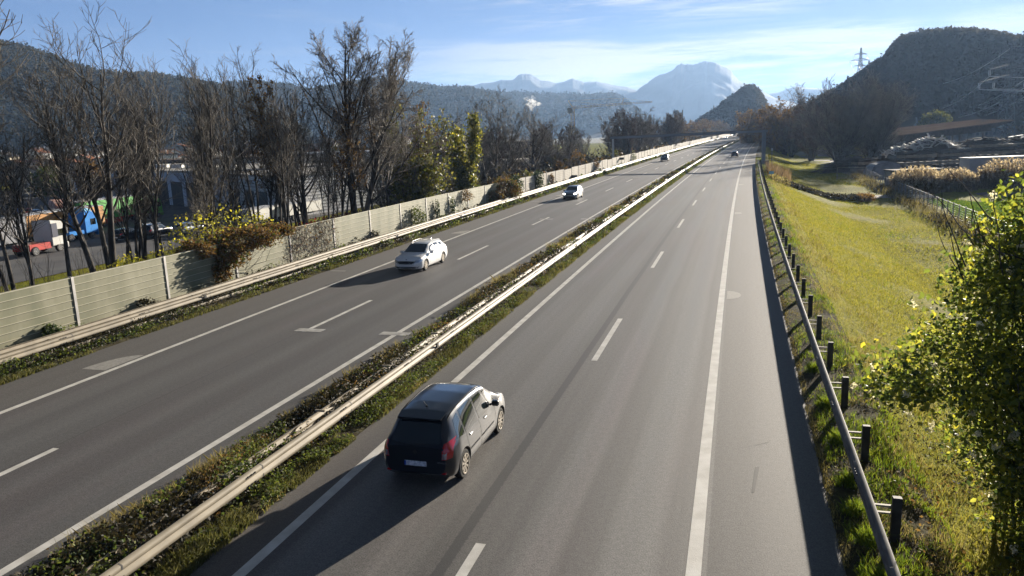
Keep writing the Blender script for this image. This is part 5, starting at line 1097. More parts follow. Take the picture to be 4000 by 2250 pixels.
# silver hatchback
HAT = dict(L=4.20, W=1.78, wr=.32, wheels=(.78, 3.36), spokes=5, rim='alloy',
    top=[(0, .85), (.05, .95), (.15, 1.10), (.38, 1.36), (.6, 1.44), (1.4, 1.48), (2.0, 1.47), (2.3, 1.41), (2.75, 1.16), (3.05, 1.0), (3.3, .965), (3.8, .89), (4.05, .77), (4.15, .64), (4.20, .5)],
    belt=[(0, .86), (.8, .92), (1.6, .90), (3.0, .88), (4.2, .75)], plan=[(0, .72), (.06, .8), (.25, .86), (.6, .885), (3.5, .89), (3.85, .85), (4.02, .76), (4.15, .6), (4.2, .48)],
    roofw=[(0, .70), (.4, .60), (1.0, .60), (2.0, .61), (2.6, .66), (3.1, .72)], low=[(0, .38), (.2, .24), (.6, .18), (3.8, .18), (4.1, .2), (4.2, .28)],
    sidewin=[('side_window', [(.62, .99), (1.55, .93)], [(.80, 1.30), (1.55, 1.37)]), ('side_window', [(1.64, .93), (2.68, .925)], [(1.64, 1.37), (2.24, 1.30)])],
    ws=((3.02, .65), (2.26, .56)), mirror=(2.62, .90), sidelamps=[([(3.72, .66), (3.98, .62)], [(3.70, .77), (3.96, .75)], 'clear_lens')], mirror_mat=M['black'],
    ends=[('radiator_grille', 1, [(-.45, .58), (0, .57), (.45, .58)], [(-.5, .67), (0, .68), (.5, .67)], 'black'), ('headlight', 1, [(.50, .60), (.76, .62)], [(.52, .72), (.76, .745)], 'lamp_on'), ('headlight', 1, [(-.50, .60), (-.76, .62)], [(-.52, .72), (-.76, .745)], 'lamp_on'),
          ('air_intake', 1, [(-.62, .25), (0, .24), (.62, .25)], [(-.68, .38), (0, .39), (.68, .38)], 'black')])
hat, bv = make_car('car', HAT, M['paint_silver'], 'silver blue hatchback with lit headlights in the inside lane of the left carriageway', 1)
plate(hat, HAT['L'] / 2 - .02, 0, .47, 1, .50, .11, False); mb = MB(); mb.cyl((2.05, 0, .625), (2.09, 0, .625), .05, n=14); mb.build('badge', M['chrome'], hat)
put_car(hat, 87.75 + 2.1, -14.5, True)
# off-roader with roof rails, oncoming
SUV = dict(L=4.5, W=1.85, wr=.36, wheels=(.85, 3.55), spokes=5, rim='alloy', cat='car',
    top=[(0, 1.0), (.05, 1.1), (.12, 1.3), (.25, 1.60), (.45, 1.68), (1.4, 1.72), (2.2, 1.70), (2.5, 1.62), (2.95, 1.30), (3.2, 1.12), (3.5, 1.09), (4.1, 1.02), (4.35, .92), (4.46, .75), (4.5, .6)],
    belt=[(0, 1.02), (1.6, 1.04), (3.2, 1.02), (4.5, .9)], plan=[(0, .76), (.06, .84), (.3, .90), (.6, .92), (3.9, .925), (4.2, .89), (4.38, .8), (4.5, .62)],
    roofw=[(0, .74), (.4, .66), (2.0, .66), (2.8, .7), (3.2, .76)], low=[(0, .45), (.3, .3), (.6, .26), (3.9, .26), (4.4, .3), (4.5, .4)],
    sidewin=[('side_window', [(.5, 1.10), (1.6, 1.08)], [(.6, 1.52), (1.6, 1.58)]), ('side_window', [(1.7, 1.08), (2.85, 1.07)], [(1.7, 1.58), (2.45, 1.50)])], ws=((3.2, .68), (2.45, .60)), mirror=(2.8, 1.05), mirror_mat=M['black'],
    ends=[('radiator_grille', 1, [(-.4, .66), (.4, .66)], [(-.45, .84), (.45, .84)], 'black'), ('headlight', 1, [(.50, .72), (.78, .74)], [(.52, .86), (.78, .88)], 'clear_lens'), ('headlight', 1, [(-.50, .72), (-.78, .74)], [(-.52, .86), (-.78, .88)], 'clear_lens'),
          ('rear_window', -1, [(-.6, 1.12), (.6, 1.12)], [(-.55, 1.55), (.55, 1.55)], 'glass'), ('tail_lamp', -1, [(.66, .85), (.84, .86)], [(.68, 1.1), (.82, 1.12)], 'red_lens'), ('tail_lamp', -1, [(-.66, .85), (-.84, .86)], [(-.68, 1.1), (-.82, 1.12)], 'red_lens')])
suv, bv = make_car('car', SUV, M['paint_dark'], 'dark boxy car with roof rails coming past the gantry on the left carriageway', 0)
put_car(suv, 189 + 2.2, -14.6, True)
for sgn in (1, -1): mb = MB(); mb.bar((-1.7, sgn * .62, 1.77), (.1, sgn * .62, 1.78), .05, .04); mb.build('roof_rail', M['chrome'], suv)
SUV2 = dict(SUV); SUV2['top'] = [(x, z * .93) for x, z in SUV['top']]
dk, _b = make_car('car', HAT | dict(ends=HAT['ends'][3:] + [('rear_window', -1, [(-.58, 1.02), (.58, 1.02)], [(-.53, 1.32), (.53, 1.32)], 'glass'), ('tail_lamp', -1, [(.62, .76), (.8, .78)], [(.64, .98), (.8, 1.0)], 'red_lens'), ('tail_lamp', -1, [(-.62, .76), (-.8, .78)], [(-.64, .98), (-.8, 1.0)], 'red_lens')]), M['paint_dark'], 'dark hatchback seen from behind below the gantry on the right carriageway', 0)
plate(dk, -2.1, 0, .5, -1); put_car(dk, 205.5 + 2.1, 1.3)
def far_copy(src, s, off, flip, label, mat=None):
    o = dup(src); put_car(o, s, off, flip); o['label'] = label
    if mat:
        for c in o.children:
            if c.name.startswith('body'): c.data = c.data.copy(); c.data.materials.clear(); c.data.materials.append(mat)
    return o
far_copy(dk, 396, 1.7, False, 'small dark car far off on the right carriageway, second ahead of the black one')
far_copy(hat, 497, -16.2, True, 'distant grey oncoming car, nearest of the three small ones beyond the gantry', M['paint_silver'])
far_copy(est, 569, -12.0, True, 'distant white oncoming car in the outer lane', M['paint_white'])
far_copy(hat, 617, -1.9, False, 'farthest light car on the right carriageway just under the gantry beam', M['paint_white'])
far_copy(est, 700, -11.6, True, 'farthest oncoming car, a pale speck under the gantry beam')
# white van, distant
v = empty('van', (0, 0, 0), 0, 'distant white box van with an orange roof light in the inside lane', 'van')
mb = MB(); mb.box(-2.6, 1.1, -1.0, 1.0, .5, 2.7); mb.build('box_body', M['paint_white'], v, .04)
mb = MB(); mb.prism([(1.15, .45), (2.9, .45), (2.9, 1.05), (2.2, 1.25), (1.75, 2.05), (1.15, 2.1)], -.95, .95); mb.build('cab', M['paint_white'], v, .05)
mb = MB(); mb.hexa([(2.22, -.8, 1.28), (2.26, -.8, 1.26), (2.26, .8, 1.26), (2.22, .8, 1.28), (1.80, -.75, 2.0), (1.84, -.75, 2.0), (1.84, .75, 2.0), (1.80, .75, 2.0)]); mb.build('windscreen', M['glass'], v)
for x in (-1.6, 2.1):
    for sg in (1, -1): wheel(v, x, sg * .92, .36, sg, 5)
put_car(v, 591, -16.6, True)
# ================================================================== INDUSTRIAL YARD, TOWN
M['wall_blue'] = pmat('pale_metal_cladding', (.52, .56, .62), (.60, .64, .68), .5, .6, detail=6)
M['wall_white'] = pmat('white_render', (.55, .55, .52), (.68, .67, .63), .4, .85, detail=6)
M['wall_cream'] = pmat('cream_render', (.50, .44, .34), (.60, .54, .43), .4, .85)
M['wall_grey'] = pmat('grey_concrete', (.20, .20, .20), (.30, .29, .28), .4, .85)
M['wall_dark'] = pmat('dark_timber_wall', (.035, .032, .03), (.06, .052, .045), .6, .8)
M['roof_grey'] = pmat('flat_roof_gravel', (.34, .33, .30), (.44, .42, .38), .3, .9, spec=.02)
M['roof_red'] = pmat('clay_roof_tiles', (.20, .09, .05), (.30, .15, .09), 1.2, .85, spec=.02)
M['roof_dark'] = pmat('dark_roof_tiles', (.045, .042, .042), (.08, .075, .07), 1.2, .8, spec=.02)
M['roof_brown'] = pmat('brown_sheet_roof', (.15, .12, .095), (.22, .18, .14), .4, .8, spec=.02)
M['door_dark'] = pmat('dark_doorway', (.012, .014, .02), (.02, .022, .03), .4, .5)
M['win'] = pmat('window_glass', (.04, .05, .07), (.10, .12, .15), .4, .15)
M['sign_blue'] = pmat('dark_blue_signboard', (.015, .02, .05), (.02, .025, .06), 1, .5)
M['letter'] = pmat('white_sign_letters', (.75, .75, .75), (.8, .8, .8), 1, .5)
M['corr'] = pmat('white_corrugated_sheet', (.62, .63, .64), (.74, .74, .74), .3, .6, detail=6)
M['rib_shadow'] = pmat('shaded_corrugation_rib', (.22, .23, .24), (.28, .28, .29), .3, .7)  # darker than the sheet: shade of the corrugation painted as colour
M['green_tarp'] = pmat('green_lorry_curtain', (.05, .30, .035), (.07, .38, .05), .4, .6)
M['orange'] = pmat('orange_lorry_paint', (.38, .17, .025), (.45, .21, .04), .4, .6)
M['lorry_grey'] = pmat('pale_grey_curtain', (.34, .35, .37), (.44, .45, .46), .3, .7)
M['blue_paint'] = pmat('bright_blue_paint', (.03, .20, .60), (.04, .26, .68), 1, .3, coat=.6)
M['lightblue'] = pmat('light_blue_paint', (.20, .50, .75), (.26, .56, .80), 1, .3, coat=.6)
M['red_paint'] = pmat('red_paint', (.40, .03, .02), (.48, .04, .03), 1, .4, coat=.4)
M['green_paint'] = pmat('lime_green_paint', (.12, .42, .06), (.16, .50, .08), 1, .35, coat=.4)
M['yellow_mark'] = pmat('yellow_decal', (.60, .40, .03), (.65, .45, .04), 1, .5)
GZ = -3.33
def frame(A, B):
    A = Vector((*A, 0)); B = Vector((*B, 0)); u = (B - A).normalized(); v = Vector((-u.y, u.x, 0)); 
    if v.y < 0: v = -v
    return A, u, v, (B - A).length
def obox(mb, A, u, v, u0, u1, v0, v1, z0, z1):
    P = [A + u * a + v * b for a, b in ((u0, v0), (u1, v0), (u1, v1), (u0, v1))]; return mb.hexa([(p.x, p.y, z0) for p in P] + [(p.x, p.y, z1) for p in P])
# truck dealership
A, u, v, L = frame((-112, 198), (-52, 134)); t = empty('workshop_building', tuple(A + u * 40) , 0, 'long pale blue truck workshop with dark gateways and a dark lettered sign on its roof', 'building'); t.location.z = 0
inv = Matrix.Translation(-Vector(t.location))
def P_(mb, nm, mt_, par=None, **k):
    o = mb.build(nm, mt_, par or t, **k)
    if par is None or par is t: o.matrix_parent_inverse = inv
    return o
mb = MB(); obox(mb, A, u, v, 0, L, 0, 26, GZ, 3.0); P_(mb, 'wall', M['wall_blue'])
mb = MB(); obox(mb, A, u, v, -.4, L + .4, -.4, 26.4, 3.003, 3.35); P_(mb, 'roof', M['roof_grey'])
for i in range(7):
    mb = MB(); obox(mb, A, u, v, 38 + i * 3.1, 39.7 + i * 3.1, -.05, .05, .6, 2.0); w_ = P_(mb, 'window', M['win'])
mb = MB(); obox(mb, A, u, v, 22, 60, -1.6, -.02, -.4, -.1); P_(mb, 'canopy', M['wall_grey'])
for a in (2, 9, 16, 61, 68.5, 76): mb = MB(); obox(mb, A, u, v, a, a + 5.6, -.06, .06, GZ, 1.2); P_(mb, 'gateway', M['door_dark'])
mb = MB(); obox(mb, A, u, v, 54, 63.5, -.9, -.7, 3.45, 4.7); sg = P_(mb, 'signboard', M['sign_blue'])
cc = A + u * 58.9 - v * .92; ang = math.atan2(u.y, u.x); lt = lettering('SCANIA', t, (0, 0, 0), (R(90), 0, ang), 1.25, M['letter'], .02); lt.location = (cc.x - t.location.x, cc.y - t.location.y, 3.62 - t.location.z)
for i in range(9): mb = MB(); c = A + u * (6 + i * 9) + v * 8; mb.box(c.x - 1.2, c.x + 1.2, c.y - .8, c.y + .8, 3.35, 4.0); P_(mb, 'roof_light', M['wall_white'])
# corrugated warehouse with two visible faces
K = Vector((-34, 112, 0)); t = empty('warehouse', (K.x, K.y, 0), 0, 'white corrugated warehouse with a flat roof behind the bare trees', 'building'); inv = Matrix.Translation(-Vector(t.location))
Lp = Vector((-52, 136, 0)); Rp_ = Vector((-12, 150, 0)); Bp = Lp + Rp_ - K
mb = MB(); mb.hexa([(p.x, p.y, GZ) for p in (K, Rp_, Bp, Lp)] + [(p.x, p.y, 2.7) for p in (K, Rp_, Bp, Lp)]); P_(mb, 'wall', M['corr'])
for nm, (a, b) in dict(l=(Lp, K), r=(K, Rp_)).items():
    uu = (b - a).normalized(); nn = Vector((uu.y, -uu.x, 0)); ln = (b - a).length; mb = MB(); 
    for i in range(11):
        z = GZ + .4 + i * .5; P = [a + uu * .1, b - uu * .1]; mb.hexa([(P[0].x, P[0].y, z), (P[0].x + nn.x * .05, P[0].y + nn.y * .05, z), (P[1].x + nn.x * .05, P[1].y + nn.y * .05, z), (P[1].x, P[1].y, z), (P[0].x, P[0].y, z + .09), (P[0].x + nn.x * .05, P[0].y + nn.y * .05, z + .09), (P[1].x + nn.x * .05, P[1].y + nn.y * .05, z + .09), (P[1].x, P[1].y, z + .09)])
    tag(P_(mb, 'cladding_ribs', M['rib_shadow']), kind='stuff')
mb = MB(); mb.hexa([(p.x, p.y, 2.703) for p in (K + Vector((0, -.4, 0)), Rp_, Bp, Lp)] + [(p.x, p.y, 3.0) for p in (K + Vector((0, -.4, 0)), Rp_, Bp, Lp)]); P_(mb, 'roof', M['roof_grey'])
uu = (Lp - K).normalized(); nn = Vector((-.83, -.55, 0)).normalized()
for a, wd in ((4, 4.2), (10, 4.2), (17, 6)):
    mb = MB(); obox(mb, K, uu, Vector((uu.y, -uu.x, 0)) if (Vector((uu.y, -uu.x, 0)).y > 0) else -Vector((uu.y, -uu.x, 0)), a, a + wd, -.08, .05, GZ, .5); P_(mb, 'gateway', M['door_dark'])
def lorry(name, label, p0, p1, body_mat, box_h=2.75, cab=None, cab_len=2.2, box_gap=.7, trailer=True, cat='lorry', chassis='post_dark', zc=1.15, extra=None, roofmat='lorry_grey'):
    """p1: cab end on the yard, p0: rear end"""
    a = Vector((*p0, 0)); b = Vector((*p1, 0)); L_ = (b - a).length; u_ = (b - a).normalized(); t = empty(name, (b.x, b.y, GZ), math.atan2(u_.y, u_.x), label, cat)
    W_ = 1.25; x1 = -(cab_len + box_gap) if cab else -.05
    if trailer:
        mb = MB(); mb.box(-L_, x1, -W_, W_, zc, zc + box_h); mb.build('cargo_box', M[body_mat], t, .03)
        mb = MB(); mb.box(-L_ - .02, x1 + .02, -W_ - .03, W_ + .03, zc + box_h + .002, zc + box_h + .09); mb.build('box_roof', M[roofmat], t)
        mb = MB(); mb.box(-L_ + .3, x1, -.45, .45, zc - .32, zc - .004); mb.box(-L_ + 4.6, -L_ + 8.2, -W_ + .05, W_ - .05, .35, .9) if L_ > 10 else None; mb.build('chassis', M['red_paint' if body_mat == 'green_tarp' else chassis], t)
        for x in ((-L_ + 1.6, -L_ + 2.95, -L_ + 4.25) if L_ > 10 else (-L_ + 1.2,)):
            for sg_ in (1, -1): wheel(t, x, sg_ * W_, .5, sg_, 8, 'chrome', .34)
    if cab:
        mb = MB(); mb.prism([(-cab_len, .75), (-.05, .75), (0, 1.5), (-.12, 2.55), (-.5, 3.35), (-cab_len, 3.6)], -1.22, 1.22); c = mb.build('cab', M[cab], t, .06)
        mb = MB(); mb.hexa([(-.01, -1.05, 1.75), (.02, -1.05, 1.75), (.02, 1.05, 1.75), (-.01, 1.05, 1.75), (-.14, -1.0, 2.6), (-.08, -1.0, 2.6), (-.08, 1.0, 2.6), (-.14, 1.0, 2.6)]); mb.build('windscreen', M['glass'], t)
        for sg_ in (1, -1):
            mb = MB(); y = sg_ * 1.225; mb.box(-1.25, -.35, min(y, y + sg_ * .015), max(y, y + sg_ * .015), 1.75, 2.5); mb.build('side_window', M['glass'], t)
            wheel(t, -1.15, sg_ * 1.2, .5, sg_, 8, 'chrome', .32); wheel(t, -cab_len - 2.2 + (0 if trailer else -.2), sg_ * 1.2, .5, sg_, 8, 'chrome', .32)
            mb = MB(); mb.box(-.30, -.10, min(y + sg_ * .1, y + sg_ * .3), max(y + sg_ * .1, y + sg_ * .3), 1.9, 2.6); mb.bar((-.25, y, 2.5), (-.2, y + sg_ * .2, 2.5), .04); mb.build('wing_mirror', M['black'], t)
        mb = MB(); mb.box(-.1, .12, -1.24, 1.24, .35, .95); mb.build('bumper', M[cab], t, .04)
        mb = MB(); mb.box(-cab_len - 3.4, -cab_len + .3, -.5, .5, .62, .9); mb.build('chassis_frame', M[chassis], t)
    if extra: extra(t, L_)
    return t
def green_extra(t, L_):
    for x, z, w_, h_ in ((-5.0, 1.75, 1.2, .45), (-9.4, 1.7, .5, .5), (-13.2, 1.5, .6, .3)): mb = MB(); mb.box(x, x + w_, -1.275, -1.262, z, z + h_); mb.build('decal', M['yellow_mark'], t)
    mb = MB(); mb.box(-3.0, -2.5, -1.28, 1.28, 1.3, 3.9); mb.build('front_panel', M['green_paint'], t)
lorry('lorry', 'long green curtain-sided lorry in the yard with a lime green cab', (-61.0, 106.5), (-57.3, 123.6), 'green_tarp', cab='green_paint', extra=green_extra)
lorry('box_trailer', 'orange box trailer with a cream roof standing between the green and the blue lorry', (-58.3, 90), (-55.9, 103), 'orange', 2.5, trailer=True, cat='trailer')
lorry('lorry', 'blue lorry tractor with light blue roof fairing parked in the yard', (-56.0, 88), (-54.0, 97.6), 'orange', cab='blue_paint', trailer=False, extra=lambda t, L_: (MB().prism([(-2.2, 3.3), (-.6, 3.3), (-.9, 3.75), (-2.2, 4.0)], -1.15, 1.15).build('roof_fairing', M['lightblue'], t, .05), MB().box(-4.9, -2.4, -1.15, 1.15, .75, 1.25).build('side_skirt', M['blue_paint'], t, .03)))
lorry('box_trailer', 'pale grey curtain-sided trailer at the left edge of the yard', (-60.8, 72), (-55.8, 86.3), 'lorry_grey', 2.7, cat='trailer')
lorry('lorry', 'white and dark lorry tractor on a red chassis in front of the blue one', (-53.0, 78), (-51.4, 86.0), 'orange', cab='wall_white', trailer=False, chassis='red_paint', extra=lambda t, L_: (MB().box(-5.3, -2.3, -1.1, 1.1, .55, 1.25).build('side_skirt', M['red_paint'], t, .03), MB().box(-2.15, -1.35, -1.30, -1.235, 1.7, 3.2).build('dark_panel', M['sign_blue'], t)))
lorry('box_trailer', 'low white flat-roofed trailer beside the red hedge, left one of two', (-35.4, 100.5), (-33.4, 107.4), 'wall_white', 1.5, cat='trailer', zc=.9)
lorry('box_trailer', 'low white flat-roofed trailer beside the red hedge, right one of two', (-32.2, 107.6), (-29.6, 116.0), 'wall_white', 1.5, cat='trailer', zc=.9)
def parked(src, x, y, rz, label, mat=None):
    o = dup(src); o.location = (x, y, GZ + .003); o.rotation_euler = (0, 0, rz); o['label'] = label
    if mat:
        for c in o.children:
            if c.name.startswith('body'): c.data = c.data.copy(); c.data.materials.clear(); c.data.materials.append(mat)
    return o
parked(dk, -47.2, 93.6, 1.3, 'dark car parked in the yard right of the blue lorry', M['paint_dark'])
parked(suv, -44.5, 95.4, 1.35, 'black boxy car parked under the shade right of the lorries', M['paint_dark'])
parked(dk, -41.4, 98.0, 1.25, 'silver car parked nearest the yellow shrub', M['paint_silver'])
for i, (x, y, m_, lb) in enumerate([(-78, 128, 'paint_white', 'white'), (-81.5, 131, 'paint_silver', 'silver'), (-85, 134.5, 'red_paint', 'red'), (-73, 123, 'paint_dark', 'dark'), (-70, 120, 'paint_white', 'small white'), (-89, 138, 'blue_paint', 'blue')]):
    parked(hat if i % 2 else dk, x, y, 2.2, lb + ' car parked before the long workshop building, seen through the trees', M[m_])
# tarpaulin-covered orange heap behind the green lorry
mb = MB(); mb.prism([(-5, 0), (5, 0), (3.4, 1.7), (1, 2.3), (-2.5, 2.4), (-4.2, 1.5)], -1.3, 1.3); o = mb.build('covered_load', pmat('salmon_tarpaulin', (.50, .20, .12), (.60, .42, .34), 1.5, .7), None, .1); o.location = (-68, 116, GZ + 1.4); o.rotation_euler = (0, 0, -.9); tag(o, 'salmon tarpaulin-covered load behind the green lorry', 'load')
mb = MB(); mb.box(-5.2, 5.2, -1.25, 1.25, 0, 1.37); o = mb.build('flat_trailer', M['lorry_grey'], None, .04); o.location = (-68, 116, GZ); o.rotation_euler = (0, 0, -.9); tag(o, 'flat trailer under the salmon tarpaulin load', 'trailer')
# flat-roofed buildings in the second row
def block(cx, cy, wd, dp, h, rz, wall, roof, label, wins=0, base=-3.6, overhang=.3, over=0):
    t = empty('building', (cx, cy, base), rz, label, 'building'); mb = MB(); mb.box(-wd / 2, wd / 2, -dp / 2, dp / 2, 0, h); mb.build('wall', M[wall], t)
    mb = MB(); mb.box(-wd / 2 - overhang, wd / 2 + overhang, -dp / 2 - overhang - over, dp / 2 + overhang, h + .003, h + .4); mb.build('roof', M[roof], t)
    for i in range(wins):
        x = -wd / 2 + (i + .5) * wd / wins; q = wd / wins * .30; mb = MB(); mb.box(x - q, x + q, -dp / 2 - .05, -dp / 2 + .03, h * .45, h * .8); mb.build('window', M['win'], t)
    return t
block(-98, 232, 30, 14, 7.5, -.75, 'wall_dark', 'roof_brown', 'dark building with a pale brown flat roof behind the workshop sign', 6)
block(-66, 198, 34, 16, 8.0, -.8, 'wall_cream', 'roof_brown', 'wide beige-roofed hall behind the right end of the workshop', 5)
block(-44, 208, 30, 18, 8.2, -.3, 'wall_white', 'wall_blue', 'pale green-roofed hall behind the corrugated warehouse', 4)
block(-125, 262, 26, 12, 9, -.6, 'wall_white', 'roof_dark', 'white block with a dark roof at the far left of the town', 6)
block(-1.4, 176, 11.5, 9, 5.4, -.05, 'wall_dark', 'wall_cream', 'dark building with a broad sunlit cream fascia right of the ivy column', 0, overhang=.5, over=2)
mb = MB(); mb.box(-5.4, 1.6, -.2, .1, 3.1, 5.3); o = mb.build('sunlit_panel', M['wall_cream'], None); o.location = (-.6, 168.6, -3.4); o.rotation_euler = (0, 0, .25); tag(o, 'cream sunlit boarding standing on posts right of the ivy column', 'boarding')
o2 = MB().box(-5.0, -4.8, -.1, .1, 0, 3.1).box(1.2, 1.4, -.1, .1, 0, 3.1).build('panel_post', M['wall_white'], o)
block(3.6, 232, 13, 9, 9.2, .1, 'wall_dark', 'wall_cream', 'farther dark building with a pale cream top strip right of the ivy column', 0)
block(-9, 320, 26, 14, 9, .0, 'wall_white', 'roof_grey', 'white flat building peeping between the trees below the middle hill', 6)
# the town: small houses with pitched roofs
def house(wd, dp, h, rf, wall, roof):
    t = empty('house'); mb = MB(); mb.box(-wd / 2, wd / 2, -dp / 2, dp / 2, 0, h); w_ = mb.build('wall', M[wall], t)
    mb = MB(); mb.prism([(-wd / 2, h + .002), (wd / 2, h + .002), (0, h + rf - .1)], -dp / 2, dp / 2); mb.build('gable', M[wall], t)
    mb = MB(); e = .5
    for s_ in (1, -1):
        P = [(s_ * (wd / 2 + e), h - e * rf / (wd / 2)), (0, h + rf), (0, h + rf + .25), (s_ * (wd / 2 + e), h - e * rf / (wd / 2) + .25)]; mb.prism(P, -dp / 2 - e, dp / 2 + e)
    r_ = mb.build('roof', M[roof], t); mb = MB(); mb.box(wd * .12, wd * .12 + .7, -.4, .4, h + rf * .5, h + rf + .7); mb.build('chimney', M['wall_grey'], r_)
    for i in range(3):
        for z in ((.9, 2.3), (3.6, 5.0)):
            if z[1] < h: x = (-.3 + .3 * i) * wd; m2 = MB(); m2.box(x - .6, x + .6, -dp / 2 - .05, -dp / 2 + .04, *z); m2.build('window', M['win'], t)
    return t
HS = [house(11, 9, 5.8, 3, 'wall_white', 'roof_red'), house(12, 10, 5.6, 2.6, 'wall_cream', 'roof_dark'), house(10, 12, 5.6, 3.2, 'wall_white', 'roof_dark'), house(14, 9, 6.2, 2.4, 'wall_grey', 'roof_red')]
HD = ['white house with a red tiled roof', 'cream house with a dark roof', 'white gabled house with a dark roof', 'grey house with a reddish roof']
rngt = random.Random(44); used_h = [False] * 4; pts = []
while len(pts) < 72:
    azd = rngt.uniform(-33.5, -3); dd = rngt.uniform(235, 640); x, y = direction(azd, dd)
    if any((x - a) ** 2 + (y - b) ** 2 < 17 ** 2 for a, b, _ in pts): continue
    if (x + 98) ** 2 + (y - 232) ** 2 < 600 or (x + 66) ** 2 + (y - 198) ** 2 < 700 or (x + 44) ** 2 + (y - 208) ** 2 < 700 or (x + 125) ** 2 + (y - 262) ** 2 < 500 or (x + 9) ** 2 + (y - 320) ** 2 < 500: continue
    pts.append((x, y, azd))
for x, y, azd in pts:
    i = rngt.randrange(4); rz = rngt.uniform(-.5, .5) + (1.57 if rngt.random() < .4 else 0); zf = -3.7 + max(0, (math.hypot(x, y) - 420)) * .035
    o = HS[i] if not used_h[i] else dup(HS[i]); used_h[i] = True; o.location = (x, y, zf); o.rotation_euler = (0, 0, rz); tag(o, HD[i] + ' in the valley town seen through the bare trees', 'house', 'houses of the valley town')
# trees between the houses
for i in range(60):
    azd = rngt.uniform(-33.5, 0); dd = rngt.uniform(215, 620); x, y = direction(azd, dd)
    o = dup(T['far'] if i % 3 else T['dense']); o.location = (x, y, -3.7 + max(0, dd - 420) * .035); o.scale = (.8, .8, rngt.uniform(.4, .7)); o.rotation_euler = (0, 0, rngt.uniform(0, 6)); tag(o, 'brown garden tree between the houses of the valley town', 'tree', 'garden trees of the valley town')
GT = []
for i, (x, y, w_, h_, mt_, lb) in enumerate([(-88, 162, 6, 9, 'leaf_brown', 'bushy orange brown tree left of the workshop windows'), (-101, 168, 7, 8, 'weed_green', 'rounded dull green tree at the far left above the yard'), (-78, 245, 7, 8, 'leaf_brown', 'orange autumn tree among the houses behind the workshop'), (-60, 268, 8, 9, 'weed_green', 'dark green garden tree behind the beige-roofed hall'), (-24, 250, 8, 9, 'weed_green', 'dark green tree behind the warehouse roof')]):
    p = (x, y, -3.6); blob_shrub('leafy_tree', [(x, y, -3.6 + h_ * .6, w_ / 2, w_ / 2, h_ * .42), (x + w_ * .2, y, -3.6 + h_ * .45, w_ * .4, w_ * .4, h_ * .3)], 2200, .38, mt_, lb, 'tree', seed=200 + i, shell=.2, base=p)
for i in range(26):
    azd = rngt.uniform(-33, -12); x, y = direction(azd, rngt.uniform(150, 215))
    if -112 < x < -20 and y < 200 - (x + 112) * 1.0 + 30: pass
# tower crane
t = empty('tower_crane', (*direction(4.94, 350), -3.5), 0, 'ochre tower crane rising over the left tree belt, its jib pointing right', 'crane')
cx, cy = direction(4.94, 350); ex, ey = direction(10.68, 362); lx, ly = direction(4.62, 349); J = Vector((ex - cx, ey - cy, 0)); M['crane'] = pmat('ochre_crane_steel', (.42, .26, .06), (.5, .32, .09), 1, .6)
mb = MB(); zt = 22.0
def lattice(mb, a, b, w0, w1, n, th=.10, h=None):
    a = Vector(a); b = Vector(b); d = (b - a).normalized(); up = Vector((0, 0, 1)) if abs(d.z) < .9 else Vector((1, 0, 0)); s = d.cross(up).normalized(); q = s.cross(d).normalized()
    C = []
    for i in range(n + 1):
        f = i / n; c = a.lerp(b, f); r = (w0 + (w1 - w0) * f) / 2; C.append([c + s * r * x + q * r * y for x, y in ((-1, -1), (1, -1), (1, 1), (-1, 1))])
    for i in range(n):
        for j in range(4): mb.bar(C[i][j], C[i + 1][j], th); k = (j + 1) % 4; mb.bar(C[i][j], C[i + 1][k], th * .7); mb.bar(C[i + 1][j], C[i + 1][k], th * .7)
lattice(mb, (0, 0, 0), (0, 0, zt), 1.5, 1.5, 14, .11); mb.build('mast', M['crane'], t)
jz = zt + .3; je = Vector((J.x, J.y, jz - .2 + 1.6)); mb = MB(); lattice(mb, (0, 0, jz), je, 1.0, .6, 26, .08); mb.build('jib', M['crane'], t)
mb = MB(); cj = -J.normalized() * 2.0; ap = Vector((cj.x, cj.y, jz + 3.0)); mb.bar((0, 0, jz), ap, .22); mb.bar(ap, Vector((J.x * .62, J.y * .62, jz + 1.6 + 1.8)), .06); mb.bar(Vector((J.x * .62, J.y * .62, jz + 1)), Vector((J.x * .62, J.y * .62, jz + 3.4)) + J.normalized() * .8, .14); mb.bar(Vector((J.x * .62, J.y * .62, jz + 3.4)) + J.normalized() * .8, je * .98 + Vector((0, 0, .5)), .06); mb.bar(ap, Vector((J.x * .35, J.y * .35, jz + 1)), .06); mb.build('tie_bars', M['crane'], t)
mb = MB(); c = -J.normalized() * 1.2; mb.box(c.x - 1, c.x + 1, c.y - 1, c.y + 1, jz - 2.4, jz - .2); mb.build('counterweight', M['wall_grey'], t, .1)
# mobile phone mast
mx_, my_ = direction(12.54, 470); t = empty('antenna_mast', (mx_, my_, -3), 0, 'grey mobile phone mast with upright antenna panels over the left belt', 'antenna mast')
mb = MB(); mb.cyl((0, 0, 0), (0, 0, 21.5), .45, .3, 10); mb.build('mast', M['wall_grey'], t)
for a in (0, 2.1, 4.2): mb = MB(); x, y = 2.6 * math.cos(a), 2.6 * math.sin(a); mb.bar((0, 0, 18.4), (x, y, 18.4), .18); mb.bar((0, 0, 20), (x, y, 20), .18); mb.box(x - .3, x + .3, y - .3, y + .3, 17.2, 21.6); mb.build('antenna_panel', M['galv_dark'], t)
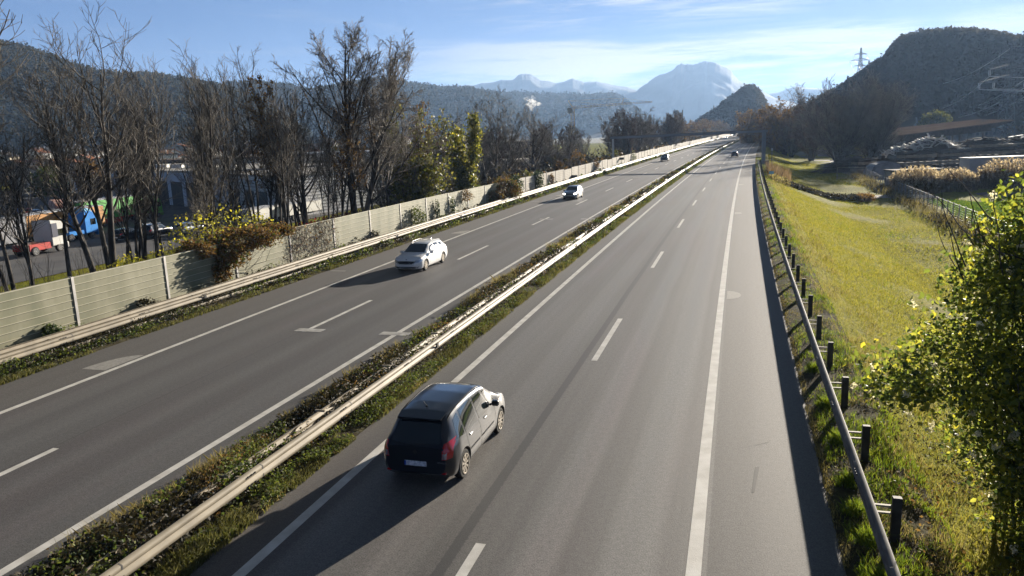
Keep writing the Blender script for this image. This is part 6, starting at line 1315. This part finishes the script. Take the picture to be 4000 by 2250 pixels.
# steam over a chimney
x, y = direction(2.05, 640); t = empty('factory_chimney', (x, y, -3.6), 0, 'slim factory chimney behind the left trees, below the white steam', 'chimney'); mb = MB(); mb.cyl((0, 0, 0), (0, 0, 27), 1.2, .9, 14); mb.build('shaft', M['wall_grey'], t); mb = MB(); mb.cyl((0, 0, 27), (0, 0, 27.6), 1.15, n=14); mb.build('rim', M['galv_dark'], t)
sm = bpy.data.materials.new('steam'); sm.use_nodes = True; t_ = sm.node_tree; t_.nodes.clear(); pv = t_.nodes.new('ShaderNodeVolumePrincipled'); pv.inputs['Color'].default_value = (.95, .95, .95, 1); pv.inputs['Anisotropy'].default_value = .3
nz = t_.nodes.new('ShaderNodeTexNoise'); nz.inputs['Scale'].default_value = .25; nz.inputs['Detail'].default_value = 5; nz.inputs['Distortion'].default_value = 1.2; tcn = t_.nodes.new('ShaderNodeTexCoord'); t_.links.new(tcn.outputs['Object'], nz.inputs[0])
mr = t_.nodes.new('ShaderNodeMapRange'); mr.inputs[1].default_value = .46; mr.inputs[2].default_value = .72; mr.inputs[4].default_value = .30; t_.links.new(nz.outputs['Fac'], mr.inputs[0]); t_.links.new(mr.outputs[0], pv.inputs['Density']); mo = t_.nodes.new('ShaderNodeOutputMaterial'); t_.links.new(pv.outputs[0], mo.inputs['Volume'])
bm = bmesh.new(); bmesh.ops.create_icosphere(bm, subdivisions=4, radius=1)
for v_ in bm.verts:
    f = 1 + .25 * float(fbm(np.array(v_.co.x * 2), np.array(v_.co.z * 2 + v_.co.y), 4, 1.0)); z = v_.co.z; wd = 1.2 + 6.0 * math.sin(max(0, min(1, (z + 1) / 2)) * 2.6) ** 1.3 * (.7 + .5 * math.sin(z * 7 + v_.co.x * 3)); v_.co = Vector((v_.co.x * wd * f, v_.co.y * wd * f, z * 6.5 * f))
me = bpy.data.meshes.new('steam_cloud'); bm.to_mesh(me); bm.free(); o = link('steam_cloud', me, None, sm); o.location = (*direction(1.95, 640), 33); tag(o, kind='stuff')
# gantry across both carriageways
M['gantry'] = pmat('blue_grey_gantry_steel', (.19, .21, .235), (.23, .25, .275), .6, .8, metal=0)
t = empty('gantry', (52.36, 156.5, 0), 0, 'blue grey sign gantry with no signs spanning both carriageways', 'gantry'); inv = Matrix.Translation(-Vector(t.location))
a, b = Vector((22.2, 165, 6.22)), Vector((53.0, 156.2, 6.5)); mb = MB(); mb.bar(a, b, .8, .46); o = mb.build('beam', M['gantry'], t, .03); o.matrix_parent_inverse = inv
mb = MB(); mb.bar(a + Vector((0, 0, .30)), b + Vector((0, 0, .30)), .7, .1); o = mb.build('walkway_edge', M['galv_dark'], t); o.matrix_parent_inverse = inv
for (x, y, z0, z1, w_, m_) in ((52.3, 156.5, .6, 6.3, .62, 'gantry'), (22.75, 164.85, -.4, 6.05, .34, 'wall_white')): mb = MB(); mb.box(x - w_ / 2, x + w_ / 2, y - w_ / 2, y + w_ / 2, z0, z1); o = mb.build('post', M[m_], t, .02); o.matrix_parent_inverse = inv
mb = MB(); mb.box(51.4, 53.2, 155.7, 157.3, -1.4, .62); o = mb.build('concrete_base', M['wall_grey'], t, .04); o.matrix_parent_inverse = inv
for f in (.12, .34, .48, .62, .8): p = a.lerp(b, f); mb = MB(); mb.box(p.x - .05, p.x + .05, p.y - .05, p.y + .05, p.z + .2, p.z + .75); mb.box(p.x - .12, p.x + .12, p.y - .08, p.y + .08, p.z + .7, p.z + .9); o = mb.build('sensor', M['galv'], t); o.matrix_parent_inverse = inv
# roadside bits
def post_sign(s, off, z0, h, wd, ht, mat, label, cat, name, pole='post_dark'):
    p = rp(s, off); zz = float(terrain(s, off)); t = empty(name, (p[0], p[1], zz), -heading(s), label, cat); mb = MB(); mb.cyl((0, 0, -.2), (0, 0, h), .04, n=8); mb.build('pole', M[pole], t); mb = MB(); mb.box(-wd / 2, wd / 2, -.06, -.03, h - ht, h); mb.build('sign_plate', M[mat], t, .01); return t
post_sign(114, 8.4, 0, 1.5, .62, .42, 'lightblue', 'small light blue plate on a dark pole beside the right guardrail', 'sign', 'roadside_sign')
p = rp(166, 9.6); t = empty('lamp_post', (p[0], p[1], -.6), 0, 'short grey post with a white cap standing next to the gantry foot', 'post'); mb = MB(); mb.cyl((0, 0, 0), (0, 0, 3.2), .09, n=8); mb.build('pole', M['galv_dark'], t); mb = MB(); mb.cyl((0, 0, 3.2), (0, 0, 3.7), .2, .12, n=10); mb.build('cap', M['wall_white'], t)
for s, lb in ((121.9, 'small dark plate standing before the grey barrier panels'), (168.7, 'dark plate on a pole before the barrier just beyond the gantry')):
    p = rp(s, -21.4); t = empty('barrier_sign', (p[0], p[1], float(zroad(s))), -heading(s), lb, 'sign'); mb = MB(); mb.cyl((0, 0, 0), (0, 0, .9 if s < 150 else 1.9), .05, n=8); mb.build('pole', M['post_dark'], t); mb = MB(); h_ = .9 if s < 150 else 1.9; mb.box(-.5, .5, -.09, -.055, h_ - .45, h_ + .05); mb.build('sign_plate', M['post_dark'], t)
# ================================================================== RIGHT SIDE: fence, log yard, shed, pylons, far houses
FZ = -3.5
M['fence'] = pmat('grey_fence_post', (.16, .16, .165), (.24, .24, .24), 3, .6, metal=.3)
M['timber_end'] = pmat('sawn_timber', (.20, .15, .10), (.34, .27, .19), 1.5, .8, detail=6)
M['timber_dark'] = pmat('weathered_timber', (.045, .038, .032), (.09, .075, .06), 1.5, .85, detail=6)
M['slab'] = pmat('sunlit_slab_wood', (.50, .48, .44), (.72, .69, .63), 1.5, .7)  # near-white colour stands in for low sun on the slabs
mm = bpy.data.materials.new('wire_mesh'); mm.use_nodes = True; t_ = mm.node_tree; b_ = t_.nodes['Principled BSDF']; b_.inputs['Base Color'].default_value = (.26, .26, .28, 1); b_.inputs['Roughness'].default_value = .6
F_pts = [(s, 26.9 + (.3 if s > 150 else 0)) for s in np.arange(70, 165.1, 2.5)]
t = empty('field_fence', tuple(rp(70, 26.9)[:2]) + (FZ,), 0, 'tall grey wire mesh fence along the far side of the meadow', 'fence'); inv = Matrix.Translation(-Vector(t.location))
def zt_(s, o): return float(terrain(s, o))
wire = MB(); H_ = 2.0
for i, (s, o) in enumerate(F_pts):
    p = rp(s, o); mb = MB(); mb.box(p[0] - .04, p[0] + .04, p[1] - .04, p[1] + .04, FZ - .2, FZ + H_ + .1); q = mb.build('post', M['fence'], t); q.matrix_parent_inverse = inv
    if i % 8 == 4: mb = MB(); mb.bar((p[0], p[1], FZ + 1.7), (p[0] + .9, p[1] - .5, FZ), .05); mb.bar((p[0], p[1], FZ + 1.7), (p[0] - .3, p[1] - 1.2, FZ), .05); k = mb.build('brace', M['fence'], t); k.matrix_parent_inverse = inv
    if i:
        a = rp(*F_pts[i - 1]); n = 8
        for j in range(9): z = FZ + .08 + j * (H_ - .1) / 8; wire.bar((a[0], a[1], z), (p[0], p[1], z), .009 if j not in (0, 8) else .03)
        for j in range(1, n): f = j / n; x, y = a[0] + (p[0] - a[0]) * f, a[1] + (p[1] - a[1]) * f; wire.bar((x, y, FZ), (x, y, FZ + H_), .005)
q = wire.build('wire_netting', mm, t); q.matrix_parent_inverse = inv; tag(q, kind='stuff')
g0, g1 = Vector((*rp(165.5, 27.2)[:2], FZ)), Vector((*rp(168, 22.2)[:2], FZ)); t = empty('field_gate', tuple(g0), 0, 'pale framed mesh gate where the fence ends under the largest tree', 'gate'); inv = Matrix.Translation(-g0); mb = MB()
for g in (g0, g1): mb.bar(g, g + Vector((0, 0, 2.3)), .12)
mb.bar(g0 + Vector((0, 0, 2.3)), g1 + Vector((0, 0, 2.3)), .10); mb.bar(g0 + Vector((0, 0, .2)), g1 + Vector((0, 0, .2)), .08); q = mb.build('gate_frame', M['galv'], t); q.matrix_parent_inverse = inv
mb = MB()
for j in range(1, 30): f = j / 30; p = g0.lerp(g1, f); mb.bar(p + Vector((0, 0, .2)), p + Vector((0, 0, 2.3)), .02)
q = mb.build('gate_mesh', M['fence'], t); q.matrix_parent_inverse = inv
def gsheet(name, pts, z, mat): tag(link(name, mesh_np(name, [(x, y, z) for x, y in pts], [list(range(len(pts)))]), None, mat), kind='structure')
M['lawn'] = pmat('bright_green_lawn', (.07, .15, .02), (.12, .20, .03), 2, 1, spec=0, bump=.8, bscale=9)
gsheet('lawn', [(46, 72), (75, 60), (92, 100), (58.5, 107)], FZ + .10, M['lawn'])
M['yard2'] = pmat('log_yard_ground', (.07, .06, .055), (.13, .115, .10), .2, .9, detail=8, bump=.4)
gsheet('log_yard', [(59.5, 108.5), (93, 102), (260, 180), (260, 330), (120, 330), (72, 160)], FZ + .06, M['yard2'])
gsheet('far_meadow', [(185, 315), (290, 300), (340, 470), (240, 480)], FZ + .12, M['lawn'])
# open shed with a big mono-pitch roof
t = empty('open_shed', (118, 212, FZ), 0, 'large open timber shed with a wide brown roof rising to the right', 'building'); inv = Matrix.Translation(-Vector(t.location)); M['shed_roof'] = pmat('brown_felt_roof', (.12, .088, .07), (.165, .125, .10), .3, 1, spec=0)
def S_(mb, nm, mt_, **k): q = mb.build(nm, mt_, t, **k); q.matrix_parent_inverse = inv; return q
f0, f1, b0, b1 = Vector((106.8, 208, 3.6)), Vector((138, 209.5, 6.45)), Vector((105, 226, 4.75)), Vector((142, 232, 7.0))
mb = MB(); mb.hexa([tuple(f0), tuple(f1), tuple(b1), tuple(b0)] + [tuple(q + Vector((0, 0, .18))) for q in (f0, f1, b1, b0)]); S_(mb, 'roof', M['shed_roof'])
mb = MB(); mb.hexa([(106.8, 208.4, 2.0), (132, 209.6, 4.0), (132, 209.9, 4.0), (106.8, 208.7, 2.0), (106.8, 208.4, 3.55), (132, 209.6, 5.8), (132, 209.9, 5.8), (106.8, 208.7, 3.55)]); S_(mb, 'gable_fascia', M['timber_dark'])
mb = MB(); mb.hexa([(132, 209.5, 4.6), (137.4, 209.6, 6.2), (137.4, 209.9, 6.2), (132, 209.9, 4.6), (132, 209.5, 5.85), (137.4, 209.6, 6.35), (137.4, 209.9, 6.35), (132, 209.9, 5.85)]); S_(mb, 'roof_truss', M['timber_dark'])
for x, y, h_ in ((108.5, 210, 3.5), (116, 211, 4.3), (124.5, 211, 5.1), (130.8, 211, 5.6), (109, 224, 4.8), (131, 226, 6)): mb = MB(); mb.box(x - .3, x + .3, y - .3, y + .3, FZ, h_); S_(mb, 'column', M['wall_grey'])
mb = MB(); mb.box(107.5, 123, 222, 222.4, FZ, 3.6); S_(mb, 'rear_wall', M['timber_dark'])
# stacked timber: layered board stacks and a loose heap of white slabs
def board_stack(x, y, L_, dp, layers, rz, label, seed, z=FZ + .06):
    rng = random.Random(seed); t = empty('timber_stack', (x, y, z), rz, label, 'timber stack'); zz = .15
    for i in range(layers):
        h_ = .62; mb = MB(); o = rng.uniform(-.4, .4); n = 5
        for j in range(n): mb.box(-L_ / 2 + o, L_ / 2 + o + rng.uniform(-.3, .3), -dp / 2 + j * dp / n, -dp / 2 + (j + .93) * dp / n, zz, zz + h_ * rng.uniform(.86, 1))
        mb.build('board_layer', M['timber_dark' if i % 2 else 'timber_end'], t); mb = MB(); zz += h_ + .01
        for j in range(5): q = -L_ / 2 + (j + .5) * L_ / 5; mb.box(q - .07, q + .07, -dp / 2, dp / 2, zz, zz + .10)
        mb.build('spacer_battens', M['timber_dark'], t); zz += .12
    return t
board_stack(87.5, 164, 7.5, 2.5, 6, .12, 'layered board stack in the log yard, left one under the slab heap', 1)
board_stack(96.2, 165.5, 8.0, 2.5, 6, .12, 'layered board stack in the log yard, right of the first one', 2)
board_stack(106, 168, 9, 2.5, 7, .10, 'high board stack at the right behind the white container', 3)
board_stack(117, 172, 10, 2.5, 7, .10, 'board stack at the right edge of the log yard', 4)
board_stack(80, 172, 5, 2.5, 4, .2, 'lower left board stack under the shed eave', 5)
def heap(name, cx, cy, z0, rx, ry, h_, n, L_, mat, label, seed, tilt=.35, yaw=.5):
    rng = random.Random(seed); t = empty(name, (cx, cy, z0), 0, label, 'timber heap'); mb = MB()
    for i in range(n):
        a = rng.uniform(-1, 1); b = rng.uniform(-1, 1); r = min(1, math.hypot(a, b * .7)); zz = h_ * (1 - r ** 1.6) * rng.uniform(.75, 1); c = Vector((a * rx, b * ry, zz)); ya = yaw + rng.gauss(0, .45); ti = rng.gauss(0, tilt); d = Vector((math.cos(ya) * math.cos(ti), math.sin(ya) * math.cos(ti), math.sin(ti))) * L_ * rng.uniform(.6, 1.1) / 2
        mb.bar(c - d, c + d, rng.uniform(.2, .5) if mat == 'slab' else rng.uniform(.14, .34), rng.uniform(.05, .12))
    q = mb.build('slabs', M[mat], t); m2 = MB(); k = 12
    V = [(0, 0, h_ * .82)] + [(rx * .95 * math.cos(6.283 * i / k), ry * .95 * math.sin(6.283 * i / k), -.2) for i in range(k)] + [(rx * .55 * math.cos(6.283 * i / k), ry * .55 * math.sin(6.283 * i / k), h_ * .62) for i in range(k)]
    m2.add(V, [(1 + i, 1 + (i + 1) % k, 13 + (i + 1) % k, 13 + i) for i in range(k)] + [(0, 13 + i, 13 + (i + 1) % k) for i in range(k)]); m2.build('heap_core', M['timber_dark'], t); return t
heap('slab_heap', 93.5, 169, 1.0, 6.5, 2.2, 2.9, 150, 3.0, 'slab', 'untidy heap of white slabs on top of the board stacks', 11, .3, 2.2)
heap('slab_heap', 86.5, 167.5, .6, 4.0, 2, 1.6, 80, 2.2, 'slab', 'small spill of white slabs at the left end of the heap', 12, .5, 1.8)
heap('log_heap', 107, 172, 1.4, 7, 2.5, 1.9, 120, 4, 'timber_dark', 'dark rounded log heap right of the white slabs', 13, .1, .1)
heap('log_heap', 119, 174, 1.7, 7, 2.5, 1.8, 130, 4, 'timber_dark', 'dark log heap at the right frame edge topped with pale boards', 14, .1, .1)
mb = MB(); 
for i in range(9): mb.bar((112 + i * 1.4, 171.5, 3.1 + .2 * math.sin(i * 2)), (115.5 + i * 1.4, 172, 3.25 + .2 * math.cos(i * 2)), .5, .10)
tag(mb.build('loose_boards', M['slab']), 'loose pale boards lying on the dark log heaps', 'boards')
for i, (cx, cy, n_) in enumerate([(78, 176, 60), (84, 186, 70)]): heap('log_heap', cx, cy, FZ, 6, 4, 3.4, n_ * 2, 4.5, 'timber_dark', ['pile of dark logs left of the board stacks behind the fence', 'farther pile of dark logs under the big bare tree'][i], 20 + i, .08, .3)
# white container and cabin behind the reeds
t = empty('container', (83, 127.5, FZ), -.03, 'long white container with a bright sunlit roof edge behind the reeds', 'container'); mb = MB(); mb.box(-5.8, 12, 0, 3, .1, 4.4); mb.build('body', M['lorry_grey'], t, .03); mb = MB(); mb.box(-5.95, 12.2, -.15, 3.2, 4.41, 4.55); mb.build('roof_edge', M['wall_white'], t)
t = empty('site_cabin', (69.5, 129, FZ), .05, 'small grey cabin with pale windows behind the reed clumps', 'cabin'); mb = MB(); mb.box(-4.2, 4.2, 0, 3, 0, 2.7); mb.build('wall', M['wall_grey'], t); mb = MB(); mb.box(-4.4, 4.4, -.2, 3.2, 2.703, 2.9); mb.build('roof', M['roof_dark'], t)
for x in (-2.2, 1.4): mb = MB(); mb.box(x - .3, x + 1.7, -.06, .02, 1.0, 2.2); mb.build('window', M['wall_blue'], t)
# plastic-sheeted heap at the left of the yard
mb = MB(); mb.prism([(-3.6, 0), (4, 0), (3, 2.2), (.5, 2.9), (-2.4, 2.3)], -2, 2); o = mb.build('sheeted_heap', pmat('grey_plastic_sheet', (.15, .15, .17), (.21, .21, .23), 1, .6), None, .3); o.location = (78.5, 160, FZ); tag(o, 'grey sheet-covered heap between the big tree and the timber stacks', 'heap')
# pylons and wires
M['pylon'] = pmat('pylon_steel', (.10, .11, .12), (.15, .155, .16), .5, .6, metal=.2); M['insul'] = pmat('pale_insulator', (.7, .7, .68), (.8, .8, .78), 1, .3); M['wire'] = pmat('glinting_conductor_wire', (.80, .78, .74), (.85, .83, .79), .1, .4)  # wire is near white: the sun's glint painted into its colour
def pylon(x, y, z, H, arms, label, yaw, wb, wt, th=.2, n=13, gw=True):
    t = empty('pylon', (x, y, z), yaw, label, 'pylon'); mb = MB(); lattice(mb, (0, 0, 0), (0, 0, H * .62), wb, wt, int(n * .62), th); lattice(mb, (0, 0, H * .62), (0, 0, H), wt, wt * .35, int(n * .4), th * .8); mb.build('tower', M['pylon'], t); tips = []
    for zz, half in arms:
        mb = MB()
        for s_ in (1, -1):
            e = Vector((s_ * half, 0, zz)); r = wt * .45
            for yy in (-r, r): mb.bar((s_ * r * .4, yy, zz), e, th * .8); mb.bar((s_ * r * .4, yy, zz + half * .20), e, th * .6)
            for q in (.25, .5, .75): mb.bar((e.x * q, 0, zz), (e.x * q, 0, zz + half * .2 * (1 - q)), th * .5); mb.bar((e.x * q, 0, zz + half * .2 * (1 - q)), (e.x * min(1, q + .25), 0, zz), th * .5)
            for ex in ([half] if half < 13 else [half, half * .52]):
                i2 = MB()
                for dx in (-.35, .35): i2.cyl((s_ * ex + dx, 0, zz - .3), (s_ * ex + dx, 0, zz - 2.6), th * .42, n=6)
                i2.build('insulator', M['insul'], t); tips.append(Vector((s_ * ex, 0, zz - 2.9)))
        mb.build('cross_arm', M['pylon'], t)
    R_ = Matrix.Rotation(yaw, 3, 'Z'); return t, [R_ @ p + Vector((x, y, z)) for p in tips]
pr, tipsR = pylon(218.9, 338, FZ, 40.7, [(31.3, 9.8), (26.0, 14.2)], 'big lattice pylon at the right frame edge with two long cross arms', .12, 5.6, 2.4, .30)
mxp, myp = direction(27.35, 560); pm_, tipsM = pylon(mxp, myp, -2, 33, [(26.5, 6.5), (22, 10.5)], 'dark pylon standing in the shadow before the right hill', .2, 4.5, 2, .28)
hx, hy = direction(24.45, 640); ph_, tipsH = pylon(hx, hy, 36, 25.5, [(21.0, 5.0), (16.6, 7.6), (12.6, 5.0)], 'pylon on the hill crest against the sky with three cross arms', .1, 3.6, 1.7, .26)
fx, fy = direction(15.03, 900); pf_, tipsF = pylon(fx, fy, 2, 30, [(22, 10), (16, 12)], 'faint distant pylon left of the wooded knoll', 1.0, 4, 2, .35)
def wirespan(a, b, sag, r, t, n=22):
    P = [a.lerp(b, i / n) - Vector((0, 0, sag * 4 * (i / n) * (1 - i / n))) for i in range(n + 1)]; A_ = np.array([[tuple(p) for p in P]]); v_, f_ = tubes(A_, np.full((1, n + 1), r), 4); o = link('conductor', mesh_np('conductor', v_, f_, True), t, M['wire']); o.matrix_parent_inverse = Matrix.Translation(-Vector(t.location)); return o
t = empty('power_line', tuple(tipsM[0]), 0, 'sagging bright power lines in front of the right hill', 'power line')
for a, b in zip(tipsM, tipsR): wirespan(a, b, 11.0, .19, t)
for q in tipsR: wirespan(q, q + Vector((150, -190, 4)), 9, .17, t)
mtop = Vector((mxp, myp, 31)); wirespan(mtop, Vector((218.9, 338, 37)), 7, .09, t); wirespan(Vector((218.9, 338, 37.0)), Vector((370, 150, 44)), 6, .09, t)
for a, b in zip(tipsH, tipsM): wirespan(a, b, 6, .05, t)
# green rounded tree and far houses under the right hill
gx, gy = direction(29.0, 330); blob_shrub('leafy_tree', [(gx, gy, 6.2, 5.2, 5, 4.2), (gx - 3.4, gy, 4.2, 3.4, 3.4, 3.2), (gx + 2.4, gy, 7.2, 3.2, 3.2, 3.2), (gx, gy, 1.5, 4, 4, 3)], 5200, .42, 'leaf_green', 'rounded pale green tree behind the shed roof under the right hill', 'tree', seed=301, shell=.3, base=(gx, gy, FZ))
gx, gy = direction(24.6, 262); blob_shrub('leafy_tree', [(gx, gy, 3.6, 3.2, 3, 2.9), (gx + 1.5, gy, 1.8, 2.8, 2.8, 2.8)], 2400, .36, 'leaf_green', 'small yellowish green tree at the right edge of the big bare tree', 'tree', seed=302, shell=.3, base=(gx, gy, FZ))
rngr = random.Random(77)
for i in range(16):
    azd = rngr.uniform(25.5, 37); dd = rngr.uniform(390, 470) if azd < 32 else rngr.uniform(400, 480); x, y = direction(azd, dd); k = rngr.randrange(4); o = dup(HS[k]); o.location = (x, y, FZ); o.rotation_euler = (0, 0, rngr.uniform(-.6, .6)); o.scale = (.8, .8, .9); tag(o, HD[k] + ' below the right hill behind the shed roof', 'house', 'houses under the right hill')
for i in range(18):
    azd = rngr.uniform(25, 37); x, y = direction(azd, rngr.uniform(395, 500)); o = dup(T['far']); o.location = (x, y, FZ); o.scale = (.7, .7, rngr.uniform(.35, .6)); o.rotation_euler = (0, 0, rngr.uniform(0, 6)); tag(o, 'hazy brown tree at the foot of the right hill', 'tree', 'trees at the foot of the right hill')
for i, (azd, dd) in enumerate(((26.6, 385), (27.7, 385))):
    x, y = direction(azd, dd); t = empty('yard_machine', (x, y, FZ), 0, ['pale yard machine with a raised arm behind the shed, left one', 'pale yard machine with a raised arm behind the shed, right one'][i], 'machine'); mb = MB(); mb.box(-3, 1, -1.2, 1.2, 4.4, 6.4); mb.box(-3.5, 2, -1.4, 1.4, 0, 4.3); mb.build('body', M['wall_white'], t, .1); mb = MB(); mb.bar((0, 0, 6), (2.4, 0, 10), .6); mb.bar((2.4, 0, 10), (1.8, 0, 12.2), .5); mb.build('arm', M['lorry_grey'], t)

# ------------------------------------------------------------------ labels: members of a row told apart by their order seen from the bridge
ONES = 'first second third fourth fifth sixth seventh eighth ninth tenth eleventh twelfth thirteenth fourteenth fifteenth sixteenth seventeenth eighteenth nineteenth'.split()
TENS = {2: ('twentieth', 'twenty'), 3: ('thirtieth', 'thirty'), 4: ('fortieth', 'forty'), 5: ('fiftieth', 'fifty'), 6: ('sixtieth', 'sixty'), 7: ('seventieth', 'seventy')}
def ordinal(n): return ONES[n - 1] if n < 20 else (TENS[n // 10][0] if n % 10 == 0 else TENS[n // 10][1] + '-' + ONES[n % 10 - 1])
byl = {}
for o in list(bpy.data.objects):
    if o.parent is None and o.get('group') and o.get('label'): byl.setdefault(o['label'], []).append(o)
WORDS = {'grey brown bare tree in the dense belt beyond the crane': 'bare trees in the dense belt', 'slim bare young tree among the taller bare trees behind the noise barrier': 'slim young trees behind the barrier',
 'bare tree in the shaded row right of the grass lane': 'bare trees beside the grass lane', 'distant brown tree lining the right edge of the motorway': 'distant right roadside trees',
 'distant dark brown tree in the far belt left of the motorway bend': 'distant trees in the far left belt', 'hazy brown tree at the foot of the right hill': 'hazy trees below the right hill', 'brown garden tree between the houses of the valley town': 'brown trees between town houses'}
for lb, L_ in byl.items():
    if len(L_) < 2: continue
    L_.sort(key=lambda o: math.atan2(o.location.x, o.location.y)); wd = WORDS.get(lb, lb)
    for i, o in enumerate(L_): o['label'] = (ordinal(i + 1) + ' from the left of the ' + wd) if lb in WORDS else wd.split(' in the valley')[0].split(' below the')[0] + ', ' + ordinal(i + 1) + ' such from the left, ' + ('in town' if 'valley' in lb else 'below right hill')
